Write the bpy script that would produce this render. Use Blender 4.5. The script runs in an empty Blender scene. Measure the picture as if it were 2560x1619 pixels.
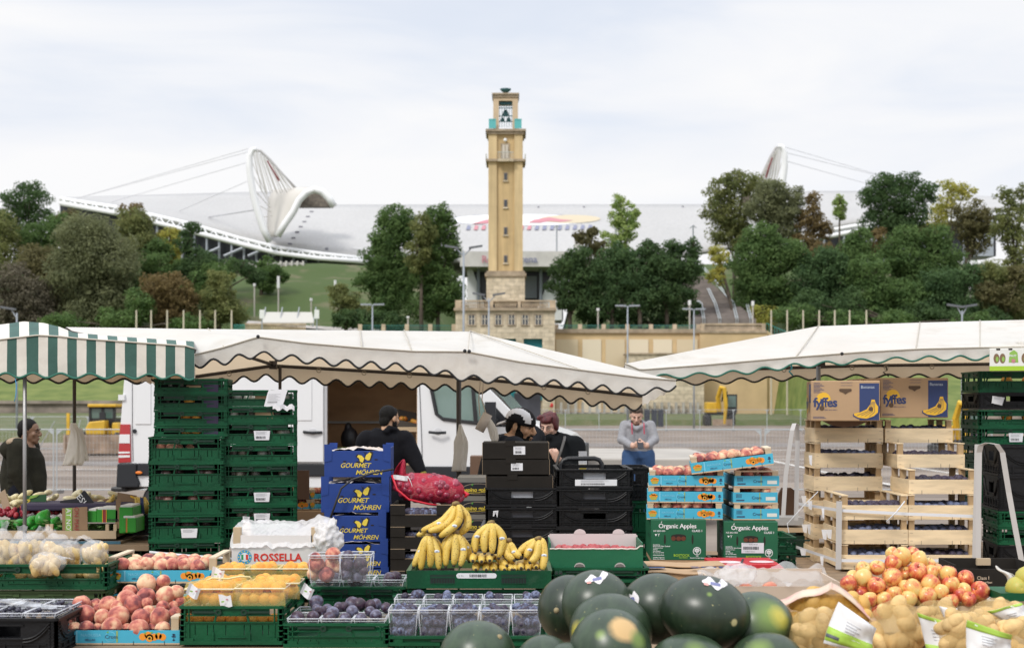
import bpy,bmesh,math,random
import numpy as np
from mathutils import Vector,Matrix,noise
rad=math.radians
random.seed(7)
sc=bpy.context.scene
COL=sc.collection
F,CX,YH,H=3555.0,1280.0,1010.0,1.65
cam=bpy.data.cameras.new('camera');camo=bpy.data.objects.new('camera',cam);COL.objects.link(camo)
camo.location=(0,0,H);camo.rotation_euler=(rad(90),0,0)
cam.lens=F/2560*36;cam.sensor_width=36;cam.shift_y=(YH-809.5)/2560
cam.clip_start=0.1;cam.clip_end=5000
cam.dof.use_dof=True;cam.dof.focus_distance=7.5;cam.dof.aperture_fstop=4.8
sc.camera=camo
SUN_EL,SUN_AZ=rad(44),rad(215)
w=bpy.data.worlds.new('World');sc.world=w;w.use_nodes=True
nt=w.node_tree;nt.nodes.clear()
def wn(t,**k):
 n=nt.nodes.new(t)
 for a,b in k.items():setattr(n,a,b)
 return n
out=wn('ShaderNodeOutputWorld');mixs=wn('ShaderNodeMixShader')
sky=wn('ShaderNodeTexSky',sky_type='NISHITA',sun_disc=False,sun_elevation=SUN_EL,sun_rotation=SUN_AZ)
b1=wn('ShaderNodeBackground');b1.inputs[1].default_value=0.10
nt.links.new(sky.outputs[0],b1.inputs[0])
tc=wn('ShaderNodeTexCoord');mp=wn('ShaderNodeMapping');mp.inputs['Scale'].default_value=(2.2,2.2,9.0);mp.inputs['Rotation'].default_value=(rad(5),rad(-6),0)
nz=wn('ShaderNodeTexNoise');nz.inputs['Scale'].default_value=1.7;nz.inputs['Detail'].default_value=6;nz.inputs['Roughness'].default_value=.5;nz.inputs['Distortion'].default_value=.5
nt.links.new(tc.outputs['Generated'],mp.inputs[0]);nt.links.new(mp.outputs[0],nz.inputs[0])
sep=wn('ShaderNodeSeparateXYZ');nt.links.new(tc.outputs['Generated'],sep.inputs[0])
elev=wn('ShaderNodeMapRange');elev.inputs[1].default_value=.10;elev.inputs[2].default_value=.27;elev.inputs[3].default_value=0.0;elev.inputs[4].default_value=.20
nt.links.new(sep.outputs[2],elev.inputs[0])
add=wn('ShaderNodeMath',operation='SUBTRACT');nt.links.new(nz.outputs[0],add.inputs[0]);nt.links.new(elev.outputs[0],add.inputs[1])
cr=wn('ShaderNodeValToRGB');cr.color_ramp.elements[0].position=.20;cr.color_ramp.elements[0].color=(.56,.59,.65,1)
cr.color_ramp.elements[1].position=.50;cr.color_ramp.elements[1].color=(.668,.668,.675,1)
nt.links.new(add.outputs[0],cr.inputs[0])
zen=wn('ShaderNodeMapRange');zen.inputs[1].default_value=.28;zen.inputs[2].default_value=.95;zen.inputs[3].default_value=1.0;zen.inputs[4].default_value=1.95
nt.links.new(sep.outputs[2],zen.inputs[0])
b2=wn('ShaderNodeBackground');nt.links.new(cr.outputs[0],b2.inputs[0]);nt.links.new(zen.outputs[0],b2.inputs[1])
cov=wn('ShaderNodeMapRange');cov.inputs[1].default_value=.0;cov.inputs[2].default_value=.35;cov.inputs[3].default_value=.80;cov.inputs[4].default_value=1.0
nt.links.new(add.outputs[0],cov.inputs[0]);nt.links.new(cov.outputs[0],mixs.inputs[0])
nt.links.new(b1.outputs[0],mixs.inputs[1]);nt.links.new(b2.outputs[0],mixs.inputs[2]);nt.links.new(mixs.outputs[0],out.inputs[0])
sl=bpy.data.lights.new('sun','SUN');sl.energy=1.3;sl.angle=rad(14);sl.color=(1,.96,.90)
so=bpy.data.objects.new('sun',sl);COL.objects.link(so)
so.rotation_euler=(rad(46),0,rad(-35));so.location=(0,-5,40)
sc.view_settings.view_transform='Standard';sc.view_settings.look='None';sc.view_settings.exposure=0.54;sc.view_settings.gamma=1
sc.render.engine='CYCLES'
try:
 sc.cycles.use_denoising=True;sc.cycles.max_bounces=8;sc.cycles.transparent_max_bounces=24;sc.cycles.caustics_reflective=False;sc.cycles.caustics_refractive=False
except Exception:pass
def P(px,py,d):return Vector(((px-CX)*d/F,d,H-(py-YH)*d/F))
def S(px,d):return px*d/F
MATS={}
def M(name,col=(.5,.5,.5),rough=.6,metal=0,var=0,vs=5,bump=0,bs=60,trans=0,alpha=1,sheen=0,coat=0,col2=None,rnd=0,spec=.5,stretch=None,emit=None,sss=0,vlo=.35,vhi=.65):
 if name in MATS:return MATS[name]
 m=bpy.data.materials.new(name);m.use_nodes=True;n=m.node_tree;MATS[name]=m
 p=n.nodes['Principled BSDF'];L=n.links.new
 p.inputs['Base Color'].default_value=(*col,1);p.inputs['Roughness'].default_value=rough;p.inputs['Metallic'].default_value=metal
 p.inputs['Specular IOR Level'].default_value=spec
 if sheen:p.inputs['Sheen Weight'].default_value=sheen;p.inputs['Sheen Roughness'].default_value=.4
 if coat:p.inputs['Coat Weight'].default_value=coat;p.inputs['Coat Roughness'].default_value=.15
 if emit:p.inputs['Emission Color'].default_value=(*emit[0],1);p.inputs['Emission Strength'].default_value=emit[1]
 if sss:p.inputs['Subsurface Weight'].default_value=sss;p.inputs['Subsurface Radius'].default_value=(.02,.01,.006)
 tcn=n.nodes.new('ShaderNodeTexCoord');vec=tcn.outputs['Object']
 if stretch:
  mpn=n.nodes.new('ShaderNodeMapping');mpn.inputs['Scale'].default_value=stretch;L(vec,mpn.inputs[0]);vec=mpn.outputs[0]
 if rnd:
  oi=n.nodes.new('ShaderNodeObjectInfo');va=n.nodes.new('ShaderNodeVectorMath');va.operation='ADD'
  sm=n.nodes.new('ShaderNodeMath');sm.operation='MULTIPLY';sm.inputs[1].default_value=37.0;L(oi.outputs['Random'],sm.inputs[0])
  L(vec,va.inputs[0]);L(sm.outputs[0],va.inputs[1]);vec=va.outputs[0]
 src=None
 if var or col2:
  t=n.nodes.new('ShaderNodeTexNoise');t.inputs['Scale'].default_value=vs;t.inputs['Detail'].default_value=5;L(vec,t.inputs[0])
  r=n.nodes.new('ShaderNodeValToRGB')
  c2=col2 if col2 else tuple(min(1,c*(1+var))for c in col);c1=col if col2 else tuple(c*(1-var)for c in col)
  r.color_ramp.elements[0].position=vlo;r.color_ramp.elements[1].position=vhi
  r.color_ramp.elements[0].color=(*c1,1);r.color_ramp.elements[1].color=(*c2,1)
  L(t.outputs[0],r.inputs[0]);src=r.outputs[0]
  if rnd:
   hs=n.nodes.new('ShaderNodeHueSaturation');mr=n.nodes.new('ShaderNodeMapRange');mr.inputs[3].default_value=1-rnd;mr.inputs[4].default_value=1+rnd
   L(oi.outputs['Random'],mr.inputs[0]);L(mr.outputs[0],hs.inputs['Value']);L(src,hs.inputs['Color']);src=hs.outputs[0]
  L(src,p.inputs['Base Color'])
 if bump:
  t2=n.nodes.new('ShaderNodeTexNoise');t2.inputs['Scale'].default_value=bs;t2.inputs['Detail'].default_value=4;L(vec,t2.inputs[0])
  bn=n.nodes.new('ShaderNodeBump');bn.inputs['Strength'].default_value=bump;bn.inputs['Distance'].default_value=.02
  L(t2.outputs[0],bn.inputs['Height']);L(bn.outputs[0],p.inputs['Normal'])
 if trans or alpha<1:
  mx=n.nodes.new('ShaderNodeMixShader');tr=n.nodes.new('ShaderNodeBsdfTransparent');o=n.nodes['Material Output']
  mx.inputs[0].default_value=alpha if alpha<1 else 1-trans
  L(tr.outputs[0],mx.inputs[1]);L(p.outputs[0],mx.inputs[2]);L(mx.outputs[0],o.inputs['Surface'])
 return m
def lettrough(m,col,f):
 n=m.node_tree;tl=n.nodes.new('ShaderNodeBsdfTranslucent');tl.inputs[0].default_value=(*col,1);mx=n.nodes.new('ShaderNodeMixShader');mx.inputs[0].default_value=f;o=n.nodes['Material Output']
 n.links.new(n.nodes['Principled BSDF'].outputs[0],mx.inputs[1]);n.links.new(tl.outputs[0],mx.inputs[2]);n.links.new(mx.outputs[0],o.inputs['Surface']);return m
class MB:
 def __init__(s,T=None):s.v=[];s.f=[];s.m=[];s.T=T
 def add(s,vs,fs,mi=0,T=None):
  o=len(s.v);T=T or s.T
  if T is not None:vs=[T@Vector(x)for x in vs]
  s.v+=[tuple(x)for x in vs];s.f+=[tuple(o+i for i in f)for f in fs];s.m+=[mi]*len(fs);return s
 def box(s,x0,x1,y0,y1,z0,z1,mi=0,T=None):
  return s.add([(x0,y0,z0),(x1,y0,z0),(x1,y1,z0),(x0,y1,z0),(x0,y0,z1),(x1,y0,z1),(x1,y1,z1),(x0,y1,z1)],[(0,3,2,1),(4,5,6,7),(0,1,5,4),(1,2,6,5),(2,3,7,6),(3,0,4,7)],mi,T)
 def cbox(s,c,sx,sy,sz,mi=0,T=None):
  x,y,z=c;return s.box(x-sx/2,x+sx/2,y-sy/2,y+sy/2,z-sz/2,z+sz/2,mi,T)
 def pbox(s,px0,px1,py0,py1,d0,d1,mi=0):
  a=P(px0,py1,d0);b=P(px1,py0,d0);return s.box(a.x,b.x,d0,d1,a.z,b.z,mi)
 def prism(s,poly,dvec,mi=0,T=None):
  n=len(poly);p=[Vector(x)for x in poly];d=Vector(dvec)
  return s.add(p+[x+d for x in p],[tuple(range(n)),tuple(range(2*n-1,n-1,-1))]+[(i,i+n,(i+1)%n+n,(i+1)%n)for i in range(n)],mi,T)
 def tube(s,pts,r,seg=8,mi=0,caps=True,T=None,flat=1.0):
  pts=[Vector(p)for p in pts];n=len(pts)
  rs=r if isinstance(r,(list,tuple))else[r]*n
  vs=[];up=None
  for i,p in enumerate(pts):
   t=(pts[min(i+1,n-1)]-pts[max(i-1,0)])
   t=t.normalized()if t.length>1e-9 else Vector((0,0,1))
   if up is None:up=(Vector((0,1,0))-t*t.y).normalized()if abs(t.z)>.8 else(Vector((0,0,1))-t*t.z).normalized()
   up=(up-t*up.dot(t));up=up.normalized()if up.length>1e-6 else t.orthogonal().normalized()
   sd=t.cross(up)
   for k in range(seg):
    a=2*math.pi*k/seg;vs.append(p+(sd*math.cos(a)+up*math.sin(a)*flat)*rs[i])
  fs=[(i*seg+k,i*seg+(k+1)%seg,(i+1)*seg+(k+1)%seg,(i+1)*seg+k)for i in range(n-1)for k in range(seg)]
  if caps:fs+=[tuple(range(seg-1,-1,-1)),tuple((n-1)*seg+k for k in range(seg))]
  return s.add(vs,fs,mi,T)
 def lathe(s,prof,seg=16,mi=0,T=None):
  n=len(prof);vs=[]
  for r,z in prof:
   for k in range(seg):
    a=2*math.pi*k/seg;vs.append((r*math.cos(a),r*math.sin(a),z))
  fs=[(i*seg+k,i*seg+(k+1)%seg,(i+1)*seg+(k+1)%seg,(i+1)*seg+k)for i in range(n-1)for k in range(seg)]
  return s.add(vs,fs,mi,T)
 def ell(s,c,rx,ry=None,rz=None,seg=16,rings=10,mi=0,T=None,R=None):
  ry=ry or rx;rz=rz or rx;vs=[(0,0,-1)]
  for i in range(1,rings):
   t=-math.pi/2+math.pi*i/rings
   for k in range(seg):
    a=2*math.pi*k/seg;vs.append((math.cos(t)*math.cos(a),math.cos(t)*math.sin(a),math.sin(t)))
  vs.append((0,0,1));c=Vector(c)
  vs=[Vector((x*rx,y*ry,z*rz))for x,y,z in vs]
  if R is not None:vs=[R@x for x in vs]
  vs=[x+c for x in vs]
  fs=[(0,1+(k+1)%seg,1+k)for k in range(seg)]
  for i in range(rings-2):
   o=1+i*seg;fs+=[(o+k,o+(k+1)%seg,o+seg+(k+1)%seg,o+seg+k)for k in range(seg)]
  o=1+(rings-2)*seg;fs+=[(o+k,o+(k+1)%seg,len(vs)-1)for k in range(seg)]
  return s.add(vs,fs,mi,T)
 def grid(s,rows,mi=0,T=None,mfun=None):
  n=len(rows);k=len(rows[0]);o=len(s.v)
  s.add([p for r in rows for p in r],[],mi,T)
  for i in range(n-1):
   for j in range(k-1):
    s.f.append((o+i*k+j,o+i*k+j+1,o+(i+1)*k+j+1,o+(i+1)*k+j));s.m.append(mfun(i,j)if mfun else mi)
  return s
 def mesh(s,name,mats,smooth=False):
  me=bpy.data.meshes.new(name);me.from_pydata(s.v,[],s.f)
  for m in(mats if isinstance(mats,(list,tuple))else[mats]):me.materials.append(m)
  if len(me.materials)>1:me.polygons.foreach_set('material_index',s.m)
  if smooth:me.polygons.foreach_set('use_smooth',[True]*len(me.polygons))
  me.update();return me
def islands(mb):
 par=list(range(len(mb.v)))
 def find(a):
  while par[a]!=a:par[a]=par[par[a]];a=par[a]
  return a
 for f in mb.f:
  r=find(f[0])
  for i in f[1:]:par[find(i)]=r
 g={}
 for f,m_ in zip(mb.f,mb.m):g.setdefault(find(f[0]),[]).append((f,m_))
 res=[]
 for fs in g.values():
  b=MB();mp={}
  for f,m_ in fs:
   b.f.append(tuple(mp.setdefault(i,len(mp))for i in f));b.m.append(m_)
  b.v=[mb.v[i]for i in mp];res.append(b)
 return res
def fixn(me):
 bm=bmesh.new();bm.from_mesh(me);bmesh.ops.recalc_face_normals(bm,faces=bm.faces);bm.to_mesh(me);bm.free();return me
def tag(o,label=None,cat=None,group=None,kind=None):
 if label:o['label']=label
 if cat:o['category']=cat
 if group:o['group']=group
 if kind:o['kind']=kind
 return o
def link(name,me,parent=None,loc=None,rot=None):
 o=bpy.data.objects.new(name,me);COL.objects.link(o)
 if parent is not None:o.parent=parent
 if loc is not None:o.location=loc
 if rot is not None:o.rotation_euler=rot
 return o
def part(name,mb,mats,parent=None,smooth=False,loc=None,rot=None,bevel=0,solid=0,fix=True,label=None,subs=0):
 me=mb if isinstance(mb,bpy.types.Mesh)else mb.mesh(name,mats,smooth)
 if fix and not isinstance(mb,bpy.types.Mesh):fixn(me)
 o=link(name,me,parent,loc,rot)
 if solid:md=o.modifiers.new('solid','SOLIDIFY');md.thickness=solid;md.offset=0
 if subs:md=o.modifiers.new('sub','SUBSURF');md.levels=subs;md.render_levels=subs
 if bevel:md=o.modifiers.new('bevel','BEVEL');md.width=bevel;md.segments=2;md.limit_method='ANGLE'
 if label:o['label']=label
 return o
def thing(name,label,cat,loc=(0,0,0),rz=0,group=None,rot=None):
 o=bpy.data.objects.new(name,None);COL.objects.link(o);o.empty_display_size=.1
 o.location=loc;o.rotation_euler=rot if rot else(0,0,rz);return tag(o,label,cat,group)
def copy_tree(o,parent=None):
 c=o.copy();COL.objects.link(c)
 if parent is not None:c.parent=parent
 for ch in list(o.children):
  if ch is not c:copy_tree(ch,c)
 return c
def struct(name,mb,mats,smooth=False,kind='structure',**k):return tag(part(name,mb,mats,None,smooth,**k),kind=kind)
def lerp(a,b,t):return a+(b-a)*t
def interp(x,pts):
 if x<=pts[0][0]:return pts[0][1]
 for(x0,y0),(x1,y1)in zip(pts,pts[1:]):
  if x<=x1:return y0+(y1-y0)*(x-x0)/(x1-x0)
 return pts[-1][1]
def pick(*a):return random.choice(a)
TXT={}
def textmesh(body,size=1,shear=0,bold=0,align='LEFT',space=1):
 k=(body,shear,bold,align,space)
 if k not in TXT:
  cu=bpy.data.curves.new('t','FONT');cu.body=body;cu.size=1;cu.shear=shear;cu.offset=bold;cu.align_x=align;cu.space_character=space;cu.resolution_u=2
  ob=bpy.data.objects.new('t',cu);me=bpy.data.meshes.new_from_object(ob)
  TXT[k]=([tuple(v.co)for v in me.vertices],[tuple(p.vertices)for p in me.polygons])
  bpy.data.objects.remove(ob);bpy.data.meshes.remove(me);bpy.data.curves.remove(cu)
 v,f=TXT[k];return[(x*size,y*size)for x,y,_ in v],f
class Print:
 def __init__(s,mb,o,u,v,lift=.0008):s.mb=mb;s.o=Vector(o);s.u=Vector(u).normalized();s.w=Vector(v).normalized();s.n=s.u.cross(s.w);s.l=lift
 def pt(s,a,b,k=1):return s.o+s.u*a+s.w*b+s.n*(s.l*k)
 def rect(s,a0,a1,b0,b1,mi,k=1):s.mb.add([s.pt(a0,b0,k),s.pt(a1,b0,k),s.pt(a1,b1,k),s.pt(a0,b1,k)],[(0,1,2,3)],mi)
 def poly(s,pts,mi,k=1):s.mb.add([s.pt(a,b,k)for a,b in pts],[tuple(range(len(pts)))],mi)
 def disc(s,a,b,r,mi,k=1,rb=None,n=16):s.poly([(a+r*math.cos(2*math.pi*i/n),b+(rb or r)*math.sin(2*math.pi*i/n))for i in range(n)],mi,k)
 def text(s,t,a,b,size,mi,k=2,**kw):
  v,f=textmesh(t,size,**kw);s.mb.add([s.pt(a+x,b+y,k)for x,y in v],f,mi)
 def stroke(s,pts,w,mi,k=2):
  for(a,b),(c,d)in zip(pts,pts[1:]):
   dx,dy=c-a,d-b;L=math.hypot(dx,dy)or 1;ox,oy=-dy/L*w/2,dx/L*w/2
   s.poly([(a+ox,b+oy),(a-ox,b-oy),(c-ox,d-oy),(c+ox,d+oy)],mi,k)
def tmpobj(mb,mats):
 me=mb if isinstance(mb,bpy.types.Mesh)else mb.mesh('tmp',mats);return link('tmp',me)
def bake(o,smooth=True):
 dg=bpy.context.evaluated_depsgraph_get();dg.update();me=bpy.data.meshes.new_from_object(o.evaluated_get(dg))
 old=o.data;bpy.data.objects.remove(o)
 if old.users==0:bpy.data.meshes.remove(old)
 if smooth:me.polygons.foreach_set('use_smooth',[True]*len(me.polygons))
 return me
def remesh(mb,mat,voxel=.008,sm=4):
 o=tmpobj(mb,mat);r=o.modifiers.new('r','REMESH');r.mode='VOXEL';r.voxel_size=voxel;r.use_smooth_shade=True
 if sm:s2=o.modifiers.new('s','SMOOTH');s2.factor=.5;s2.iterations=sm
 me=bake(o);me.materials.clear();me.materials.append(mat);return me
#ground, banks, hill
def ground_z(y):return interp(y,[(20,0),(46,-1.2),(3000,-1.2)])
g_mat=M('gravel_ground',(.135,.105,.083),.95,col2=(.27,.22,.18),vs=.5,bump=.5,bs=14,stretch=(.45,.9,1))
ys=[-15,0,8,14,20,26,32,39,46,60,90,125,160,230,420,900,2500]
xs=[-2500,-600,-120,-60,-25,0,25,60,120,600,2500]
mb=MB();mb.grid([[(x,y,ground_z(y))for x in xs]for y in ys]);struct('ground',mb,g_mat)
mk=M('worn_white_paint',(.62,.60,.56),.9,var=.25,vs=3)
mb=MB()
for(x0,x1,y0,y1)in((2,60,88,88.5),(-2,50,73,73.35),(-30,-3,62,62.3)):
 mb.grid([[(x,y,ground_z(y)+.006)for x in(x0,(x0+x1)/2,x1)]for y in(y0,y1)])
for k in range(6):mb.grid([[(3+k*5+i*.25,y,ground_z(y)+.010)for i in(0,1)]for y in(44,60,72)])
struct('parking_marking',mb,mk)
dk=M('damp_asphalt',(.15,.135,.125),.9,col2=(.24,.21,.19),vs=.8)
mb=MB();mb.grid([[(x,y,ground_z(y)+.012)for x in(2,30,70)]for y in(95,103)]);mb.grid([[(x,y,ground_z(y)+.012)for x in(-60,-30,-12)]for y in(66,71)]);struct('road',mb,dk)
def hill_z(x,y):
 pxv=CX+x*F/max(y,1)
 z=interp(y,[(138,-1.6),(146,.6),(172,5.2),(205,12.0),(236,12.4),(300,31.0),(430,31.0)])
 if-8.7<x<42.2 and y<221:z=-1.9
 if y>=221 and 1130<pxv<1440:z=min(z,12.4)
 z+=noise.noise(Vector((x*.06,y*.06,0)))*.8*(1 if y>240 else .25)
 return z
hg=M('hill_grass',(.050,.082,.014),.95,col2=(.17,.14,.085),vs=.13,vlo=.52,vhi=.70,bump=.6,bs=3)
bg=M('bank_grass',(.085,.125,.018),.95,col2=(.155,.185,.04),vs=.5,bump=.6,bs=6)
hx=sorted(set([-230,-180]+list(range(-140,141,5))+[-8.7,-8.69,42.2,42.21,180,230]))
def hillsheet(name,y0,y1,n,mat):
 mb=MB();mb.grid([[(x,lerp(y0,y1,i/n),hill_z(x,lerp(y0,y1,i/n)))for x in hx]for i in range(n+1)]);struct(name,mb,mat,smooth=True)
hillsheet('grass_bank',138,220.9,16,bg)
hillsheet('hill',221,430,34,hg)
pm=M('path_paving',(.42,.39,.36),.9,var=.12,vs=1)
def path(name,pts,wd):
 mb=MB();rows=[[],[]]
 for a,b in zip(pts,pts[1:]):
  for i in range(6):
   x,y=lerp(a[0],b[0],i/6),lerp(a[1],b[1],i/6)
   for r,o in((0,-wd/2),(1,wd/2)):rows[r].append((x,y+o,hill_z(x,y+o)+.25))
 mb.grid(rows);struct(name,mb,pm,smooth=True)
path('path',[(-46,247),(-34,243),(-20,240)],2.2);path('footpath',[(-66,268),(-58,266)],2.6)
swm=M('terrace_stone',(.26,.22,.18),.9,var=.3,vs=.8,bump=.4,bs=4)
for x0,x1,lab in((-75,-22,'low brown stone terrace wall behind the bulldozer, below the green bank'),(42.5,75,'low brown stone terrace wall below the green bank behind the wooden crates')):
 mb=MB();mb.box(x0,x1,132,133,-1.3,1.7);mb.box(x0-.1,x1+.1,131.7,133.2,1.7,2.0);tag(part('terrace_wall',mb,swm),lab,'wall')
lawn=M('lawn_grass',(.075,.105,.03),.95,col2=(.13,.13,.06),vs=.6)
mb=MB()
for x0,x1,rw in((-75,-18,((106,-1.25),(107,-.50),(118,.1),(131.5,.85))),(3,44,((191,-1.25),(191.6,-.42),(200,.05),(212.5,.25)))):mb.grid([[(x,y,z)for x in(x0,(x0+x1)/2,x1)]for y,z in rw])
struct('lawn',mb,lawn)
#stadium
white=M('white_steel',(.80,.80,.80),.45)
roofm=M('stadium_roof_grey',(.43,.422,.412),.6,var=.04,vs=.05,stretch=(1,1,.2))
roof2=M('stadium_roof_pale',(.47,.462,.45),.6)
darkg=M('dark_glass',(.045,.05,.06),.25)
greyst=M('grey_steel',(.30,.32,.34),.5)
capm=M('stadium_cap_cream',(.58,.55,.50),.6)
concm=M('pale_concrete',(.55,.53,.49),.85,var=.08,vs=.5)
STA=thing('stadium','huge pale grey stadium with curved roof and white arched masts behind the trees','stadium',P(1280,740,330))
def sp(name,mb,mats,par=STA,**k):
 o=part(name,mb,mats,None,**k);o.parent=par;o.matrix_parent_inverse=Matrix.Translation(-par.location)if par is STA else par_inv(par);return o
def sps(name,mb,mats,par=STA,**k):
 for b in islands(mb):o=sp(name,b,mats,par,**k)
 return o
def par_inv(par):
 m=Matrix.Translation(-par.location);q=par.parent
 return m
topL=[(150,498),(400,491),(640,484),(690,484)];botL=[(150,504),(300,530),(450,560),(600,596),(690,620)]
topC=[(655,600),(672,560),(700,540),(745,516),(1940,515)];botC=[(655,612),(690,620),(800,636),(930,648),(1160,652),(1400,652),(1700,640),(1940,600)]
topR=[(1940,490),(2010,482),(2200,482),(2560,500)];botR=[(1940,600),(2000,585),(2130,560),(2340,535),(2560,520)]
def roofsheet(mb,x0,x1,top,bot,n,db,dt):
 rows=[]
 for i in range(9):
  t=i/8;rows.append([P(lerp(x0,x1,k/n),lerp(interp(lerp(x0,x1,k/n),bot),interp(lerp(x0,x1,k/n),top),t**.85),lerp(db,dt,t))for k in range(n+1)])
 mb.grid(rows)
mb=MB();roofsheet(mb,150,690,topL,botL,18,330,372);roofsheet(mb,655,1940,topC,botC,40,326,366);roofsheet(mb,1940,2560,topR,botR,14,330,372)
mb.pbox(880,1700,640,655,330,362)
sp('roof',mb,roofm,smooth=True,solid=1.0)
mb=MB()
for x0,x1,t0,t1 in((880,1000,.12,.78),(1680,1720,.45,.9)):
 rows=[]
 for t in(t0,(t0+t1)/2,t1):
  rows.append([P(x+18*t,lerp(interp(x,botC),interp(x,topC),t**.85),lerp(326,366,t)-1.6)for x in np.linspace(x0,x1,6)])
 mb.grid(rows)
sp('roof_panel',mb,roof2,smooth=True)
def roofpt(px,t,off=1.8):return P(px,lerp(interp(px,botC),interp(px,topC),t**.85),lerp(326,366,t)-off)
red=M('sign_red',(.50,.20,.23),.6);navy=M('sign_navy',(.20,.21,.30),.6);yel=M('sign_yellow',(.54,.46,.32),.6);wht=M('sign_white',(.80,.80,.80),.6)
mb=MB()
def onroof(poly,mi,k):mb.add([roofpt(x,t,1.8+.25*k)for x,t in poly],[tuple(range(len(poly)))],mi)
def ering(cx,cy,rx,ry,n=40,a0=0,a1=2*math.pi):return[(cx+rx*math.cos(lerp(a0,a1,i/n)),cy+ry*math.sin(lerp(a0,a1,i/n)))for i in range(n+(0 if abs(a1-a0-2*math.pi)<.01 else 1))]
onroof(ering(1310,.72,196,.125),1,0);onroof(ering(1310,.715,188,.112),3,1);onroof(ering(1425,.73,76,.085),2,2)
for poly in([(1180,.64),(1215,.72),(1262,.75),(1250,.69),(1215,.64)],[(1320,.66),(1335,.72),(1372,.77),(1400,.73),(1432,.70),(1400,.67),(1372,.69),(1350,.655)]):onroof(poly,0,3)
for i,x in enumerate(range(1165,1470,19)):onroof([(x,.52),(x+4,.61),(x+12,.60),(x+10,.52)],(0 if i%3 else 1)if i<10 else 1,3)
sp('roof_emblem',mb,[red,navy,yel,wht],fix=False)
seamm=M('roof_seam',(.33,.325,.32),.6)
mb=MB()
for x in(705,790,870,1000,1090,1420,1530,1640,1740,1850):mb.tube([roofpt(x+16*t,t,.9)for t in np.linspace(.02,.98,7)],.10,4)
for t in(.35,.68):mb.tube([roofpt(x,t,.9)for x in np.linspace(720,1900,24)],.07,4)
sps('roof_seam',mb,seamm)
mb=MB()
for k in range(7):mb.cbox(roofpt(725+k*9,.10+k*.125,1.4),.9,.9,.7)
for x in(985,1120,1346,1460,1707):mb.cbox(roofpt(x,.96,1.2),.5,.5,.9)
for x,t in((640,.0),(817,.05)):mb.cbox(roofpt(max(x,690),t+.03,1.4),.7,.7,.7)
sps('roof_vent',mb,M('vent_grey',(.22,.22,.25),.6))
mb=MB()
edge=[(150,497),(300,520),(460,556),(600,596),(690,618),(800,634),(925,648)];edge2=[(150,508),(300,535),(460,574),(600,610),(690,632),(800,646),(925,655)]
A=[P(x,y,322)for x,y in edge];B=[P(x,y,320)for x,y in edge2]
mb.tube(A,.48,8);mb.tube(B,.55,8)
for i in range(28):
 t=i/28;x0=lerp(155,915,t);x1=lerp(155,915,(i+.5)/28);x2=lerp(155,915,(i+1)/28)
 mb.tube([P(x0,interp(x0,edge),322),P(x1,interp(x1,edge2),320),P(x2,interp(x2,edge),322)],.2,5)
er=[(1940,604),(2010,588),(2130,566),(2340,540),(2480,528)];er2=[(x,y+14)for x,y in er]
mb.tube([P(x,y,322)for x,y in er],.48,8);mb.tube([P(x,y,320)for x,y in er2],.55,8)
sps('roof_truss',mb,white,smooth=True)
mb=MB()
mb.prism([P(150,512,335),P(330,545,335),P(480,580,335),P(650,620,335),P(930,652,335),P(930,675,335),P(150,675,335)],(0,8,0))
mb.prism([P(2560,530,335),P(2130,572,335),P(1960,605,335),P(1960,680,335),P(2490,640,335),P(2490,545,335)],(0,8,0))
sps('facade',mb,darkg)
mb=MB()
for k in range(20):x=300+k*31;mb.tube([P(x,655,332),P(x,interp(x,edge2)+4,332)],.28,6)
for k in range(9):x=2010+k*50;mb.tube([P(x,660,332),P(x,interp(x,er2)+4,332)],.28,6)
for k in range(5):x=500+k*60;mb.tube([P(x,640,331),P(x+50,618,331)],.35,6)
mb.tube([P(2135,612,331),P(2200,600,331)],.7,6);mb.pbox(2440,2484,535,640,329,331)
sps('facade_column',mb,M('facade_steel',(.42,.45,.5),.5))
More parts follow.
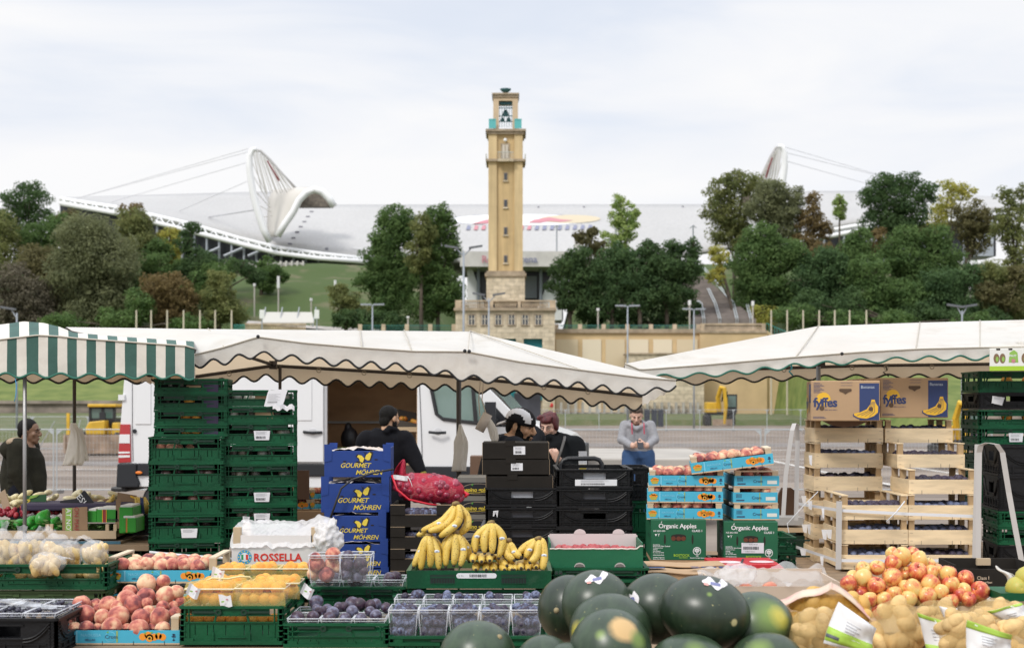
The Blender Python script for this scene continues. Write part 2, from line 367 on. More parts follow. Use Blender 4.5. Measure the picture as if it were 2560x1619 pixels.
def bow(m):
 q=lambda x,y,d:P(x if not m else(1945+(642-x)*(.55 if x>642 else .9)),y-(8 if m else 0),d)
 mb=MB();mb.tube([q(x,y,318)for x,y in((642,374),(632,374),(624,390),(624,425),(632,480),(645,530),(660,575),(674,604))],[.5,.6,.7,.75,.8,.85,.85,.7],10)
 sp('mast',mb,white,smooth=True)
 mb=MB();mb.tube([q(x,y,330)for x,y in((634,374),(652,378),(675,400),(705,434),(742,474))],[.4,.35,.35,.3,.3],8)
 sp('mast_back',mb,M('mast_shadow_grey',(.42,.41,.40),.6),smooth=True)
 mb=MB();tops=[(632,377),(640,378),(650,384),(660,392),(670,402),(682,415),(694,428)]
 for i,(x,y)in enumerate(tops):
  for d in(0,9):mb.tube([q(x+d*.4,y,324),q(655+i*13+d,480+(i%2)*5,326)],.09 if d else .14,5)
 for i in range(5):mb.tube([q(628+i*3,400+i*36,320),q(672+i*2,500+i*10,324)],.09,5)
 sps('mast_rod',mb,M('mast_rod_cream',(.62,.60,.56),.5))
 mb=MB();mb.tube([q(668,402,323),q(698,452,325)],.17,6);sp('red_banner',mb,M('banner_dark_red',(.28,.05,.06),.6))
 L_=[(673,593),(670,560),(671,525),(674,495),(684,477),(700,474),(738,472)]
 R_=[(694,590),(712,560),(733,530),(748,500),(766,482),(786,474),(806,480),(823,497),(835,516)]
 mb=MB();n=12;rows=[]
 for k in range(4):
  t=k/3;row=[]
  for i in range(n+1):
   s_=i/n;li=s_*(len(L_)-1);a=min(int(li),len(L_)-2);lx=lerp(L_[a][0],L_[a+1][0],li-a);ly=lerp(L_[a][1],L_[a+1][1],li-a)
   ri=s_*(len(R_)-4);b=min(int(ri),len(R_)-2);rx=lerp(R_[b][0],R_[b+1][0],ri-b);ry=lerp(R_[b][1],R_[b+1][1],ri-b)
   row.append(q(lerp(lx,rx,t),lerp(ly,ry,t)-math.sin(t*math.pi)*3*s_,lerp(334,318,t)))
  rows.append(row)
 mb.grid(rows);sp('mast_cap',mb,capm,smooth=True,solid=.5)
 mb=MB();mb.tube([q(x,y,317.5)for x,y in R_],.8,8);sp('cap_rim',mb,white,smooth=True)
 mb=MB();mb.prism([q(744,516,330),q(755,496,330),q(770,484,330),q(786,480,330),q(803,485,330),q(818,499,330),q(830,516,330)],(0,3,0));sp('cap_opening_shade',mb,M('opening_shade_brown',(.16,.135,.11),.8,var=.4,vs=1.5))  # dark panel fills the opening below the arch, its shade put into the colour
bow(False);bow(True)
mb=MB()
for a,b in(((620,372),(205,492)),((620,380),(185,498)),((622,405),(262,510)),((626,450),(408,545)),((640,524),(480,549)),((1956,366),(2200,438)),((1958,380),(2200,440)),((1955,400),(2170,460))):
 mb.tube([P(*a,318),P(*b,350)],.06 if b[0]!=480 else .16,5)
sps('stay_cable',mb,M('cable_grey',(.5,.5,.52),.5))
mb=MB();mb.pbox(1150,1420,628,666,300,326);sp('sign_band',mb,concm)
mb=MB();mb.pbox(1172,1408,664,800,312,325);sp('entrance_glass',mb,darkg)
mb=MB()
for x in(1196,1352):mb.tube([P(x,800,305),P(x,664,305)],.35,8)
mb.pbox(1312,1342,690,745,310,312);sps('entrance_column',mb,M('entrance_grey',(.22,.24,.27),.4))
mb=MB();mb.prism([P(1168,668,306),P(1180,668,306),P(1222,800,306),P(1168,800,306)],(0,5,0));mb.prism([P(1376,690,306),P(1385,672,306),P(1405,672,306),P(1405,800,306),P(1332,800,306)],(0,5,0));sps('splayed_wall',mb,white)
mb=MB();pr=Print(mb,P(1204,656,299.8),(1,0,0),(0,0,1),.12);sz=S(24,300)
pr.text('Red Bull ',0,0,sz,0,bold=.02);pr.text('Arena',S(80,300),0,sz,1,bold=.02)
sp('sign_lettering',mb,[red,navy],fix=False)
mb=MB();mb.pbox(1437,1456,585,640,318,322);sp('roof_stair_tower',mb,concm)
mb=MB()
for x in(1270+122,1540,1733):mb.tube([P(x,640,316),P(x,565,316)],.18,5);mb.tube([P(x-8,570,316),P(x,563,316),P(x+8,570,316)],.12,5)
sps('roof_mast',mb,greyst)
mb=MB();mb.pbox(540,760,656,690,300,302)
for k in range(16):mb.pbox(545+k*14,549+k*14,652,690,299.2,300)
tag(part('retaining_wall',mb,concm),'pale ribbed concrete wall under the stadium rim above the grassy slope','wall')
#bell tower and its base
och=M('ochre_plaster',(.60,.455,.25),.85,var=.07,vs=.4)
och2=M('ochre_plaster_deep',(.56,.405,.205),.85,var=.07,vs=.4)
stone=M('sand_stone',(.62,.53,.39),.85,var=.16,vs=1.2)
stone2=M('sand_stone_dark',(.34,.27,.19),.9,var=.25,vs=1.0)
teal=M('teal_metal',(.03,.30,.33),.45);dteal=M('dark_teal_bronze',(.02,.10,.11),.5)
glassd=M('window_dark',(.06,.065,.075),.2);cream=M('cream_frame',(.66,.60,.48),.7)
def coursed(m,w_,h_,k):
 n=m.node_tree;L=n.links.new;bp_=n.nodes['Principled BSDF'];s_=bp_.inputs['Base Color'].links[0].from_socket;tcn=n.nodes.new('ShaderNodeTexCoord');sx=n.nodes.new('ShaderNodeSeparateXYZ');cx_=n.nodes.new('ShaderNodeCombineXYZ');ad=n.nodes.new('ShaderNodeMath');L(tcn.outputs['Object'],sx.inputs[0]);L(sx.outputs[0],ad.inputs[0]);L(sx.outputs[1],ad.inputs[1]);L(ad.outputs[0],cx_.inputs[0]);L(sx.outputs[2],cx_.inputs[1])
 br=n.nodes.new('ShaderNodeTexBrick');br.inputs['Scale'].default_value=1;br.inputs['Brick Width'].default_value=w_;br.inputs['Row Height'].default_value=h_;br.inputs['Mortar Size'].default_value=.035;br.inputs['Color1'].default_value=(1,1,1,1);br.inputs['Color2'].default_value=(.80,.79,.76,1);br.inputs['Mortar'].default_value=(k,k,k,1);L(cx_.outputs[0],br.inputs[0])
 mx=n.nodes.new('ShaderNodeMix');mx.data_type='RGBA';mx.blend_type='MULTIPLY';mx.inputs[0].default_value=1;L(s_,mx.inputs[6]);L(br.outputs[0],mx.inputs[7]);L(mx.outputs[2],bp_.inputs['Base Color'])
coursed(stone,1.3,.62,.62)
def streaked(m,k):
 n=m.node_tree;L=n.links.new;bp_=n.nodes['Principled BSDF'];s_=bp_.inputs['Base Color'].links[0].from_socket;tcn=n.nodes.new('ShaderNodeTexCoord');mp_=n.nodes.new('ShaderNodeMapping');mp_.inputs['Scale'].default_value=(1.6,1.6,.10);t=n.nodes.new('ShaderNodeTexNoise');t.inputs['Scale'].default_value=1;t.inputs['Detail'].default_value=6;L(tcn.outputs['Object'],mp_.inputs[0]);L(mp_.outputs[0],t.inputs[0])
 r=n.nodes.new('ShaderNodeMapRange');r.inputs[1].default_value=.35;r.inputs[2].default_value=.65;r.inputs[3].default_value=k;r.inputs[4].default_value=1.06;L(t.outputs[0],r.inputs[0]);mx=n.nodes.new('ShaderNodeMix');mx.data_type='RGBA';mx.blend_type='MULTIPLY';mx.inputs[0].default_value=1;L(s_,mx.inputs[6]);L(r.outputs[0],mx.inputs[7]);L(mx.outputs[2],bp_.inputs['Base Color'])
streaked(och,.84);streaked(och2,.84);streaked(roofm,.95)
TD=219.0
TW=thing('bell_tower','tall square ochre bell tower with a teal belfry and fire bowl on top','tower',P(1264,750,TD+2.6))
def tp(name,mb,mats,**k):return sp(name,mb,mats,par=TW,**k)
mb=MB();mb.pbox(1216,1312,690,752,TD-.3,TD+6.0);tp('plinth',mb,stone)
mb=MB();mb.pbox(1212,1316,682,690,TD-.6,TD+6.3);mb.pbox(1216,1312,677,682,TD-.3,TD+6);tp('plinth_ledge',mb,stone2)
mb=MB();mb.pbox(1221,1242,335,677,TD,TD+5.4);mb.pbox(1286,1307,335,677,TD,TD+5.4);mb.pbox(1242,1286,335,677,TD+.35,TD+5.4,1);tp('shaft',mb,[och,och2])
mb=MB();mb.pbox(1214,1315,322,328,TD-.5,TD+5.9);mb.pbox(1218,1311,328,335,TD-.25,TD+5.6);tp('cornice',mb,stone2)
mb=MB();mb.pbox(1215,1313,397,403,TD-.45,TD+5.8);tp('string_course',mb,stone2)
mb=MB();mb.pbox(1244,1284,397,403,TD-1.0,TD-.45)
b_=tp('balcony_slab',mb,stone)
mb=MB()
for k in range(13):x=1245+k*3.2;mb.pbox(x-.4,x+.4,380,397,TD-.95,TD-.9)
mb.pbox(1244,1284,379,381,TD-1.0,TD-.88);tp('balcony_railing',mb,M('rail_pale',(.45,.45,.40),.6))
for x in(1214,1312):
 mb=MB();mb.pbox(x,x+2.5,384,398,TD-.4,TD+5.7);tp('side_railing',mb,M('rail_pale'))
mb=MB();mb.pbox(1252,1274,358,397,TD+.2,TD+.3,0);mb.pbox(1256,1262,362,396,TD+.12,TD+.2,1);mb.pbox(1264,1270,362,396,TD+.12,TD+.2,1);tp('balcony_door',mb,[stone2,M('door_pale',(.55,.50,.42),.6)])
mb=MB();mb.ell(P(1263,350,TD),.28,.2,.28);tp('wall_lamp',mb,wht,smooth=True)
for y in(441,508,577,647):
 mb=MB();mb.pbox(1259,1269,y-10,y+10,TD+.22,TD+.35,0);mb.pbox(1257,1271,y+10,y+13,TD+.1,TD+.35,1)
 f=tp('window',mb,[stone2,stone])
 mb=MB();mb.pbox(1260.5,1267.5,y-8,y+8,TD+.15,TD+.22);o=part('pane',mb,glassd);o.parent=f;o.matrix_parent_inverse=f.matrix_parent_inverse.inverted()@f.matrix_parent_inverse if False else Matrix.Identity(4)
mb=MB()
for x0,x1 in((1233,1247),(1281,1295)):
 mb.pbox(x0,x1,243,322,TD+.7,TD+1.6);mb.pbox(x0,x1,243,322,TD+3.8,TD+4.7)
mb.pbox(1247,1281,243,252,TD+.7,TD+4.7);tp('belfry',mb,M('belfry_stone',(.55,.42,.28),.85,var=.08,vs=.5))
mb=MB();mb.pbox(1230,1298,232,236,TD+.3,TD+5.1);mb.pbox(1232,1296,236,243,TD+.5,TD+4.9);tp('belfry_roof',mb,stone2)
mb=MB();mb.lathe([(.3,0),(.5,.1),(.75,.32),(.9,.55),(.82,.55),(.5,.35),(0,.25)],16);o=tp('fire_bowl',mb,dteal,smooth=True);o.parent=TW;o.matrix_parent_inverse=Matrix.Identity(4);o.location=P(1264,232,TD+2.6)-TW.location
mb=MB()
for k in range(6):x=1249+k*6;mb.pbox(x-.6,x+.6,252,318,TD+1.0,TD+1.15)
for y in(270,290,304):mb.pbox(1247,1281,y-1,y+1,TD+1.0,TD+1.15)
mb.pbox(1247,1281,252,262,TD+1.2,TD+1.4);tp('belfry_grille',mb,dteal)
for cx,cy,r in((1264,284,.62),(1256,296,.36),(1272,296,.36)):
 mb=MB();T=Matrix.Translation(P(cx,cy+6,TD+2.6));mb.lathe([(r,0),(r*.85,r*.35),(r*.6,r),(r*.35,r*1.5),(0,r*1.6)],14,T=T);tp('bell',mb,dteal,smooth=True)
for x0,x1 in((1222,1240),(1286,1304)):
 mb=MB();mb.pbox(x0,x1,299,321,TD-.2,TD-.1);mb.pbox(x0,x1,297,299.5,TD-.25,TD-.05);tp('belfry_parapet',mb,M('teal_panel',(.10,.42,.42),.5))
BD=213.5
BH=thing('gatehouse','sandstone base hall with six windows and balustrade below the bell tower','building',P(1263,1062,BD))
def bp(name,mb,mats,**k):return sp(name,mb,mats,par=BH,**k)
mb=MB();mb.pbox(1139,1387,776,846,BD,BD+12)
for x0,x1 in((1139,1234),(1290,1309),(1356,1387)):mb.pbox(x0,x1,846,1064,BD,BD+12)
mb.pbox(1234,1356,846,1064,BD+1.2,BD+12);bp('wall',mb,stone)
mb=MB();mb.pbox(1134,1391,769,776,BD-.5,BD+12.4);bp('cornice',mb,stone2)
mb=MB()
mb.pbox(1138,1389,750,753.5,BD-.1,BD+.25)
for x0,x1 in((1138,1153),(1225,1233),(1294,1302),(1374,1389)):mb.pbox(x0,x1,753.5,769,BD-.1,BD+.3)
for k in range(52):
 x=1155+k*4.2
 if x<1373 and not 1223<x<1235 and not 1292<x<1304:mb.tube([P(x,769,BD+.08),P(x,763,BD+.08),P(x,753.5,BD+.08)],[.06,.1,.05],6)
bp('balustrade',mb,M('balustrade_stone',(.46,.36,.25),.9,var=.2,vs=1))
for x in(1179,1212,1246,1279,1313,1346):
 mb=MB();mb.pbox(x-11,x+11,784,787,BD-.12,BD);mb.pbox(x-11,x+11,811,814,BD-.18,BD)
 for a,b in((-11,-8.5),(8.5,11)):mb.pbox(x+a,x+b,787,811,BD-.1,BD)
 f=bp('window',mb,stone2)
 mb=MB();mb.pbox(x-8.5,x+8.5,787,811,BD-.03,BD+.02,1)
 for a in(-8.5,-1,7):mb.pbox(x+a,x+a+1.8,787,811,BD-.07,BD-.03,0)
 mb.pbox(x-8.5,x+8.5,796,797.5,BD-.07,BD-.03,0);o=part('casement',mb,[cream,glassd]);o.parent=f
for x0,x1 in((1234,1290),(1309,1356)):
 mb=MB();mb.pbox(x0,x1,846,1000,BD+.9,BD+1.2)
 for k in range(6):mb.pbox(x0+k*(x1-x0)/6,x0+k*(x1-x0)/6+.6,852,1000,BD+.8,BD+.9)
 bp('gate',mb,M('teal_gate',(.01,.22,.25),.5))
RW=thing('stadium_wall','long ochre retaining wall with pale panels right of the gatehouse','wall',P(1600,1062,219))
def rp(name,mb,mats,**k):return sp(name,mb,mats,par=RW,**k)
mb=MB();mb.pbox(1387,1750,832,1066,219,221);mb.pbox(1750,1918,832,1066,218.4,221);mb.prism([P(1918,826,219),P(1965,855,219),P(1965,1066,219),P(1918,1066,219)],(0,2,0));rp('wall',mb,M('wall_ochre',(.58,.43,.24),.9,var=.1,vs=.3))
mb=MB();mb.pbox(1387,1752,822,832,218.6,221.1);mb.pbox(1750,1918,826,832,218.2,221.1);rp('coping',mb,stone2)
mb=MB()
for x0,x1,m_ in((1390,1445,0),(1456,1503,1),(1514,1562,0),(1573,1621,1),(1633,1680,1),(1692,1744,0)):mb.pbox(x0,x1,848,1066,218.8,219,m_)
sps('wall_panel',mb,[M('panel_sand',(.60,.50,.34),.9),M('panel_cream',(.68,.60,.45),.9)],par=RW)
mb=MB();mb.pbox(1568,1760,885,1066,214,218.2);mb.pbox(1564,1764,882,886,213.8,218.3,1);rp('ramp_parapet',mb,[stone,stone2])
mb=MB()
for k in range(20):mb.pbox(1400+k*18,1406+k*18,1005,1045,213,213.6)
mb.pbox(1390,1765,1030,1062,213.6,214.5);rp('footing',mb,M('footing_grey',(.40,.38,.34),.9,var=.2,vs=.8))
def railing(x0,x1,step,d,lab,y0=812,y1=832,col='rail_green',fill=True):
 r=thing('railing',lab,'railing',P(x0,y1,d));mb=MB();n=max(1,round((x1-x0)/step))
 for k in range(n+1):x=lerp(x0,x1,k/n);mb.pbox(x-5,x+5,y0-2,y1,d-.2,d+.4)
 sps('post',mb,M('railing_post_stone',(.50,.40,.29),.9,var=.15,vs=1),par=r)
 mb=MB();mb.pbox(x0,x1,y0,y0+1.5,d,d+.08);mb.pbox(x0,x1,y1-4,y1-3,d,d+.08)
 for k in range(int((x1-x0)/2.6)):x=x0+k*2.6;mb.pbox(x,x+.6,y0,y1-2,d+.02,d+.06)
 sp('bars',mb,M('rail_green',(.04,.17,.14),.6),par=r)
railing(1391,1746,59,219.5,'green metal railing between stone posts on the ochre wall right of the tower')
railing(900,1134,58,220,'green metal railing between stone posts left of the gatehouse')
mb=MB();mb.pbox(1752,1914,808,812,218.6,219.2);mb.pbox(1752,1762,812,828,218.6,219.2);mb.pbox(1904,1914,812,828,218.6,219.2);mb.pbox(1752,1914,824,828,218.7,219.1)
for k in range(28):mb.pbox(1764+k*5,1767+k*5,812,824,218.8,219)
tag(part('balustrade',mb,M('balustrade_stone')),'stone balustrade at the foot of the grey stairs','balustrade')
mb=MB();mb.pbox(612,765,808,812,221,221.4);mb.pbox(612,765,826,832,221,221.4)
for k in range(38):mb.pbox(613+k*4,615.4+k*4,812,826,221.1,221.3)
tag(part('balustrade',mb,M('balustrade_stone')),'stone balustrade below the small white slanted roof','balustrade')
for x0,x1,ya,yb,lab in((585,612,812,812,'short green railing beside the stone balustrade at left'),(1916,1990,808,840,'green sloping stair railing right of the ochre wall')):
 mb=MB();a,b=P(x0,ya,219),P(x1,yb,219);mb.tube([a,b],.06,5)
 for k in range(12):q=a.lerp(b,k/11);mb.tube([q,q-Vector((0,0,1.3))],.035,4)
 tag(part('stair_railing' if x0>1000 else 'railing',mb,M('rail_teal',(.05,.28,.24),.6)),lab,'railing')
ST=thing('staircase','wide grey stone staircase with metal handrails climbing the slope','stairs',P(1830,800,224))
mb=MB();n=26
for i in range(n):
 a,b=i/n,(i+1)/n;xl=lerp(1735,1700,a);xr=lerp(1890,1755,a)
 p0,p1=P(xl,lerp(800,690,a),lerp(224,262,a)),P(xr,lerp(800,690,b),lerp(224,262,a));mb.box(p0.x,p1.x,p0.y,p0.y+3,p0.z-1.5,p1.z)
sp('step',mb,M('stair_stone',(.22,.19,.17),.9,var=.15,vs=.6),par=ST)
mb=MB()
for pts in(((1757,800),(1750,762),(1742,755)),((1797,800),(1786,762),(1768,725)),((1840,800),(1830,760),(1756,672)),((1875,800),(1866,765))):
 for o in(0,5):
  q=[P(x+o,y-4,lerp(223,262,(800-y)/110))for x,y in pts];mb.tube(q,.09,6)
  for a,b in zip(q,q[1:]):
   for k in range(4):c=a.lerp(b,k/4);mb.tube([c,c-Vector((0,0,1))],.05,5)
sps('handrail',mb,M('galvanised',(.42,.45,.46),.45),par=ST)
WR=thing('shelter','small slanted white roof on grey posts on the terrace','shelter',P(712,815,222))
mb=MB();mb.prism([P(652,808,222),P(785,808,222),P(780,782,228),P(662,782,228)],(0,0,.15));sp('roof',mb,M('shelter_white',(.50,.48,.43),.6),par=WR)
mb=MB()
for x in(656,698,740,782):mb.tube([P(x,815,221.5),P(x+8,768,229)],.1,5)
sps('post',mb,greyst,par=WR)
#poles and lamps far away
def down(px,d):x=(px-CX)*d/F;return hill_z(x,d)if not(-8.7<x<42.2 and d<221)else-1.2
polem=M('flagpole_cream',(.55,.49,.38),.7)
for i,x in enumerate((341,378,418,459,500,538,579)):
 a=P(x,775,205);mb=MB();mb.tube([(0,0,down(x,205)-a.z),(0,0,0)],[.14,.11],8)
 tag(part('flagpole',mb,polem,loc=a),'bare cream pole in the row before the trees, %s'%('leftmost of the left row','second from left in the left row','before the brown round tree, left one','before the brown round tree, right one','fifth of the left row','sixth of the left row','rightmost of the left row')[i],'pole','cream poles along the bank')
for i,x in enumerate((1928,1968,2008,2048,2087,2124,2166)):
 a=P(x,775,205);mb=MB();mb.tube([(0,0,down(x,205)-a.z),(0,0,0)],[.14,.11],8)
 tag(part('flagpole',mb,polem,loc=a),'bare cream pole in the row above the right canopy, %s'%('leftmost one','second from the left','third from the left','middle one','third from the right','second from the right','rightmost one')[i],'pole','cream poles along the bank')
lm=M('lamp_post_grey',(.30,.33,.36),.45);lhm=M('lamp_head_dark',(.12,.13,.14),.4);lw=M('lamp_white',(.75,.75,.74),.4)
def lamp(px,ytop,d,lab,heads=(-1,1),arm=1.6,droop=.25,T=False,r=.1):
 a=P(px,ytop,d);z0=down(px,d);t=thing('street_lamp',lab,'street lamp',(a.x,d,z0));h=a.z-z0
 mb=MB();mb.tube([(0,0,0),(0,0,h*.5),(0,0,h)],[r*1.3,r,r*.8],8);part('pole',mb,lm,t,smooth=True)
 for sgn in heads:
  mb=MB()
  mb.tube([(0,0,h-(0 if T else .4)),(sgn*arm*.6,0,h+(0 if T else .25))],r*.6,6);part('arm',mb,lm,t)
  mb=MB();x=sgn*arm;mb.prism([(x-sgn*.6,-.18,h+(0 if T else .2)),(x+sgn*.55,-.12,h+(.02 if T else .38)),(x+sgn*.55,.12,h+(.02 if T else .38)),(x-sgn*.6,.18,h+(0 if T else .2))],(0,0,.16));part('lamp_head',mb,lm if T else lhm,t)
 return t
lamp(1159,628,120,'tall grey double street lamp rising between the trees and the tower',arm=1.05)
lamp(1222,745,130,'shorter grey double street lamp before the gatehouse',arm=.95,r=.08)
lamp(931,763,150,'T-shaped grey lamp before the big trees left of the tower',T=True,arm=.7,r=.09)
lamp(1569,766,150,'T-shaped grey lamp before the ochre wall',T=True,arm=.75,r=.09)
lamp(1735,774,160,'T-shaped grey lamp at the foot of the grey stairs',T=True,arm=.75,r=.09)
lamp(2405,776,110,'grey double lamp above the right canopy',arm=.6,r=.08)
lamp(42,782,110,'grey curved single lamp at the far left',heads=(-1,),arm=.7,r=.08)
def bollard(px,y0,y1,d,lab,hd=.45):
 a=P(px,y0,d);b=P(px,y1,d);t=thing('post_lamp',lab,'lamp',b);h=a.z-b.z;mb=MB();mb.tube([(0,0,-1.5),(0,0,h*(1-hd))],.13,6);part('pole',mb,M('post_beige',(.45,.42,.37),.6),t)
 mb=MB();mb.tube([(0,0,h*(1-hd)),(0,0,h)],.24,8);part('lamp_shade',mb,lw,t)
bollard(423,642,700,252,'white cylinder lamp among the trees at left',.6)
bollard(696,690,765,246,'white cylinder lamp on the grassy slope, the taller one',.4)
bollard(838,700,745,258,'white cylinder lamp high on the grassy slope beside the big trees',.5)
bollard(2426,686,750,236,'white cylinder lamp in front of the trees on the right',.6)
bollard(636,708,770,250,'thin pole lamp on the slope left of the white cylinder lamp',.12)
bollard(778,745,790,240,'thin pole lamp above the small white roof',.15)
bollard(1020,790,835,221,'thin pole lamp before the big trees',.1)
bollard(1495,770,835,221,'thin pole lamp behind the green railing under the dark trees',.1)
bollard(1882,752,812,221,'beige post lamp right of the grey stairs',.2)
bollard(1724,750,812,221,'beige post lamp left of the grey stairs',.2)
bollard(2553,672,720,236,'white cylinder lamp at the far right edge',.6)
for px,lab in((655,'white box sign on a pole left of the small white roof'),(792,'white box sign on a pole right of the small white roof')):
 b=P(px,832,214);t=thing('sign_post',lab,'sign',b);mb=MB();mb.tube([(0,0,-1),(0,0,S(40,214))],.1,6);part('pole',mb,lm,t);mb=MB();mb.box(-.35,.35,-.15,.15,S(36,214),S(58,214));part('sign_box',mb,lw,t)
#trees
def leafmat(name,a,b,c=None):
 if name in MATS:return MATS[name]
 m=lettrough(M(name,a,.75,col2=b,vs=.55,vlo=.38,vhi=.62,spec=.2),tuple(min(1,c*1.5)for c in b),.35);return m
def crown_mesh(blobs,dep,n_per,leaf,seed,hole=.0):
 rng=np.random.default_rng(seed);C=[];R=[];PP=[];VV=[]
 for(c,rx,rz)in blobs:
  k=max(10,int(rx*rz*2.6));ry=min(dep,max(rx,rz));A=np.array([rx,ry,rz])
  v=rng.normal(size=(k,3));v/=np.linalg.norm(v,axis=1)[:,None];rr=rng.uniform(.5,1.0,(k,1))
  C.append(np.array(c)+v*rr*A);R.append(rng.uniform(.12,.30,k)*(rx+rz)/2+.3)
  k=int(n_per*rx*rz*1.1);v=rng.normal(size=(k,3));v/=np.linalg.norm(v,axis=1)[:,None]
  PP.append(np.array(c)+v*(rng.uniform(0,1,(k,1))**.4)*A*.96);VV.append(v)
 C=np.vstack(C);R=np.concatenate(R)
 per=np.maximum(10,(n_per*.75*R**2/(R**2).mean()).astype(int));idx=np.repeat(np.arange(len(C)),per);n=len(idx)
 v=rng.normal(size=(n,3));v/=np.linalg.norm(v,axis=1)[:,None]
 pos=C[idx]+v*(R[idx]*rng.uniform(.2,1.1,n)**.6)[:,None]*np.array([1.15,1,.8])
 pos=np.vstack([pos]+PP);v=np.vstack([v]+VV);n=len(pos)
 nrm=v+rng.normal(size=(n,3))*.55+np.array([0,0,.35]);nrm/=np.linalg.norm(nrm,axis=1)[:,None]
 t=np.cross(nrm,rng.normal(size=(n,3)));t/=np.linalg.norm(t,axis=1)[:,None];b=np.cross(nrm,t)
 s=(leaf*rng.uniform(.6,1.35,n))[:,None]
 V=np.stack([pos-t*s,pos-b*s*.55,pos+t*s,pos+b*s*.55],1).reshape(-1,3)
 me=bpy.data.meshes.new('crown');me.vertices.add(4*n);me.vertices.foreach_set('co',V.ravel());me.loops.add(4*n);me.loops.foreach_set('vertex_index',np.arange(4*n))
 me.polygons.add(n);me.polygons.foreach_set('loop_start',np.arange(n)*4);me.polygons.foreach_set('loop_total',np.full(n,4));me.update(calc_edges=True);return me
LEAF={'dark':((0.041,0.0765,0.03),(0.082,0.1366,0.0492)),'green':((0.0573,0.1066,0.0328),(0.1203,0.1886,0.0601)),'olive':((0.0959,0.1208,0.0426),(0.2042,0.2167,0.0782)),'grey':((0.1102,0.1243,0.0639),(0.199,0.2131,0.1066)),'brown':((0.0976,0.0952,0.0415),(0.1647,0.1488,0.0659)),'rust':((0.1281,0.0952,0.0415),(0.2013,0.1488,0.0634)),'yellow':((0.1954,0.222,0.0462),(0.4086,0.3731,0.0888)),'light':((0.1457,0.2309,0.0639),(0.3287,0.3997,0.1332)),'mauve':((0.1037,0.0952,0.0659),(0.1647,0.144,0.1)),'blue':((0.0423,0.082,0.0328),(0.0847,0.1448,0.0547))}
bark=M('bark',(.10,.08,.06),.95,var=.3,vs=2)
tn=[0]
def tree(lab,d,kind,blobs,trunk=None,dens=1.0,leaf=.24,name='tree',cat='tree',dep=None):
 tn[0]+=1;xs_=[b[0]for b in blobs];tx=trunk[0]if trunk else sum(xs_)/len(xs_);ty=trunk[1]if trunk else max(b[1]+b[3]for b in blobs)
 base=P(tx,ty,d);gz=down(tx,d);base.z=min(base.z,gz+2)if not trunk else base.z
 base.z=min(base.z,gz);t=thing(name,lab,cat,base)
 bl=[((P(x,y,d)-base),S(rx,d),S(ry,d))for x,y,rx,ry in blobs]
 bl=[(c_,rx_*1.06,rz_*1.04)for c_,rx_,rz_ in bl];me=crown_mesh(bl,dep or 6,95*dens,leaf,tn[0]);a,b=LEAF[kind];me.materials.append(leafmat('leaves_'+kind,a,b));link('crown',me,t)
 mb=MB();top=max(bl,key=lambda q:q[0].z)[0];rr=.32
 mb.tube([(0,0,-1),(0,0,top.z*.3),(top.x*.4,0,top.z*.6),top],[rr*1.3,rr,rr*.6,.06],7)
 for c,rx,rz in bl:st=Vector((top.x*.2,0,max(.5,min(c.z*.6,top.z*.5))));mid=st.lerp(c,.5)+Vector((0,0,.4));mb.tube([st,mid,c+Vector((0,0,rz*.4))],[rr*.6,rr*.4,.05],5)
 for k in range(10):
  c,rx,rz=bl[k%len(bl)];a_=random.uniform(0,6.28);mb.tube([c-Vector((0,0,rz*.3)),c+Vector((math.cos(a_)*rx*.7,math.sin(a_)*2,rz*random.uniform(.2,.8)))],[.1,.03],4)
 part('trunk',mb,bark,t,smooth=True);return t
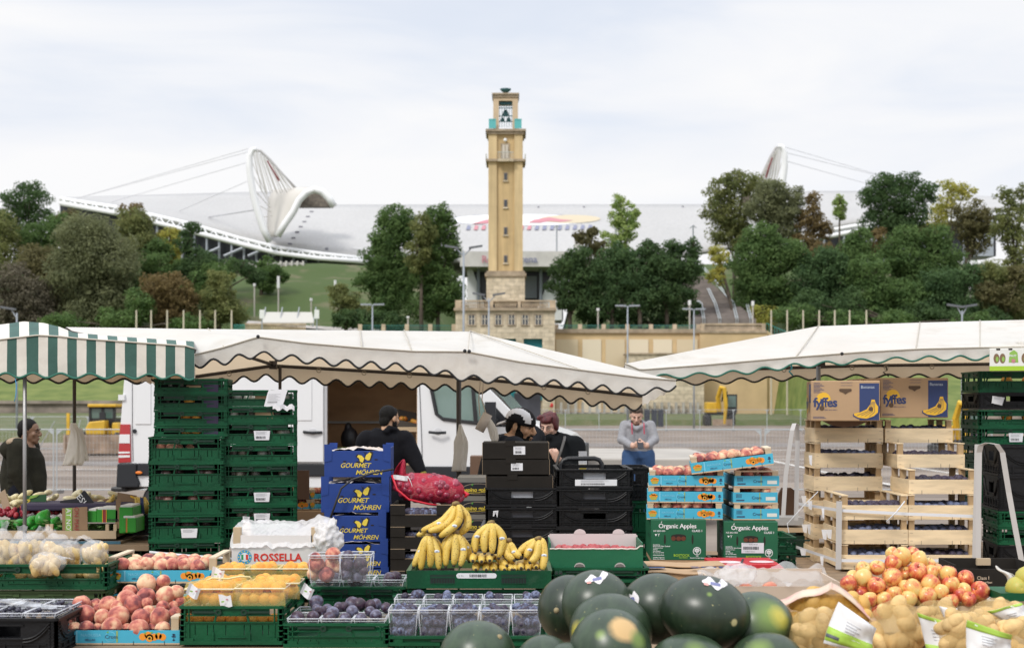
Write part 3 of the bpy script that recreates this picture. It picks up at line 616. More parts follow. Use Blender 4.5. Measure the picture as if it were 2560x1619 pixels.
T_=[('green undergrowth shrub below the slim yellow tree at left',243,'green',[(340,730,40,40),(470,735,40,30),(505,700,36,36),(300,740,30,50)],None,1,'shrub'),('bushy green tree behind the round rust-brown tree',248,'green',[(375,640,36,40),(400,620,30,30),(445,690,40,36),(510,690,30,40)],None,1.1),('dark green bushes on the crest below the stadium truss at left',262,'dark',[(520,655,36,24),(610,668,34,22),(560,690,34,22),(640,690,30,22)],None,1,'shrub'),('dense green tree filling the slope right of the big round tree',236,'green',[(2130,630,45,40),(2150,600,36,30),(2110,650,36,40),(1990,640,36,44)],None,1.1),('dense dark green shrub low on the right slope',226,'dark',[(2020,770,50,40),(2120,765,50,40),(2300,790,60,34),(2380,800,50,30),(2480,800,50,30)],None,1.1,'shrub'),('dark green tree with an open crown at the far left skyline',262,'dark',[(62,500,62,34),(40,540,42,36),(100,545,40,26),(75,470,28,18),(60,590,34,40)],None,.8),('olive tree at the left edge below the skyline tree',250,'olive',[(10,570,40,50),(15,640,40,55)],None,1),('green bushy tree between the brown trees at left',256,'green',[(95,600,55,45),(150,575,55,40),(110,660,60,50)],None,1),('reddish olive tree under the stadium truss at left',258,'brown',[(180,560,50,30),(215,580,40,30)],None,.8),('large olive-brown tree at left, left of the grey-green willow',240,'brown',[(105,660,50,45),(75,640,30,35),(125,720,55,60),(115,780,50,40)],None,1),('broad grey-green weeping tree in the left tree group',235,'grey',[(220,590,80,60),(260,650,85,75),(200,690,75,75),(265,745,65,60),(215,790,80,45)],None,1.1),('mauve-brown bare-looking tree at the lower left',232,'mauve',[(30,700,50,50),(75,740,60,60),(20,780,50,50),(110,790,40,45)],None,1),('tall tree with rust top in the left tree group',250,'olive',[(325,560,42,45),(345,610,50,60),(360,570,25,35)],None,1),('rust-topped crown beside the grey-green weeping tree',254,'rust',[(330,530,32,22),(345,552,34,22)],None,.7),('yellow-leaved slim tree beside the dark narrow tree',252,'yellow',[(425,595,28,30),(420,640,32,34),(440,660,26,24)],None,.9),('dark narrow tree with a bent top below the stadium truss',246,'dark',[(478,570,24,16),(465,605,24,32),(492,650,32,40),(470,690,36,34)],None,1),('green bush on the slope below the slim yellow tree',244,'green',[(395,665,45,34),(360,690,34,40),(540,680,36,26)],None,1),('round rust-brown tree left of the grassy slope',226,'rust',[(420,725,62,48),(392,760,48,44),(452,765,46,42),(420,795,50,30)],(420,822),1.15),('olive-green bushy tree right of the round brown tree',228,'olive',[(545,735,46,40),(575,780,48,40),(520,790,45,38),(550,700,34,26)],None,1.1),('green shrub below the ribbed concrete wall',270,'green',[(672,672,34,30),(665,705,30,26),(575,668,30,26),(700,690,24,22)],None,1,'shrub'),('green-and-tan shrub at the foot of the grassy slope',234,'olive',[(860,755,40,34),(845,730,26,22),(890,790,45,32)],None,1,'shrub'),('dark green shrub under the big trees left of the tower',230,'dark',[(920,800,50,28),(870,800,40,24),(980,805,50,26)],None,1,'shrub'),('tall broad dark green tree, left of the pair beside the tower',240,'green',[(985,545,48,36),(975,595,55,45),(1010,570,36,44),(960,650,52,50),(1000,680,55,55),(935,700,48,40),(980,750,62,50)],(985,830),1.15),('tall loose green tree, right of the pair beside the tower',236,'green',[(1095,540,38,32),(1115,575,36,36),(1075,580,30,36),(1090,630,46,46),(1130,620,28,36),(1085,690,60,46),(1110,735,60,46),(1060,765,50,40)],(1095,830),1.1),('olive crown between the pair of tall trees by the tower',233,'olive',[(1055,570,26,40),(1045,640,36,46),(1060,600,26,40)],None,.9),('dark green spreading tree right beside the tower',226,'dark',[(1420,665,46,34),(1445,640,36,28),(1410,715,45,34),(1460,700,50,45),(1440,750,55,30)],(1425,835),1.15),('dark tree with a bare brown top right of the tower',232,'brown',[(1450,590,14,18),(1470,600,28,26),(1480,578,14,14),(1500,622,22,24)],None,.8),('tall yellow-green poplar-like tree above the dark trees',238,'light',[(1552,510,18,24),(1545,545,28,30),(1565,575,30,34),(1535,605,34,30),(1580,540,16,30),(1555,640,36,26)],None,.7),('dark green dense tree in the middle of the group right of the tower',225,'blue',[(1520,670,48,45),(1550,640,40,30),(1530,725,52,45),(1500,770,50,26)],(1530,835),1.2),('dark green spiky-topped tree left of the grey stairs',226,'dark',[(1620,625,32,26),(1680,620,30,26),(1730,625,28,28),(1650,665,60,42),(1715,680,48,42),(1640,730,60,42),(1700,740,45,34)],(1667,835),1.2),('dark green low tree between the dense tree and the spiky one',224,'blue',[(1590,690,40,40),(1595,745,45,36),(1580,650,28,24)],(1600,835),1.1),('brownish tall tree with sky gaps right of the stairs',262,'olive',[(1860,450,50,24),(1815,475,50,34),(1795,530,42,45),(1840,540,48,48),(1800,585,40,30),(1850,600,40,34),(1890,470,40,28)],None,.85),('grey-green tree crown beside the right stadium mast',256,'grey',[(1930,480,50,30),(1955,530,48,44),(1910,520,46,45),(1985,500,30,36),(1960,570,46,36)],None,1),('big bright green tree right of the grey stairs',238,'green',[(1900,590,48,36),(1880,650,62,52),(1935,640,55,52),(1900,710,66,50),(1950,740,60,55),(1880,760,50,40)],None,1.2),('green-yellow shrubs beside the stairs',232,'yellow',[(1795,640,26,30),(1790,690,26,26),(1915,790,45,30)],None,.8,'shrub'),('rust-brown slim tree between the grey-green crown and the stadium truss',254,'rust',[(2035,500,22,26),(2025,550,34,38),(2055,570,28,30),(2015,600,34,26)],None,.8),('small light green crown against the roof on the right',256,'light',[(2098,510,18,20),(2100,535,18,18)],None,.7),('big round dark green tree on the skyline at right',252,'dark',[(2210,455,38,26),(2260,455,40,28),(2180,495,40,32),(2235,500,55,40),(2310,480,36,30),(2290,530,40,32),(2200,555,55,34),(2250,560,50,32)],None,.95),('pale brown thin-leaved tree beside the big dark tree',260,'yellow',[(2380,470,34,22),(2410,480,30,24),(2365,510,36,32),(2345,550,34,32)],None,.5),('brown crown behind the green hillside trees',252,'brown',[(2430,530,45,28),(2455,560,36,34),(2420,570,40,34),(2440,610,34,32),(2300,590,40,26)],None,.9),('tall loose tree at the right edge',246,'olive',[(2515,490,24,26),(2530,540,34,40),(2505,570,30,36),(2540,610,30,45),(2556,480,16,22),(2550,660,40,40)],None,.75),('bright green hillside tree below the big dark tree',242,'green',[(2270,590,46,30),(2250,640,60,50),(2340,590,44,34),(2350,640,56,50),(2300,690,70,50)],None,1.1),('dark green hillside tree right of the stairs',234,'blue',[(2060,660,55,40),(2030,710,60,52),(2100,700,56,48),(2060,765,70,50)],None,1.15),('green hillside tree in the middle of the right slope',230,'green',[(2170,680,55,45),(2190,735,62,50),(2260,745,60,52),(2180,785,60,38)],None,1.15),('green hillside tree beside the white cylinder lamp at right',230,'blue',[(2360,710,55,48),(2330,765,60,48),(2400,775,55,45),(2420,700,40,40)],None,1.15),('brown-green tree in the lower right corner of the slope',231,'olive',[(2480,690,50,45),(2530,720,46,50),(2490,760,55,45),(2550,780,46,45)],None,1.1),('brown shrubby crown at the lower right edge',228,'brown',[(2520,745,40,40),(2470,730,36,30),(2545,690,36,28)],None,1),('orange-brown small tree below the stadium truss at right',248,'rust',[(2050,625,30,24),(2030,640,26,22),(2195,600,26,34)],None,.8),('dark green shrubs along the foot of the left trees',222,'green',[(300,800,60,30),(350,770,40,45),(480,810,50,20),(160,810,60,26)],None,1,'shrub'),('dark green shrubs along the foot of the right slope',222,'green',[(1990,790,55,34),(2110,800,60,28),(2240,800,60,26),(2430,805,60,24)],None,1,'shrub'),('green shrub under the trees right of the tower',229,'dark',[(1480,790,50,26),(1570,792,50,26),(1660,790,50,26),(1740,780,20,26)],None,1,'shrub'),]
for row in T_:tree(row[0],row[1],row[2],row[3],row[4],row[5],name=row[6]if len(row)>6 else 'tree',cat=row[6]if len(row)>6 else 'tree')
#building site behind the market
galv=M('galvanised',(.42,.45,.46),.45)
wirem=M('fence_wire',(.42,.43,.44),.5)
yelm=M('machine_yellow',(.62,.38,.03),.5,var=.12,vs=1.5);blk=M('machine_black',(.02,.02,.022),.5);mudm=M('muddy_steel',(.30,.22,.16),.8,var=.3,vs=1.2)
glg=M('cab_glass',(.10,.16,.14),.12,spec=.8)
def gp(px,d,z=None):x=(px-CX)*d/F;return Vector((x,d,ground_z(d)if z is None else z))
FP={}
def fence_panel(wd,ht,step=.11):
 k=(round(wd,2),round(ht,2))
 if k not in FP:
  fr=MB();fr.tube([(0,0,0),(0,0,ht)],.021,6);fr.tube([(wd,0,0),(wd,0,ht)],.021,6)
  fr.tube([(0,0,ht-.02),(wd,0,ht-.02)],.021,6);fr.tube([(0,0,.12),(wd,0,.12)],.021,6);fr.prism([(0,-.01,ht),(.22,-.01,ht),(0,-.01,ht-.2)],(0,.02,0));fr.prism([(wd,-.01,ht),(wd-.22,-.01,ht),(wd,-.01,ht-.2)],(0,.02,0))
  wr=MB();n=int(wd/step)
  for i in range(1,n):wr.box(i*wd/n-.0022,i*wd/n+.0022,-.0022,.0022,.12,ht-.02)
  for i in range(1,9):wr.box(0,wd,-.0022,.0022,.12+i*(ht-.14)/9-.0022,.12+i*(ht-.14)/9+.0022)
  ft=MB();ft.box(-.12,.12,-.35,.35,0,.12)
  FP[k]=(fixn(fr.mesh('frame',galv)),wr.mesh('wire_mesh',wirem),ft.mesh('foot',M('foot_grey',(.25,.24,.23),.9)))
 return FP[k]
def fence(px,d,lab,wd=3.5,ht=2.0,brace=False,z=None):
 t=thing('fence_panel',lab,'fence',gp(px,d,z),0,'mobile site fence panels');fr,wr,ft=fence_panel(wd,ht)
 link('frame',fr,t);link('wire_mesh',wr,t);link('foot',ft,t)
 if brace:mb=MB();mb.tube([(.1,.8,0),(wd*.4,0,ht*.85)],.03,5);mb.tube([(wd*.75,0,.1),(wd*.85,.02,ht*.9)],.03,5);part('brace',mb,galv,t)
 return t
for px,lab in((-149,'wire fence panel at the far left behind the boy'),(142,'wire fence panel between the dark pole and the van'),(1336,'wire fence panel behind the woman with red hair'),(1619,'wire fence panel right of the man in the grey hoodie'),(1913,'wire fence panel behind the wooden crates'),(2197,'wire fence panel at far right behind the brown banana boxes')):
 fence(px,44,lab)
for i in range(3):fence(-60+i*140,88,('braced wire fence panel behind the boy, far away','braced wire fence panel left of the yellow bulldozer','braced wire fence panel behind the yellow bulldozer')[i],ht=2.1,brace=True)
for i in range(9):fence(1330+i*84,150,'distant wire fence panel along the foot of the ochre wall',ht=2.3)
mb=MB();a=P(1462,1146,19);b=P(1823,1146,19);mb.box(a.x,b.x,19,23.5,a.z-.17,a.z);mb.box(a.x+.3,b.x-.3,19.3,23.3,0,a.z-.17,1)
tag(part('concrete_slab',mb,[M('slab_concrete',(.40,.37,.33),.9,var=.1,vs=1.5,bump=.2),M('slab_base',(.10,.095,.09),.9)],bevel=.02),'pale flat concrete slab behind the man in the grey hoodie','slab')
DD=80
DZ=thing('bulldozer','yellow bulldozer with black cab and muddy blade behind the fence','bulldozer',gp(250,DD))
def dz(name,mb,mats,par=None,**k):return sp(name,mb,mats,par=par or DZ,**k)
mb=MB();mb.pbox(160,297,1086,1132,DD-1.2,DD-1.0);mb.pbox(160,297,1126,1133,DD-1.45,DD-1.2);mb.pbox(158,163,1088,1130,DD-1.3,DD-.8);mb.pbox(294,299,1088,1130,DD-1.3,DD-.8);dz('blade',mb,mudm)
mb=MB();mb.pbox(166,173,1032,1087,DD-1.2,DD-1.05);dz('marker_post',mb,yelm)
mb=MB();mb.prism([P(213,1086,DD-.5),P(213,1070,DD-.5),P(222,1054,DD-.5),P(262,1050,DD-.5),P(262,1086,DD-.5)],(0,2.2,0));mb.prism([P(278,1086,DD-.5),P(280,1056,DD-.5),P(292,1056,DD-.5),P(298,1075,DD-.5),P(298,1086,DD-.5)],(0,2.2,0));mb.pbox(262,278,1070,1086,DD-.2,DD+1.5);dz('hood',mb,yelm,bevel=.06)
mb=MB()
for x0,x1 in((222,227),(253,259),(282,288)):mb.pbox(x0,x1,1016,1062,DD+.2,DD+.4);mb.pbox(x0,x1,1016,1062,DD+1.9,DD+2.1)
mb.pbox(222,288,1045,1062,DD+.25,DD+2.1);mb.pbox(224,286,1016,1021,DD+.2,DD+2.1);mb.pbox(248,262,1030,1062,DD-.4,DD-.2);dz('cab',mb,blk)
mb=MB();mb.pbox(227,253,1021,1045,DD+.28,DD+.32);mb.pbox(259,282,1021,1060,DD+.28,DD+.32);dz('window',mb,glg)
mb=MB();mb.pbox(218,290,1009,1017,DD,DD+2.3);dz('cab_roof',mb,yelm,bevel=.05)
for x0,x1 in((200,216),(282,300)):
 mb=MB();mb.pbox(x0,x1,1078,1136,DD-.6,DD+3);dz('track',mb,blk,bevel=.2)
def excavator(x,y,k,d,lab):
 t=thing('excavator',lab,'excavator',gp(x,d));q=lambda a,b,e=0:P(x+a*k,y+b*k,d+e)
 def bx(mb,a0,a1,b0,b1,e0,e1,mi=0):p,r=q(a0,b1,e0),q(a1,b0,e0);mb.box(p.x,r.x,d+e0,d+e1,p.z,r.z,mi)
 ht=k*d/F
 for a0 in(-38,22):
  mb=MB();bx(mb,a0,a0+16,-26,0,0,55*ht);sp('track',mb,blk,par=t,bevel=3*ht)
 mb=MB();bx(mb,-20,30,-16,0,-6*ht,-4*ht);sp('blade',mb,mudm,par=t)
 mb=MB();bx(mb,-34,-8,-58,-32,0,50*ht);bx(mb,-34,40,-34,-26,4*ht,50*ht,1);sp('body',mb,[yelm,blk],par=t,bevel=2*ht)
 mb=MB();bx(mb,16,42,-78,-32,2*ht,26*ht);sp('cab',mb,blk,par=t)
 mb=MB();bx(mb,19,39,-74,-46,1.5*ht,2*ht);sp('window',mb,glg,par=t)
 mb=MB();mb.tube([q(-2,-36,.2),q(-6,-70,-5*ht),q(2,-96,-20*ht),q(12,-92,-30*ht)],[5*ht,6*ht,5.5*ht,4*ht],6);mb.tube([q(10,-94,-30*ht),q(14,-50,-28*ht),q(10,-4,-24*ht)],[5*ht,5*ht,3*ht],6);sp('boom',mb,yelm,par=t)
 mb=MB();mb.tube([q(4,-60,-8*ht),q(8,-88,-26*ht)],2*ht,6);mb.tube([q(16,-85,-30*ht),q(12,-30,-28*ht)],2*ht,6);sp('ram',mb,blk,par=t)
 return t
excavator(1801,1063,1.0,185,'small yellow excavator standing far away before the green bank')
excavator(2398,1150,1.5,62,'larger yellow excavator half hidden behind the wooden crates and brown boxes')
mb=MB();mb.pbox(1285,1352,982,1062,120,123);mb.pbox(1292,1300,970,984,120.5,121.5);mb.pbox(1325,1340,972,984,120.5,122);tag(part('site_container',mb,M('site_dark',(.035,.037,.045),.7,var=.4,vs=.6),bevel=.05),'dark site container far behind the seller in the cap','container')
for px in(1618,1636,1652):
 t=thing('waste_bin','dark wheeled bin far away before the ochre wall, %s'%{1618:'left of three',1636:'middle of three',1652:'right of three'}[px],'bin',gp(px,170,-1.2),0,'dark bins by the wall');mb=MB();mb.box(-.32,.32,0,.6,.15,2.2);part('body',mb,M('bin_dark',(.03,.035,.05),.6),t);mb=MB();mb.box(-.36,.36,-.05,.65,2.2,2.3);part('lid',mb,blk,t)
#van
VD=18.0
vw=M('van_white',(.74,.745,.75),.28,coat=.5);vg=M('van_dark_plastic',(.022,.024,.028),.6,spec=.3);ply=M('plywood',(.46,.30,.17),.8,var=.15,vs=2,stretch=(1,1,3));vglass=M('van_glass',(.26,.38,.34),.06,spec=.9,trans=.45)
VAN=thing('van','white delivery van with open side door behind the stalls','van',gp(296,VD))
def vp(name,mb,mats,**k):return sp(name,mb,mats,par=VAN,**k)
W_=2.0
mb=MB();q=lambda x,y,e=0:P(x,y,VD+e)if e==0 else P(x,y,VD)+Vector((0,e,0))
mb.prism([q(293,1216),q(296,1150),q(301,1060),q(316,880),q(330,856),q(825,856),q(825,1216)],(0,.06,0))
mb.prism([q(825,856),q(1050,856),q(1050,905),q(825,905)],(0,.06,0))
mb.prism([q(1050,856),q(1090,858),q(1084,930),q(1082,965),q(1096,1035),q(1112,1048),q(1240,1064),q(1300,1064),q(1348,1068),q(1420,1092),q(1447,1112),q(1450,1160),q(1450,1216),q(1050,1216)],(0,.06,0))
mb.prism([q(1090,858),q(1150,862),q(1178,905),q(1222,966),q(1308,1052),q(1302,1066),q(1240,1064),q(1232,1040),q(1196,975),q(1160,925),q(1084,930)],(0,.06,0))
mb.prism([q(293,1216,W_),q(316,880,W_),q(330,856,W_),q(1150,862,W_),q(1222,966,W_),q(1308,1052,W_),q(1447,1112,W_),q(1450,1216,W_)],(0,-.06,0))
mb.prism([q(318,856),q(1152,862),q(1152,866),q(318,860)],(0,W_,0))
mb.prism([q(1308,1052,.02),q(1348,1060,.02),q(1425,1086,.02),q(1449,1112,.02),q(1443,1116,.02),q(1300,1066,.02)],(0,W_-.04,0))
mb.prism([q(293,1216,.02),q(299,1216,.02),q(322,870,.02),q(316,880,.02)],(0,W_-.04,0))
mb.prism([q(1443,1112,.02),q(1450,1112,.02),q(1450,1216,.02),q(1443,1216,.02)],(0,W_-.04,0))
vp('body',mb,vw,bevel=.015)
mb=MB();mb.prism([q(570,870,-.05),q(818,870,-.05),q(818,1152,-.05),q(570,1152,-.05)],(0,.04,0));mb.prism([q(628,900,-.06),q(790,900,-.06),q(790,1050,-.06),q(628,1050,-.06)],(0,.008,0));vp('sliding_door',mb,vw,bevel=.02)
mb=MB();mb.prism([q(352,900,-.012),q(380,890,-.012),q(380,1060,-.012),q(340,1060,-.012)],(0,.012,0));vp('side_panel',mb,vw,bevel=.008)
mb=MB();mb.prism([q(825,870,.5),q(1050,870,.5),q(1050,1140,.5),q(825,1140,.5)],(0,1.4,0))
mb=MB();mb.box(*[c for c in(q(600,0).x,q(1050,0).x)],VD+1.86,VD+1.92,q(0,1150).z,q(0,866).z);mb.box(q(1046,0).x,q(1050,0).x,VD+.1,VD+1.9,q(0,1150).z,q(0,866).z);mb.box(q(600,0).x,q(1046,0).x,VD+.06,VD+1.86,q(0,1160).z,q(0,1150).z)
mb.box(q(600,0).x,q(604,0).x,VD+.1,VD+1.86,q(0,1150).z,q(0,866).z);vp('cargo_lining',mb,ply)
mb=MB();mb.box(q(604,0).x,q(1000,0).x,VD+1.80,VD+1.86,q(0,1062).z,q(0,1056).z);vp('lashing_rail',mb,galv)
mb=MB();mb.tube([q(1040,990,.3),q(1044,985,.3),q(1044,1070,.3)],.018,6);vp('grab_handle',mb,blk)
mb=MB();mb.prism([q(1086,932,.01),q(1160,925,.01),q(1196,975,.01),q(1232,1038,.01),q(1236,1058,.01),q(1114,1044,.01),q(1098,1032,.01),q(1084,966,.01)],(0,.02,0));vp('side_window',mb,vglass)
mb=MB();mb.tube([q(1084,940,-.01),q(1084,966,-.01),q(1098,1034,-.01),q(1114,1046,-.01),q(1238,1061,-.01)],.022,6);mb.prism([q(1183,960,-.015),q(1191,965,-.015),q(1200,1056,-.015),q(1190,1054,-.015)],(0,.02,0));vp('window_trim',mb,blk)
mb=MB();mb.add([q(1178,905,.08),q(1306,1050,.08),q(1306,1050,W_-.08),q(1178,905,W_-.08)],[(0,1,2,3)]);vp('windscreen',mb,M('screen_glass',(.42,.52,.49),.05,spec=.9),fix=False)
mb=MB();mb.cbox(q(1235,1033,-.2),.13,.10,.29);mb.box(q(1218,0).x,q(1250,0).x,VD-.2,VD,q(0,1052).z,q(0,1046).z);mb.prism([q(1240,1064,-.004),q(1290,1066,-.004),q(1232,1004,-.004)],(0,.01,0));vp('mirror',mb,vg,bevel=.03)
for x0,x1 in((769,816),(1081,1123)):
 mb=MB();mb.tube([q(x0,1078,-.06),q((x0+x1)/2,1080,-.09),q(x1,1079,-.06)],.017,8);mb.ell(q((x0+x1)/2,1077,-.05 if x0<900 else 0),.05,.008,.045,mi=1);vp('door_handle',mb,[vg,M('handle_cup',(.55,.55,.56),.4)])
mb=MB();T=Matrix.Translation(q(338,1077))@Matrix.Rotation(rad(90),4,'X');mb.lathe([(0,.03),(.022,.03),(.028,0)],12,T=T);vp('fuel_cap',mb,vg)
mb=MB();mb.pbox(296,312,986,1000,VD-.03,VD);vp('hinge',mb,vw)
mb=MB();mb.prism([q(297,1156,-.02),q(329,1154,-.02),q(327,1060,-.02),q(302,1060,-.02)],(0,.06,0));tl=vp('tail_light',mb,M('tail_red',(.42,.008,.012),.15,coat=1))
mb=MB();mb.prism([q(299.5,1107,-.026),q(327,1107,-.026),q(327,1085,-.026),q(300.5,1085,-.026)],(0,.01,0));mb.prism([q(298,1133,-.026),q(327,1132,-.026),q(327,1128,-.026),q(298,1128,-.026)],(0,.01,0));mb.prism([q(298,1143,-.026),q(327,1142,-.026),q(327,1137,-.026),q(298,1137,-.026)],(0,.01,0));o=part('lens',mb,M('lens_clear',(.75,.74,.74),.2));o.parent=tl
mb=MB();mb.prism([q(293,1217,-.05),q(296,1158,-.05),q(345,1157,-.05),q(345,1190,-.05),q(352,1205,-.05),q(350,1217,-.05)],(0,.5,0));mb.prism([q(345,1157,-.03),q(825,1157,-.03),q(825,1188,-.03),q(345,1188,-.03)],(0,.03,0));mb.prism([q(1062,1162,-.03),q(1450,1162,-.03),q(1450,1190,-.03),q(1062,1190,-.03)],(0,.03,0));mb.pbox(1442,1458,1112,1215,VD+.1,VD+W_-.1);vp('bumper',mb,vg,bevel=.02)
mb=MB();mb.ell(q(352,1180,-.05),.045,.012,.02);vp('side_marker',mb,M('marker_orange',(.75,.2,.02),.3))
mb=MB();mb.box(q(268,0).x,q(310,0).x,VD+.1,VD+1.8,q(0,1230).z,q(0,1218).z);vp('rear_step',mb,blk,bevel=.02)
mb=MB();mb.tube([q(1058,880,-.004),q(1056,960,-.004),q(1062,1110,-.004),q(1064,1200,-.004)],.006,4);mb.tube([q(332,890,-.004),q(332,1060,-.004),q(334,1152,-.004)],.005,4);mb.box(q(836,0).x-.25,q(836,0).x-.2,VD-.002,VD+.06,q(0,1150).z,q(0,905).z);vp('door_seam',mb,M('seam_grey',(.20,.20,.21),.7))
for x in(420,1330):
 for e in(.05,W_-.3):
  mb=MB();c=Vector((q(x,0).x,VD+e,.36));T=Matrix.Translation(c)@Matrix.Rotation(rad(-90),4,'X');mb.lathe([(.16,0),(.33,0),(.36,.03),(.36,.22),(.33,.25),(.16,.25)],24,T=T);wl=vp('wheel',mb,blk,smooth=True)
  mb=MB();mb.lathe([(0,.03),(.06,.0),(.17,.04),(.17,.2),(0,.2)],20,T=T);o=part('rim',mb,galv);o.parent=wl
mb=MB();c=q(846,1100,.9);mb.ell(c,.12,.1,.16);mb.ell(c+Vector((-.02,0,.14)),.05,.05,.08);tag(part('bag',remesh(mb,M('bag_black',(.012,.012,.016),.5),.012),None),'black tied bag hanging inside the open van','bag')
mb=MB();mb.box(-.22,.22,-.15,.15,0,.15);mb.box(-.20,.20,-.13,.13,.03,.16,1);tag(part('box',mb,[M('box_green',(.04,.25,.05),.6),M('leafy',(.2,.2,.08),.9,var=.5,vs=30)],loc=q(860,1150,.4)),'green produce box on the floor of the open van','box')
t=thing('shelf','pale wooden shelf in the van beside the man in black','shelf',q(1015,1150,.6));mb=MB();mb.box(-.28,.18,-.2,.3,.36,.42);part('board',mb,M('raw_wood',(.55,.42,.27),.7,var=.12,vs=3),t)
mb=MB();mb.box(-.26,-.2,-.18,.28,0,.36);mb.box(.1,.16,-.18,.28,0,.36);part('leg',mb,M('raw_wood'),t)
t=thing('crate','dark crate with yellow fruit on the van shelf, tilted','crate',q(1012,1078,.6)+Vector((0,0,.02)),rot=(0,rad(12),0));mb=MB();mb.box(-.22,.22,-.15,.15,0,.02);mb.box(-.22,.22,-.16,-.14,.02,.1);mb.box(-.22,.22,.14,.16,.02,.22);mb.box(.2,.22,-.14,.14,.02,.12);mb.box(-.22,-.2,-.14,.14,.02,.12);part('body',mb,M('crate_dark',(.05,.04,.03),.7),t)
mb=MB()
for k in range(14):mb.ell((random.uniform(-.18,.18),random.uniform(-.12,.1),random.uniform(.05,.12)),.035)
part('contents',mb,M('fruit_mixed',(.5,.3,.03),.5,col2=(.45,.08,.02),vs=6),t,smooth=True)['kind']='stuff'
RV=Matrix.Translation(VAN.location)@Matrix.Rotation(rad(-5),4,'Z')@Matrix.Translation(-VAN.location)
for o in[VAN]+[x for x in COL.objects if x.get('label','').find('van')>=0 and x.parent is None and x is not VAN and x.get('category')in('bag','box','shelf','crate')]:
 o.location=RV@o.location;o.rotation_euler.z+=rad(-5)
#people
skinA=M('skin_olive',(.52,.31,.19),.55,sss=.1,var=.06,vs=20);skinB=M('skin_pale',(.58,.36,.27),.55,sss=.1,var=.06,vs=20);skinC=M('skin_brown',(.20,.11,.065),.55,sss=.1)
hairb=M('hair_black',(.009,.008,.007),.75,spec=.2,var=.3,vs=60,bump=.5,bs=120);hairr=M('hair_dark_red',(.085,.012,.014),.55,var=.4,vs=50,bump=.6,bs=90,stretch=(1,1,.3));hairg=M('hair_brown',(.06,.035,.02),.65,var=.3,vs=70,bump=.5,bs=100)
def headM(c,h,yaw,pitch=0,roll=0):return Matrix.Translation(c)@Matrix.Rotation(rad(yaw),4,'Z')@Matrix.Rotation(rad(pitch),4,'X')@Matrix.Rotation(rad(roll),4,'Y')@Matrix.Scale(h,4)
def head(mb,T):
 mb.ell((0,.05,.14),.33,.42,.36,T=T);mb.ell((0,-.10,-.10),.265,.29,.36,T=T);mb.ell((0,-.20,-.33),.19,.19,.15,T=T);mb.ell((0,-.30,-.42),.09,.08,.07,T=T)
 mb.tube([(0,-.37,.10),(0,-.44,0),(0,-.50,-.09)],[.045,.055,.062],8,T=T);mb.ell((0,-.455,-.115),.085,.065,.05,T=T)
 mb.ell((0,-.345,.115),.21,.055,.04,T=T);mb.ell((0,-.395,-.235),.10,.045,.026,T=T);mb.ell((0,-.385,-.285),.085,.05,.03,T=T)
 for s in(-1,1):mb.ell((s*.33,.04,-.02),.035,.085,.14,T=T);mb.ell((s*.19,-.27,-.08),.09,.08,.10,T=T)
 mb.tube([(0,.08,-.15),(0,.12,-.48),(0,.15,-.85)],[.24,.235,.27],12,T=T)
def face(t,T,loc,iris=(.03,.018,.01),brow=hairb,lip=(.42,.17,.14),closed=False):
 M4=Matrix.Translation(-loc)@T
 for s in(-1,1):
  mb=MB();mb.ell((s*.125,-.318,.045),.040,.045,.020 if not closed else .008,12,8,T=M4);e=part('eye',mb,M('eye_white',(.42,.38,.35),.3),t,smooth=True)
  mb=MB();mb.ell((s*.125,-.352,.042),.024,.02,.026,10,6,T=M4);part('iris',mb,M('iris',iris,.15),e,smooth=True)
  mb=MB();mb.tube([(s*.05,-.395,.115),(s*.13,-.392,.145),(s*.215,-.345,.125)],[.018,.02,.012],6,T=M4);part('eyebrow',mb,brow,t,smooth=True)
 mb=MB();mb.tube([(-.09,-.425,-.252),(0,-.452,-.248),(.09,-.425,-.252)],[.012,.02,.012],6,T=M4);part('lips',mb,M('lips',lip,.5),t,smooth=True)
def hand(mb,wr,palm,knuck,side,curl,s=1.0,thumb=None):
 wr=Vector(wr);a=Vector(palm).normalized();k=Vector(knuck).normalized();n=Vector(side).normalized()
 for o in(-.027,-.009,.009,.027):mb.tube([wr+k*o*.6*s,wr+a*.09*s+k*o*s],[.017*s,.0135*s],8)
 for i,(o,L)in enumerate(((-.030,.058),(-.010,.072),(.010,.078),(.030,.070))):
  p=wr+a*.09*s+k*o*s;pts=[p];ang=0
  for j,f in enumerate((.42,.32,.26)):
   ang+=curl*(1.0 if j else .8);d=a*math.cos(ang)+n*math.sin(ang);p=p+d*L*f*s;pts.append(p)
  mb.tube(pts,[.0098*s,.0092*s,.0085*s,.0065*s],8)
 p=wr+a*.03*s+k*.028*s;th=thumb or(a*.7+k*.6+n*.4);th=Vector(th).normalized();th2=(th+n*.35+a*.2).normalized()
 mb.tube([p,p+th*.035*s,p+th*.035*s+th2*.030*s,p+th*.035*s+th2*.055*s],[.0145*s,.0115*s,.010*s,.0075*s],8)
def limb(mb,pts,r):mb.tube(pts,r,12);[mb.ell(p,rr)for p,rr in zip(pts[1:-1],r[1:-1])];mb.ell(pts[0],r[0]);mb.ell(pts[-1],r[-1])
def offs(mb,loc):mb.v=[tuple(Vector(v)-loc)for v in mb.v];return mb
def rpart(name,mb,mat,t,loc,vox=.012,sm=4,**k):return part(name,remesh(offs(mb,loc),mat,vox,sm),None,t,**k)
def shell(T,loc,items):
 mb=MB(T=Matrix.Translation(-loc)@T)
 for it in items:mb.ell(*it)
 return mb
V=Vector
D_=13.0;L_=gp(66,D_);q=lambda x,y,e=0:P(x,y,D_)+V((0,e,0))
t=thing('person','boy in a hooded dark olive parka walking past the left stall, seen in profile','person',L_)
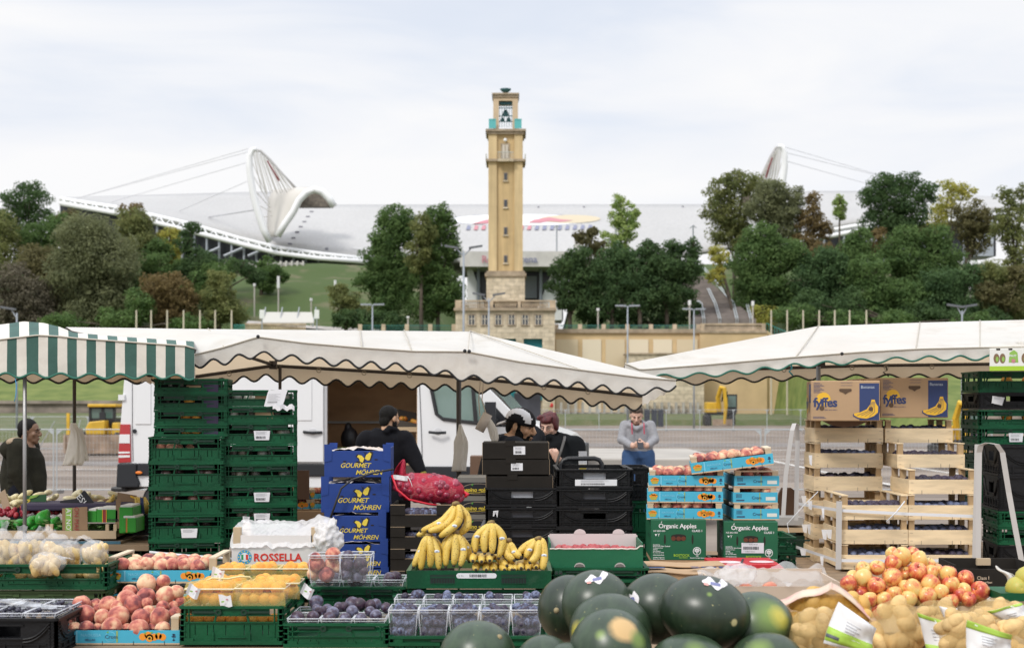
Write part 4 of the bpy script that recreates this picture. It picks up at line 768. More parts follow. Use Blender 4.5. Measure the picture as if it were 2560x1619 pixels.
T=headM(q(74,1079),.222,86,4);mb=MB();head(mb,T);mb.ell(q(62,1160),.13,.12,.24);mb.ell(q(60,1215),.12,.12,.12)
for e in(-.1,.1):limb(mb,[q(60,1235,e),q(62,1330,e),q(58,1445,e)],[.08,.06,.045]);mb.ell(V((q(66,0).x,D_+e,.04)),.12,.045,.04);limb(mb,[q(58,1120,e*1.5),q(62,1180,e*1.7),q(84,1230,e*1.4)],[.055,.045,.032])
hand(mb,q(86,1232,-.14),(.5,0,-1),(1,0,0),(0,1,0),.4)
rpart('body',mb,skinC,t,L_,.0065,5);face(t,T,L_,closed=True,lip=(.20,.08,.06))
hb=shell(T,L_,[((0,.10,.18),.365,.42,.38),((0,-.06,.33),.25,.22,.14),((0,.34,-.05),.25,.16,.25)]);part('hair',remesh(hb,hairb,.008,3),None,t)
park=M('parka_olive',(.020,.019,.013),.9,spec=.15,var=.3,vs=6,bump=.4,bs=12)
mb=MB();mb.tube([q(64,1114),q(60,1140),q(58,1190),q(60,1244)],[.12,.185,.215,.20],16,flat=.8)
for e in(-.19,.19):limb(mb,[q(58,1120,e*.8),q(60,1175,e),q(82,1226,e*.9)],[.10,.085,.06])
for i in range(7):mb.tube([q(30+i*1,1140+i*15,-.16),q(85,1146+i*15,-.17)],.012,5)
rpart('parka',mb,park,t,L_,.012,3)
mb=MB();mb.tube([q(56,1112,-.18),q(36,1122,-.15),q(28,1128,0),q(36,1122,.15),q(56,1112,.18)],[.05,.085,.09,.085,.05],10);mb.ell(q(38,1120),.12,.16,.10);rpart('hood',mb,park,t,L_,.012,3)
mb=MB();mb.ell(q(47,1104,-.08),.075,.15,.045);mb.ell(q(60,1108,-.12),.05,.12,.035);rpart('hood_lining',mb,M('fleece',(.36,.27,.18),.95,bump=.8,bs=90),t,L_,.01,1)
mb=MB()
for e in(-.1,.1):limb(mb,[q(60,1230,e),q(62,1330,e),q(58,1440,e)],[.11,.085,.07])
rpart('trousers',mb,M('trousers_dark',(.008,.009,.014),.9,spec=.15),t,L_,.014)
D_=13.5;L_=gp(965,D_);q=lambda x,y,e=0:P(x,y,D_)+V((0,e,0))
t=thing('person','man in a black jacket with his back turned, reaching towards goods before the open van','person',L_)
T=headM(q(974,1046),.232,140,6);mb=MB();head(mb,T);mb.ell(q(960,1140),.16,.09,.26);mb.ell(q(955,1230),.15,.09,.14)
for s in(-.1,.1):limb(mb,[q(955,1240)+V((s,0,0)),q(955,1330)+V((s,0,0)),V((q(955,0).x+s,D_,.08))],[.09,.07,.05]);mb.ell(V((q(955,0).x+s,D_+.06,.04)),.05,.13,.04)
limb(mb,[q(1012,1100),q(1034,1140,-.05),q(1056,1182,-.12)],[.06,.045,.034]);limb(mb,[q(918,1100),q(905,1160,.1),q(930,1200,.25)],[.06,.045,.034])
hand(mb,q(1058,1184,-.12),(.6,-.1,-.7),(-.3,-1,0),(-1,0,-.3),.5)
rpart('body',mb,skinA,t,L_,.007,3);face(t,T,L_)
hb=shell(T,L_,[((0,.10,.18),.355,.42,.37),((0,.30,-.08),.27,.18,.28),((0,-.15,.36),.22,.22,.11)]);part('hair',remesh(hb,hairb,.008,3),None,t)
hb=shell(T,L_,[((0,-.20,-.33),.23,.21,.17),((.24,-.08,-.2),.06,.14,.16),((-.24,-.08,-.2),.06,.14,.16)]);part('beard',remesh(hb,hairb,.008,3),None,t)
jb=M('jacket_black',(.006,.006,.008),.85,spec=.15,bump=.4,bs=10)
mb=MB();mb.tube([q(966,1074),q(962,1092),q(960,1130),q(957,1190),q(955,1235)],[.11,.19,.225,.21,.215],18,flat=.62);mb.ell(q(918,1100),.10);mb.ell(q(1010,1100),.10)
limb(mb,[q(1014,1104),q(1036,1144,-.05),q(1054,1176,-.11)],[.095,.08,.055]);limb(mb,[q(914,1104),q(903,1160,.1),q(930,1198,.23)],[.095,.085,.055]);mb.tube([q(964,1082,-.10),q(975,1070,-.08),q(992,1076,0)],.035,8)
rpart('jacket',mb,jb,t,L_,.012,4)
mb=MB();limb(mb,[q(1052,1173,-.11),q(1057,1181,-.12)],[.046,.044]);rpart('cuff',mb,M('cuff_olive',(.25,.22,.03),.8),t,L_,.008,2)
mb=MB()
for s in(-.1,.1):limb(mb,[q(955,1232)+V((s,0,0)),q(955,1330)+V((s,0,0)),V((q(955,0).x+s,D_,.1))],[.12,.09,.075])
rpart('trousers',mb,M('trousers_dark'),t,L_,.014)
D_=9.6;L_=gp(1270,D_);q=lambda x,y,e=0:P(x,y,D_)+V((0,e,0))
t=thing('person','bearded seller in a backward black and white cap and dark hooded jacket','person',L_)
T=headM(q(1302,1066),.226,66,14,0);mb=MB();head(mb,T);mb.ell(q(1278,1160),.13,.12,.22);mb.ell(q(1248,1260),.15,.15,.16)
for s in(-.1,.1):limb(mb,[q(1245,1270,s),q(1250,1450,s),V((q(1235,0).x,D_+s,.08))],[.09,.07,.05]);mb.ell(V((q(1245,0).x,D_+s,.04)),.13,.05,.04);limb(mb,[q(1280,1120,s*2),q(1330,1190,s*2.2),q(1400,1220,s*1.5)],[.06,.045,.034]);hand(mb,q(1402,1221,s*1.5),(1,0,-.3),(0,-1,0),(0,0,-1),.5)
rpart('body',mb,skinA,t,L_,.0055,3);face(t,T,L_,closed=True)
hb=shell(T,L_,[((0,.12,.1),.345,.36,.26),((0,.30,-.08),.25,.16,.24),((.29,-.02,.02),.05,.1,.16),((-.29,-.02,.02),.05,.1,.16)]);part('hair',remesh(hb,hairb,.007,2),None,t)
hb=shell(T,L_,[((0,-.22,-.38),.215,.20,.17),((.22,-.10,-.24),.06,.15,.20),((-.22,-.10,-.24),.06,.15,.20),((.255,-.04,-.06),.04,.08,.14),((-.255,-.04,-.06),.04,.08,.14),((0,-.405,-.185),.13,.04,.022),((.11,-.36,-.24),.035,.05,.06),((-.11,-.36,-.24),.035,.05,.06)]);part('beard',remesh(hb,hairb,.005,2),None,t)
M4=Matrix.Translation(-L_)@T;mb=MB();mb.ell((0,.05,.20),.375,.455,.345,24,14,T=M4);mb.v=[v for v in mb.v]
capb=M('cap_black',(.008,.008,.010),.8,spec=.2);capw=M('cap_white',(.66,.66,.68),.7)
def cut(mb,T,fn,mats):
 inv=T.inverted();f2,m2=[],[]
 for f,m_ in zip(mb.f,mb.m):
  c=sum((inv@V(mb.v[i])for i in f),V())/len(f);r=fn(c)
  if r is not None:f2.append(f);m2.append(r)
 mb.f,mb.m=f2,m2;return mb
mb=MB();mb.ell((0,.05,.17),.385,.47,.385,40,28,T=M4)
cut(mb,M4,lambda c:None if c.z<.13-.06*(c.y<0)else(1 if(.13<abs(c.x)<.32 and c.z>.19 and c.y>-.36)else 0),None)
part('cap',mb,[capb,capw],t,smooth=True,solid=.004)
mb=MB();rows=[]
for j in range(4):
 rows.append([(math.sin(lerp(-.9,.9,i/10))*(.30+.0*j),.34+math.cos(lerp(-.9,.9,i/10))*.12*1+j*.09,.10-j*.055-abs(i-5)*.012)for i in range(11)])
mb.grid(rows,0,T=M4);part('cap_brim',mb,capw,t,smooth=True,solid=.006)
jn=M('jacket_navy',(.014,.017,.024),.85,spec=.2,bump=.3,bs=14);mb=MB()
mb.tube([q(1286,1100),q(1282,1120),q(1272,1170),q(1255,1230),q(1245,1275)],[.11,.18,.20,.19,.18],16,flat=.85)
for s in(-1,1):limb(mb,[q(1284,1122,s*.17),q(1328,1190,s*.22),q(1395,1218,s*.16)],[.095,.075,.05])
mb.tube([q(1262,1104,-.15),q(1250,1102,0),q(1275,1100,.2),q(1300,1100,.2)],.05,10);limb(mb,[q(1300,1125,.25),q(1334,1092,.5),q(1344,1098,.55)],[.09,.075,.07])
rpart('jacket',mb,jn,t,L_,.011,4)
mb=MB()
for s in(-.1,.1):limb(mb,[q(1245,1262,s),q(1250,1450,s),V((q(1238,0).x,D_+s,.1))],[.13,.09,.07])
rpart('trousers',mb,M('jeans_grey',(.05,.06,.08),.8),t,L_,.014)
D_=12.3;L_=gp(1400,D_);q=lambda x,y,e=0:P(x,y,D_)+V((0,e,0))
t=thing('person','woman with short dark red hair and glasses in a black coat looking down','person',L_)
T=headM(q(1373,1066),.215,-24,16);mb=MB();head(mb,T);mb.ell(q(1402,1160),.15,.09,.22);mb.ell(q(1402,1240),.15,.10,.14)
for s in(-.1,.1):limb(mb,[q(1402,1250)+V((s,0,0)),q(1402,1370)+V((s,0,0)),V((q(1402,0).x+s,D_,.08))],[.09,.07,.05]);mb.ell(V((q(1402,0).x+s,D_-.06,.04)),.05,.12,.04)
limb(mb,[q(1440,1115),q(1445,1180,-.1),q(1392,1146,-.2)],[.06,.045,.032]);limb(mb,[q(1365,1115),q(1352,1170,-.1),q(1370,1215,-.2)],[.06,.045,.032])
hand(mb,q(1394,1150,-.22),(-.45,-.1,1),(-1,-.3,-.2),(-.3,1,0),.95,thumb=(-.2,-.3,1));hand(mb,q(1371,1217,-.2),(.2,-.2,-1),(1,0,0),(0,-1,0),.5)
rpart('body',mb,skinB,t,L_,.006,3);face(t,T,L_,closed=True,lip=(.45,.16,.15),brow=hairr)
hb=shell(T,L_,[((0,.10,.20),.39,.42,.40),((0,-.20,.34),.28,.24,.17),((.30,.02,.05),.10,.18,.22),((-.30,.02,.05),.10,.18,.22),((0,.32,-.1),.28,.2,.28)]+[((random.uniform(-.3,.3),random.uniform(-.3,.3),.42+random.uniform(0,.12)),.09)for _ in range(14)]);part('hair',remesh(hb,hairr,.008,2),None,t)
mb=MB(T=Matrix.Translation(-L_)@T)
for s in(-1,1):mb.tube([(s*.125+.085*math.cos(a),-.40,.03+.06*math.sin(a))for a in np.linspace(0,2*math.pi,15)],.011,5);mb.tube([(s*.21,-.40,.05),(s*.33,.03,.04)],.010,5)
mb.tube([(-.04,-.41,.04),(.04,-.41,.04)],.01,5);part('glasses',mb,M('glasses_metal',(.25,.2,.18),.3,metal=.6),t,smooth=True)
cb=M('coat_black',(.006,.007,.008),.9,spec=.15,bump=.4,bs=12);mb=MB()
mb.tube([q(1386,1092),q(1392,1108),q(1402,1150),q(1404,1210),q(1404,1290)],[.10,.19,.235,.235,.25],18,flat=.68)
limb(mb,[q(1436,1116),q(1446,1182,-.1),q(1404,1160,-.19)],[.10,.085,.055]);limb(mb,[q(1364,1118),q(1352,1172,-.1),q(1369,1206,-.18)],[.10,.08,.055]);mb.tube([q(1368,1094,-.1),q(1390,1084,.08),q(1408,1092,-.06)],.035,8)
rpart('coat',mb,cb,t,L_,.012,4)
mb=MB()
for s in(-.1,.1):limb(mb,[q(1402,1260)+V((s,0,0)),q(1402,1370)+V((s,0,0)),V((q(1402,0).x+s,D_,.1))],[.12,.09,.07])
rpart('trousers',mb,M('trousers_dark'),t,L_,.014)
bg_=thing('shoulder_bag','dark shoulder bag on a strap over the black coat of the red-haired woman','bag',q(1440,1290,-.2));lo=q(1440,1290,-.2)
mb=MB();mb.tube([q(1412,1086,-.02)-lo,q(1408,1100,-.19)-lo,q(1400,1125,-.235)-lo,q(1392,1146,-.245)-lo,q(1386,1175,-.24)-lo,q(1430,1255,-.24)-lo],.012,6,flat=.4);part('strap',mb,M('strap_grey',(.06,.055,.05),.6),bg_)
mb=MB();mb.cbox((0,-.06,.02),.3,.1,.24);part('body',mb,M('bag_dark',(.03,.025,.022),.6),bg_,bevel=.03)
D_=17.6;L_=gp(1595,D_);q=lambda x,y,e=0:P(x,y,D_)+V((0,e,0))
t=thing('person','bearded man in a grey hoodie and blue trousers looking at his phone','person',L_)
T=headM(q(1591,1039),.235,-4,24);mb=MB();head(mb,T);mb.ell(q(1594,1092),.15,.08,.20);mb.ell(q(1596,1138),.14,.08,.12)
for s in(-.1,.1):limb(mb,[q(1596,1140)+V((s,0,0)),q(1596,1230)+V((s*1.2,0,0)),V((q(1596,0).x+s*1.3,D_,.08))],[.09,.07,.05]);mb.ell(V((q(1596,0).x+s*1.3,D_-.07,.04)),.05,.13,.04)
limb(mb,[q(1572,1072),q(1554,1098,-.08),q(1578,1112,-.3)],[.05,.045,.034]);limb(mb,[q(1616,1072),q(1634,1098,-.08),q(1610,1112,-.3)],[.05,.045,.034])
hand(mb,q(1577,1112,-.3),(.7,-.3,.15),(0,-.3,1),(.3,1,0),.7);hand(mb,q(1611,1112,-.3),(-.7,-.3,.15),(0,-.3,1),(-.3,1,0),.7)
rpart('body',mb,skinB,t,L_,.007,2);face(t,T,L_,closed=True,brow=hairg)
hb=shell(T,L_,[((0,.10,.20),.36,.42,.36),((0,-.14,.36),.25,.22,.12)]);part('hair',remesh(hb,hairg,.01,2),None,t)
hb=shell(T,L_,[((0,-.24,-.40),.22,.20,.20),((.22,-.10,-.24),.06,.15,.2),((-.22,-.10,-.24),.06,.15,.2),((0,-.41,-.19),.13,.04,.025)]);part('beard',remesh(hb,M('beard_reddish',(.10,.045,.022),.7,bump=.5,bs=100),.008,2),None,t)
hg_=M('hoodie_grey',(.27,.27,.285),.9,var=.08,vs=40,bump=.3,bs=14);mb=MB()
mb.tube([q(1592,1063),q(1593,1071),q(1594,1095),q(1596,1118),q(1596,1131)],[.11,.18,.19,.185,.18],18,flat=.66)
limb(mb,[q(1563,1064),q(1553,1098,-.08),q(1573,1111,-.26)],[.072,.060,.046]);limb(mb,[q(1625,1064),q(1635,1098,-.08),q(1615,1111,-.26)],[.072,.060,.046]);mb.tube([q(1572,1062,-.08),q(1590,1072,-.13),q(1610,1062,-.08),q(1608,1054,.1),q(1576,1054,.1),q(1572,1062,-.08)],.032,8)
rpart('hoodie',mb,hg_,t,L_,.012,3)
mb=MB();pr=Print(mb,q(1566,1087,-.165)-L_,(1,0,0),(0,0,1),.002);pr.text('CALI',0,-.02,.10,0,bold=.01);pr.text('FREE',.17,-.02,.10,0,bold=.01)
mb2=MB();
for x in(1577,1607):mb2.tube([q(x,1056,-.14)-L_,q(x,1070,-.165)-L_,q(x+.5,1084,-.17)-L_],.008,5)
part('cord',mb2,M('cord_red',(.45,.05,.09),.7),t)
mb=MB()
for s in(-.1,.1):limb(mb,[q(1596,1138)+V((s*.9,0,0)),q(1596,1230)+V((s*1.2,0,0)),V((q(1596,0).x+s*1.3,D_,.1))],[.118,.10,.075])
mb.tube([q(1596,1124),q(1596,1145)],[.175,.18],16,flat=.7);rpart('trousers',mb,M('trousers_blue',(.035,.085,.20),.85,var=.12,vs=10,bump=.3,bs=12),t,L_,.013)
mb=MB();mb.cbox((0,0,0),.075,.012,.14);o=part('phone',mb,M('phone_black',(.02,.02,.025),.2),bevel=.004,loc=q(1594,1108,-.36),rot=(rad(-40),0,rad(5)));tag(o,'dark smartphone held by the man in the grey hoodie','phone')
D_=208.0;L_=gp(1379,D_,.18);q=lambda x,y,e=0:P(1379+(x-1379)*.6,1035+(y-1064)*.6,D_)+V((0,e,0))
t=thing('person','tiny far-off cyclist in a red jacket beyond the fence','person',L_)
mb=MB();mb.ell(q(1381,1009),.14,.14,.16);mb.ell(q(1380,1030),.17,.16,.35);limb(mb,[q(1381,1040),q(1377,1053),q(1381,1064)],[.11,.08,.06]);limb(mb,[q(1379,1022),q(1373,1034)],[.07,.05]);rpart('body',mb,skinB,t,L_,.04)
mb=MB();mb.ell(q(1380,1027),.24,.22,.36);limb(mb,[q(1379,1020),q(1373,1032)],[.11,.08]);rpart('jacket',mb,M('jacket_red',(.55,.03,.03),.7),t,L_,.04)
b=thing('bicycle','tiny far-off bicycle under the cyclist in red','bicycle',L_);mb=MB()
for x in(1366,1392):
 m2=MB();c=q(x,1054,-.2)-L_;m2.tube([c+V((.34*math.cos(a),0,.34*math.sin(a)))for a in np.linspace(0,6.283,17)],.03,5);part('wheel',m2,blk,b)
mb.tube([q(1366,1054,-.2)-L_,q(1371,1038,-.2)-L_,q(1381,1042,-.2)-L_,q(1392,1054,-.2)-L_],.03,5);part('frame',mb,M('bike_yellow',(.6,.45,.05),.5),b)
#canopies
tarp=lettrough(M('tarpaulin_white',(.74,.715,.665),.85,col2=(.80,.785,.745),vs=2.2,bump=.5,bs=9,spec=.15,vlo=.25,vhi=.6),(.95,.83,.66),.32)
def stained(m,col,sc_,lo):
 n=m.node_tree;L=n.links.new;bp_=n.nodes['Principled BSDF'];s_=bp_.inputs['Base Color'].links[0].from_socket;tcn=n.nodes.new('ShaderNodeTexCoord');t=n.nodes.new('ShaderNodeTexNoise');t.inputs['Scale'].default_value=sc_;t.inputs['Detail'].default_value=8;t.inputs['Roughness'].default_value=.7;L(tcn.outputs['Object'],t.inputs[0]);r=n.nodes.new('ShaderNodeMapRange');r.inputs[1].default_value=lo;r.inputs[2].default_value=lo+.2;r.inputs[4].default_value=.55;L(t.outputs[0],r.inputs[0]);mx=n.nodes.new('ShaderNodeMix');mx.data_type='RGBA';L(r.outputs[0],mx.inputs[0]);L(s_,mx.inputs[6]);mx.inputs[7].default_value=(*col,1);L(mx.outputs[2],bp_.inputs['Base Color'])
stained(tarp,(.55,.49,.40),2.6,.56)
tarp_shade=lettrough(M('tarpaulin_shaded_underside',(.50,.42,.31),.9,var=.12,vs=4,bump=.3,bs=8,spec=.15),(.78,.62,.43),.48)  # tan shade of the canopy interior is put into this cloth colour
stained(tarp_shade,(.24,.18,.11),5,.58);trimb=M('trim_black',(.02,.02,.02),.8);trimg=M('trim_green',(.03,.14,.10),.8)
steel=M('pole_steel',(.33,.32,.31),.35,metal=.6);dpole=M('pole_dark',(.035,.028,.024),.5)
strg=M('stripe_green',(.040,.105,.085),.8,var=.15,vs=4,bump=.3,bs=14);strw=M('stripe_white',(.66,.62,.55),.8,var=.06,vs=4,bump=.3,bs=14)
def wav(x,per,ph=0):return .5+.5*math.sin(2*math.pi*(x/per+ph)+.5*math.sin(x*.013))
def valance(eave,bot,d,x0,x1,per,amp,ph=0,step=6,bulge=.0,dfun=None):
 top,low=[],[];x=x0;rows=[[],[],[],[]]
 n=int((x1-x0)/step)
 for i in range(n+1):
  x=lerp(x0,x1,i/n);dd=dfun(x)if dfun else d;yt=interp(x,eave);yb=interp(x,bot)+amp*(1-2*wav(x,per,ph))
  for k in range(4):t=k/3;rows[k].append(P(x,lerp(yt,yb,t),dd)+Vector((0,noise.noise(Vector((x*.035,t*1.5,d)))*.010*t+noise.noise(Vector((x*.12,t*3,d)))*.005*t,0)))
 return rows
def canopy(name,lab,ridge,eave,bot,beave,bbot,dr,df,db,x0,x1,rx0,rx1,bx0,bx1,per,amp,bper,bamp,trim,post,cols=90,stripes=None,trimin=None):
 org=P((x0+x1)/2,interp((x0+x1)/2,eave),(df+db)/2);t=thing(name,lab,'canopy',org);I=Matrix.Translation(-org)
 sag=lambda u,v:(.9*noise.noise(Vector((u*8,v*2,.3)))+.7*noise.noise(Vector((u*45+v*6,v*2,.7)))-1.2*math.sin(v*math.pi))*min(1,v*4)
 rows=[]
 for j in range(9):
  v=j/8;row=[]
  for i in range(cols+1):
   u=i/cols;xr,xe=lerp(rx0,rx1,u),lerp(x0,x1,u);row.append(P(lerp(xr,xe,v),lerp(interp(xr,ridge),interp(xe,eave),v)+(sag(u,v)if 0<j<8 else 0),lerp(dr,df,v)))
  rows.append(row)
 mb=MB();mb.grid(rows,0,I,stripes)
 part('roof',mb,[strw,strg]if stripes else tarp,t,smooth=True)
 mb=MB();mb.tube([p+Vector((0,-.004,.003))for p in rows[-1]],.0045,5,T=I);part('seam',mb,M('seam_cream',(.50,.46,.39),.9),t,smooth=True)
 rows=[]
 for j in range(7):
  v=j/6;rows.append([P(lerp(lerp(rx0,rx1,i/40),lerp(bx0,bx1,i/40),v),lerp(interp(lerp(rx0,rx1,i/40),ridge),interp(lerp(bx0,bx1,i/40),beave),v),lerp(dr,db,v))for i in range(41)])
 mb=MB();mb.grid(rows,0,I);part('rear_roof',mb,tarp_shade,t,smooth=True)
 fr=valance(eave,bot,df,x0,x1,per,amp);mb=MB();n=len(fr[0])-1
 mb.grid(fr,0,I,(lambda i,j:stripes(i,(j+.5)/n*cols))if stripes else None);part('valance',mb,[strw,strg]if stripes else tarp,t,smooth=True)
 mb=MB();mb.tube([p+Vector((0,-.007,0))for p in fr[3]],.0065,6,T=I);part('trim',mb,trim,t,smooth=True)
 br=valance(beave,bbot,db,bx0,bx1,bper,bamp,.3);mb=MB();mb.grid(br,0,I);part('rear_valance',mb,tarp_shade,t,smooth=True)
 mb=MB();mb.tube([p+Vector((0,-.008,0))for p in br[3]],.0075,6,T=I);part('trim',mb,trimb,t,smooth=True)
 for side in(0,-1):
  mb=MB();rr=[]
  for k in range(4):
   a,b=fr[k][side],br[k][side];rr.append([a.lerp(b,i/10)+Vector((0,0,(-.02*wav(i,2.5)if k==3 else 0)))for i in range(11)])
  mb.grid(rr,0,I);part('end_flap',mb,strw if stripes else tarp,t,smooth=True)
 mb=MB();mb.tube([p+Vector((0,-.02,-.012))for p in br[0]],.014,6,T=I)
 mb.tube([p+Vector((0,.03,-.012))for p in fr[0]],.014,6,T=I);mb.tube([P(lerp(rx0,rx1,i/12),interp(lerp(rx0,rx1,i/12),ridge)+5,dr)for i in range(13)],.014,6,T=I);part('frame',mb,dpole,t)
 for px,pyt,pyb,d,mt,r in post:
  mb=MB();mb.tube([P(px,pyt,d),P(px,pyb,d)],r,10,T=I);part('post',mb,mt,t,smooth=True)
 return t,I
cen,cI=canopy('market_canopy','long white market canopy with black scalloped edge in the middle',[(160,817),(500,822),(1175,828)],[(330,925),(484,888),(560,869),(645,843),(760,858),(900,870),(1040,879),(1170,880),(1300,905),(1450,925),(1600,944),(1690,951)],[(330,940),(484,912),(560,903),(640,885),(700,893),(800,903),(900,911),(1010,917),(1090,929),(1165,946),(1290,952),(1425,961),(1550,976),(1630,980),(1690,964)],[(400,948),(484,938),(683,910),(1087,933),(1324,955),(1600,985)],[(400,968),(500,958),(573,952),(661,943),(743,950),(850,957),(1000,964),(1138,970),(1247,979),(1357,992),(1468,1005),(1574,1022),(1605,1012)],9.5,8.3,10.5,330,1690,165,1176,400,1605,65,9,56,8,trimb,[(1147,905,1345,9.4,dpole,.0165),(420,930,1345,9.4,dpole,.0165),(700,912,1345,10.45,dpole,.012)])
rig,rI=canopy('market_canopy','white market canopy with green scalloped edge at the right',[(2045,815),(2300,806),(2640,797)],[(1562,909),(1600,925),(1760,913),(1980,894),(2150,881),(2300,873),(2640,865)],[(1562,930),(1600,944),(1756,937),(1850,931),(1980,915),(2150,903),(2300,896),(2640,892)],[(1640,932),(1880,918),(2150,910),(2640,904)],[(1640,955),(1760,956),(1880,949),(2020,944),(2150,942),(2380,940),(2640,935)],9.9,8.75,11.0,1562,2640,2045,2640,1640,2640,82,6,74,6,trimg,[(2046,880,1345,9.9,M('pole_grey',(.16,.16,.16),.5),.016),(2600,880,1345,9.9,steel,.016)])
stp=lambda i,j:1 if((lerp(-60,486,j/111.)-19.7)%49.2)<24.6 else 0
stc,sI=canopy('striped_canopy','green and white striped market canopy at the left',[(-60,816),(0,811),(60,803),(110,807),(150,817),(184,831),(300,841),(483,853)],[(-60,852),(0,850),(95,839),(150,842),(184,846),(295,854),(466,866),(486,872)],[(-60,938),(100,938),(250,940),(400,941),(486,944)],[(-60,900),(490,905)],[(-60,951),(300,952),(420,955),(490,957)],8.7,7.8,9.7,-60,486,-60,484,-60,488,70,6,62,6,trimg,[(62,850,1470,7.85,steel,.0112),(186,905,1445,9.65,dpole,.0125)],cols=111,stripes=stp)
for px,py,d,t,T0 in((645,841,8.25,cen,cI),(1162,877,8.25,cen,cI),(1173,878,8.25,cen,cI),(2105,884,8.7,rig,rI)):
 mb=MB();mb.ell(P(px,py,d),.011,.011,.011,10,7,T=T0);part('knob',mb,trimb,t,smooth=True)
for t,T0,d0,d1,L_ in((cen,cI,9.5,8.3,((520,822,560,868),(900,825,905,869),(1010,826,1030,878),(1175,828,1170,879),(1176,828,1450,924))),(rig,rI,9.9,8.75,((2046,815,1990,892),(2300,806,2290,873),(2450,801,2450,870)))):
 for x0,y0,x1,y1 in L_:mb=MB();mb.tube([P(lerp(x0,x1,k/8),lerp(y0,y1,k/8)-1.5,lerp(d0,d1,k/8)-.004)for k in range(9)],.0035,5,T=T0);part('seam',mb,M('seam_cream'),t,smooth=True)
for t,T0,d,xs_ in((cen,cI,10.46,(573,797,910,1024,1360,1470)),(rig,rI,10.96,(1960,2130,2215,2330))):
 be=[(400,948),(484,938),(683,910),(1087,933),(1324,955),(1600,985)]if t is cen else[(1640,932),(1880,918),(2150,910),(2640,904)]
 for x in xs_:mb=MB();c=P(x,interp(x,be)+9,d);mb.tube([c+V((.016*math.cos(a),0,.016*math.sin(a)))for a in np.linspace(0,6.283,11)],.003,5,T=T0);part('ring',mb,M('ring_brass',(.25,.2,.14),.5),t)
for px,py,d,T0,t in((1140,916,9.3,cI,cen),(683,912,10.3,cI,cen),(2052,905,9.8,rI,rig)):
 mb=MB();c=P(px,py,d);mb.cbox(c,.05,.05,.06,T=T0);mb.tube([c,c+V((-.14,-.5,.06))],.012,6,T=T0);mb.tube([c,c+V((.14,-.5,.06))],.012,6,T=T0);mb.tube([c,c+V((0,.5,-.02))],.012,6,T=T0);part('bracket',mb,dpole,t)
def strip(name,pts,r,mat,lab,cat):
 o=part(name,(lambda m:m.tube([V(p)-V(pts[0])for p in pts],r,6))(MB()),mat,loc=pts[0],smooth=True);return tag(o,lab,cat)
strip('string',[P(38,942,7.8),P(41,965,7.8),P(40,985,7.8),P(36,1003,7.8)],.0022,M('string_blue',(.04,.35,.65),.6),'light blue string hanging from the striped canopy','string')
strip('string',[P(1976,905,9.6),P(1980,920,9.6),P(1973,928,9.6),P(1982,938,9.6)],.006,M('string_teal',(.05,.32,.38),.6),'teal string knotted under the right canopy','string')
strip('string',[P(2214,915,9.6),P(2218,925,9.6),P(2208,930,9.6),P(2222,940,9.6)],.005,trimb,'dark string knotted under the right canopy','string')
bagw=lettrough(M('plastic_bag_white',(.78,.76,.71),.6,bump=.5,bs=14,var=.04,vs=6),(.8,.76,.70),.35)
def hungbag(outl,d,lab,dep=.05):
 loc=P(*outl[0][:2],d);L=[(P(a,y,d)-loc,P(b,y,d)-loc)for a,y,b in[(o[0],o[1],o[2])for o in outl]];rows=[]
 for s in(-1,1):
  for(a,b)in(L if s<0 else L[::-1]):
   n=12;rows.append([a.lerp(b,i/n)+V((0,s*dep*math.sin(math.pi*(i/n))*(.4+.6*noise.noise(V((i*.7,a.z*20,s)))),0))for i in range(n+1)])
 mb=MB();mb.grid(rows);return tag(part('carrier_bag',mb,bagw,loc=loc,smooth=True,subs=1),lab,'bag')
hungbag([(177,1057,190),(172,1068,196),(178,1075,200),(172,1095,208),(166,1125,212),(160,1150,214),(155,1163,206)],9.55,'bundle of white carrier bags tied to the dark pole of the striped canopy',.04)
hungbag([(188,1070,206),(196,1090,211),(203,1120,217),(206,1150,222),(208,1152,221)],9.56,'second white carrier bag hanging beside the bundle on the dark pole',.03)
hungbag([(1147,1060,1154),(1143,1085,1162),(1132,1102,1172),(1136,1130,1170),(1130,1170,1165),(1128,1178,1166)],9.3,'white carrier bag hanging from the middle post before the van',.04)
hungbag([(1212,1045,1226),(1216,1060,1238),(1222,1080,1246),(1226,1100,1248),(1232,1103,1242)],9.2,'thin white bag trailing from the hanging bag roll',.02)
t=thing('bag_roll','grey roll of plastic bags hanging on strings before the van','bag roll',P(1209,1055,9.2));mb=MB();mb.tube([(-.028,0,-.055),(.028,0,.055)],.031,14);part('roll',mb,M('roll_grey',(.55,.49,.43),.7,bump=.3,bs=40),t,smooth=True)
mb=MB();mb.tube([(.028,-.001,.056),(.030,-.001,.0585)],.013,10);part('core',mb,M('roll_core',(.1,.08,.06),.8),t)
mb=MB()
for a,b in((1200,1197),(1217,1205)):mb.tube([P(a,1040,9.2)-P(1209,1055,9.2),P(b,1000,9.2)-P(1209,1055,9.2),P(b+4,950,9.2)-P(1209,1055,9.2)],.0035,5)
part('string',mb,M('string_beige',(.5,.42,.33),.8),t)
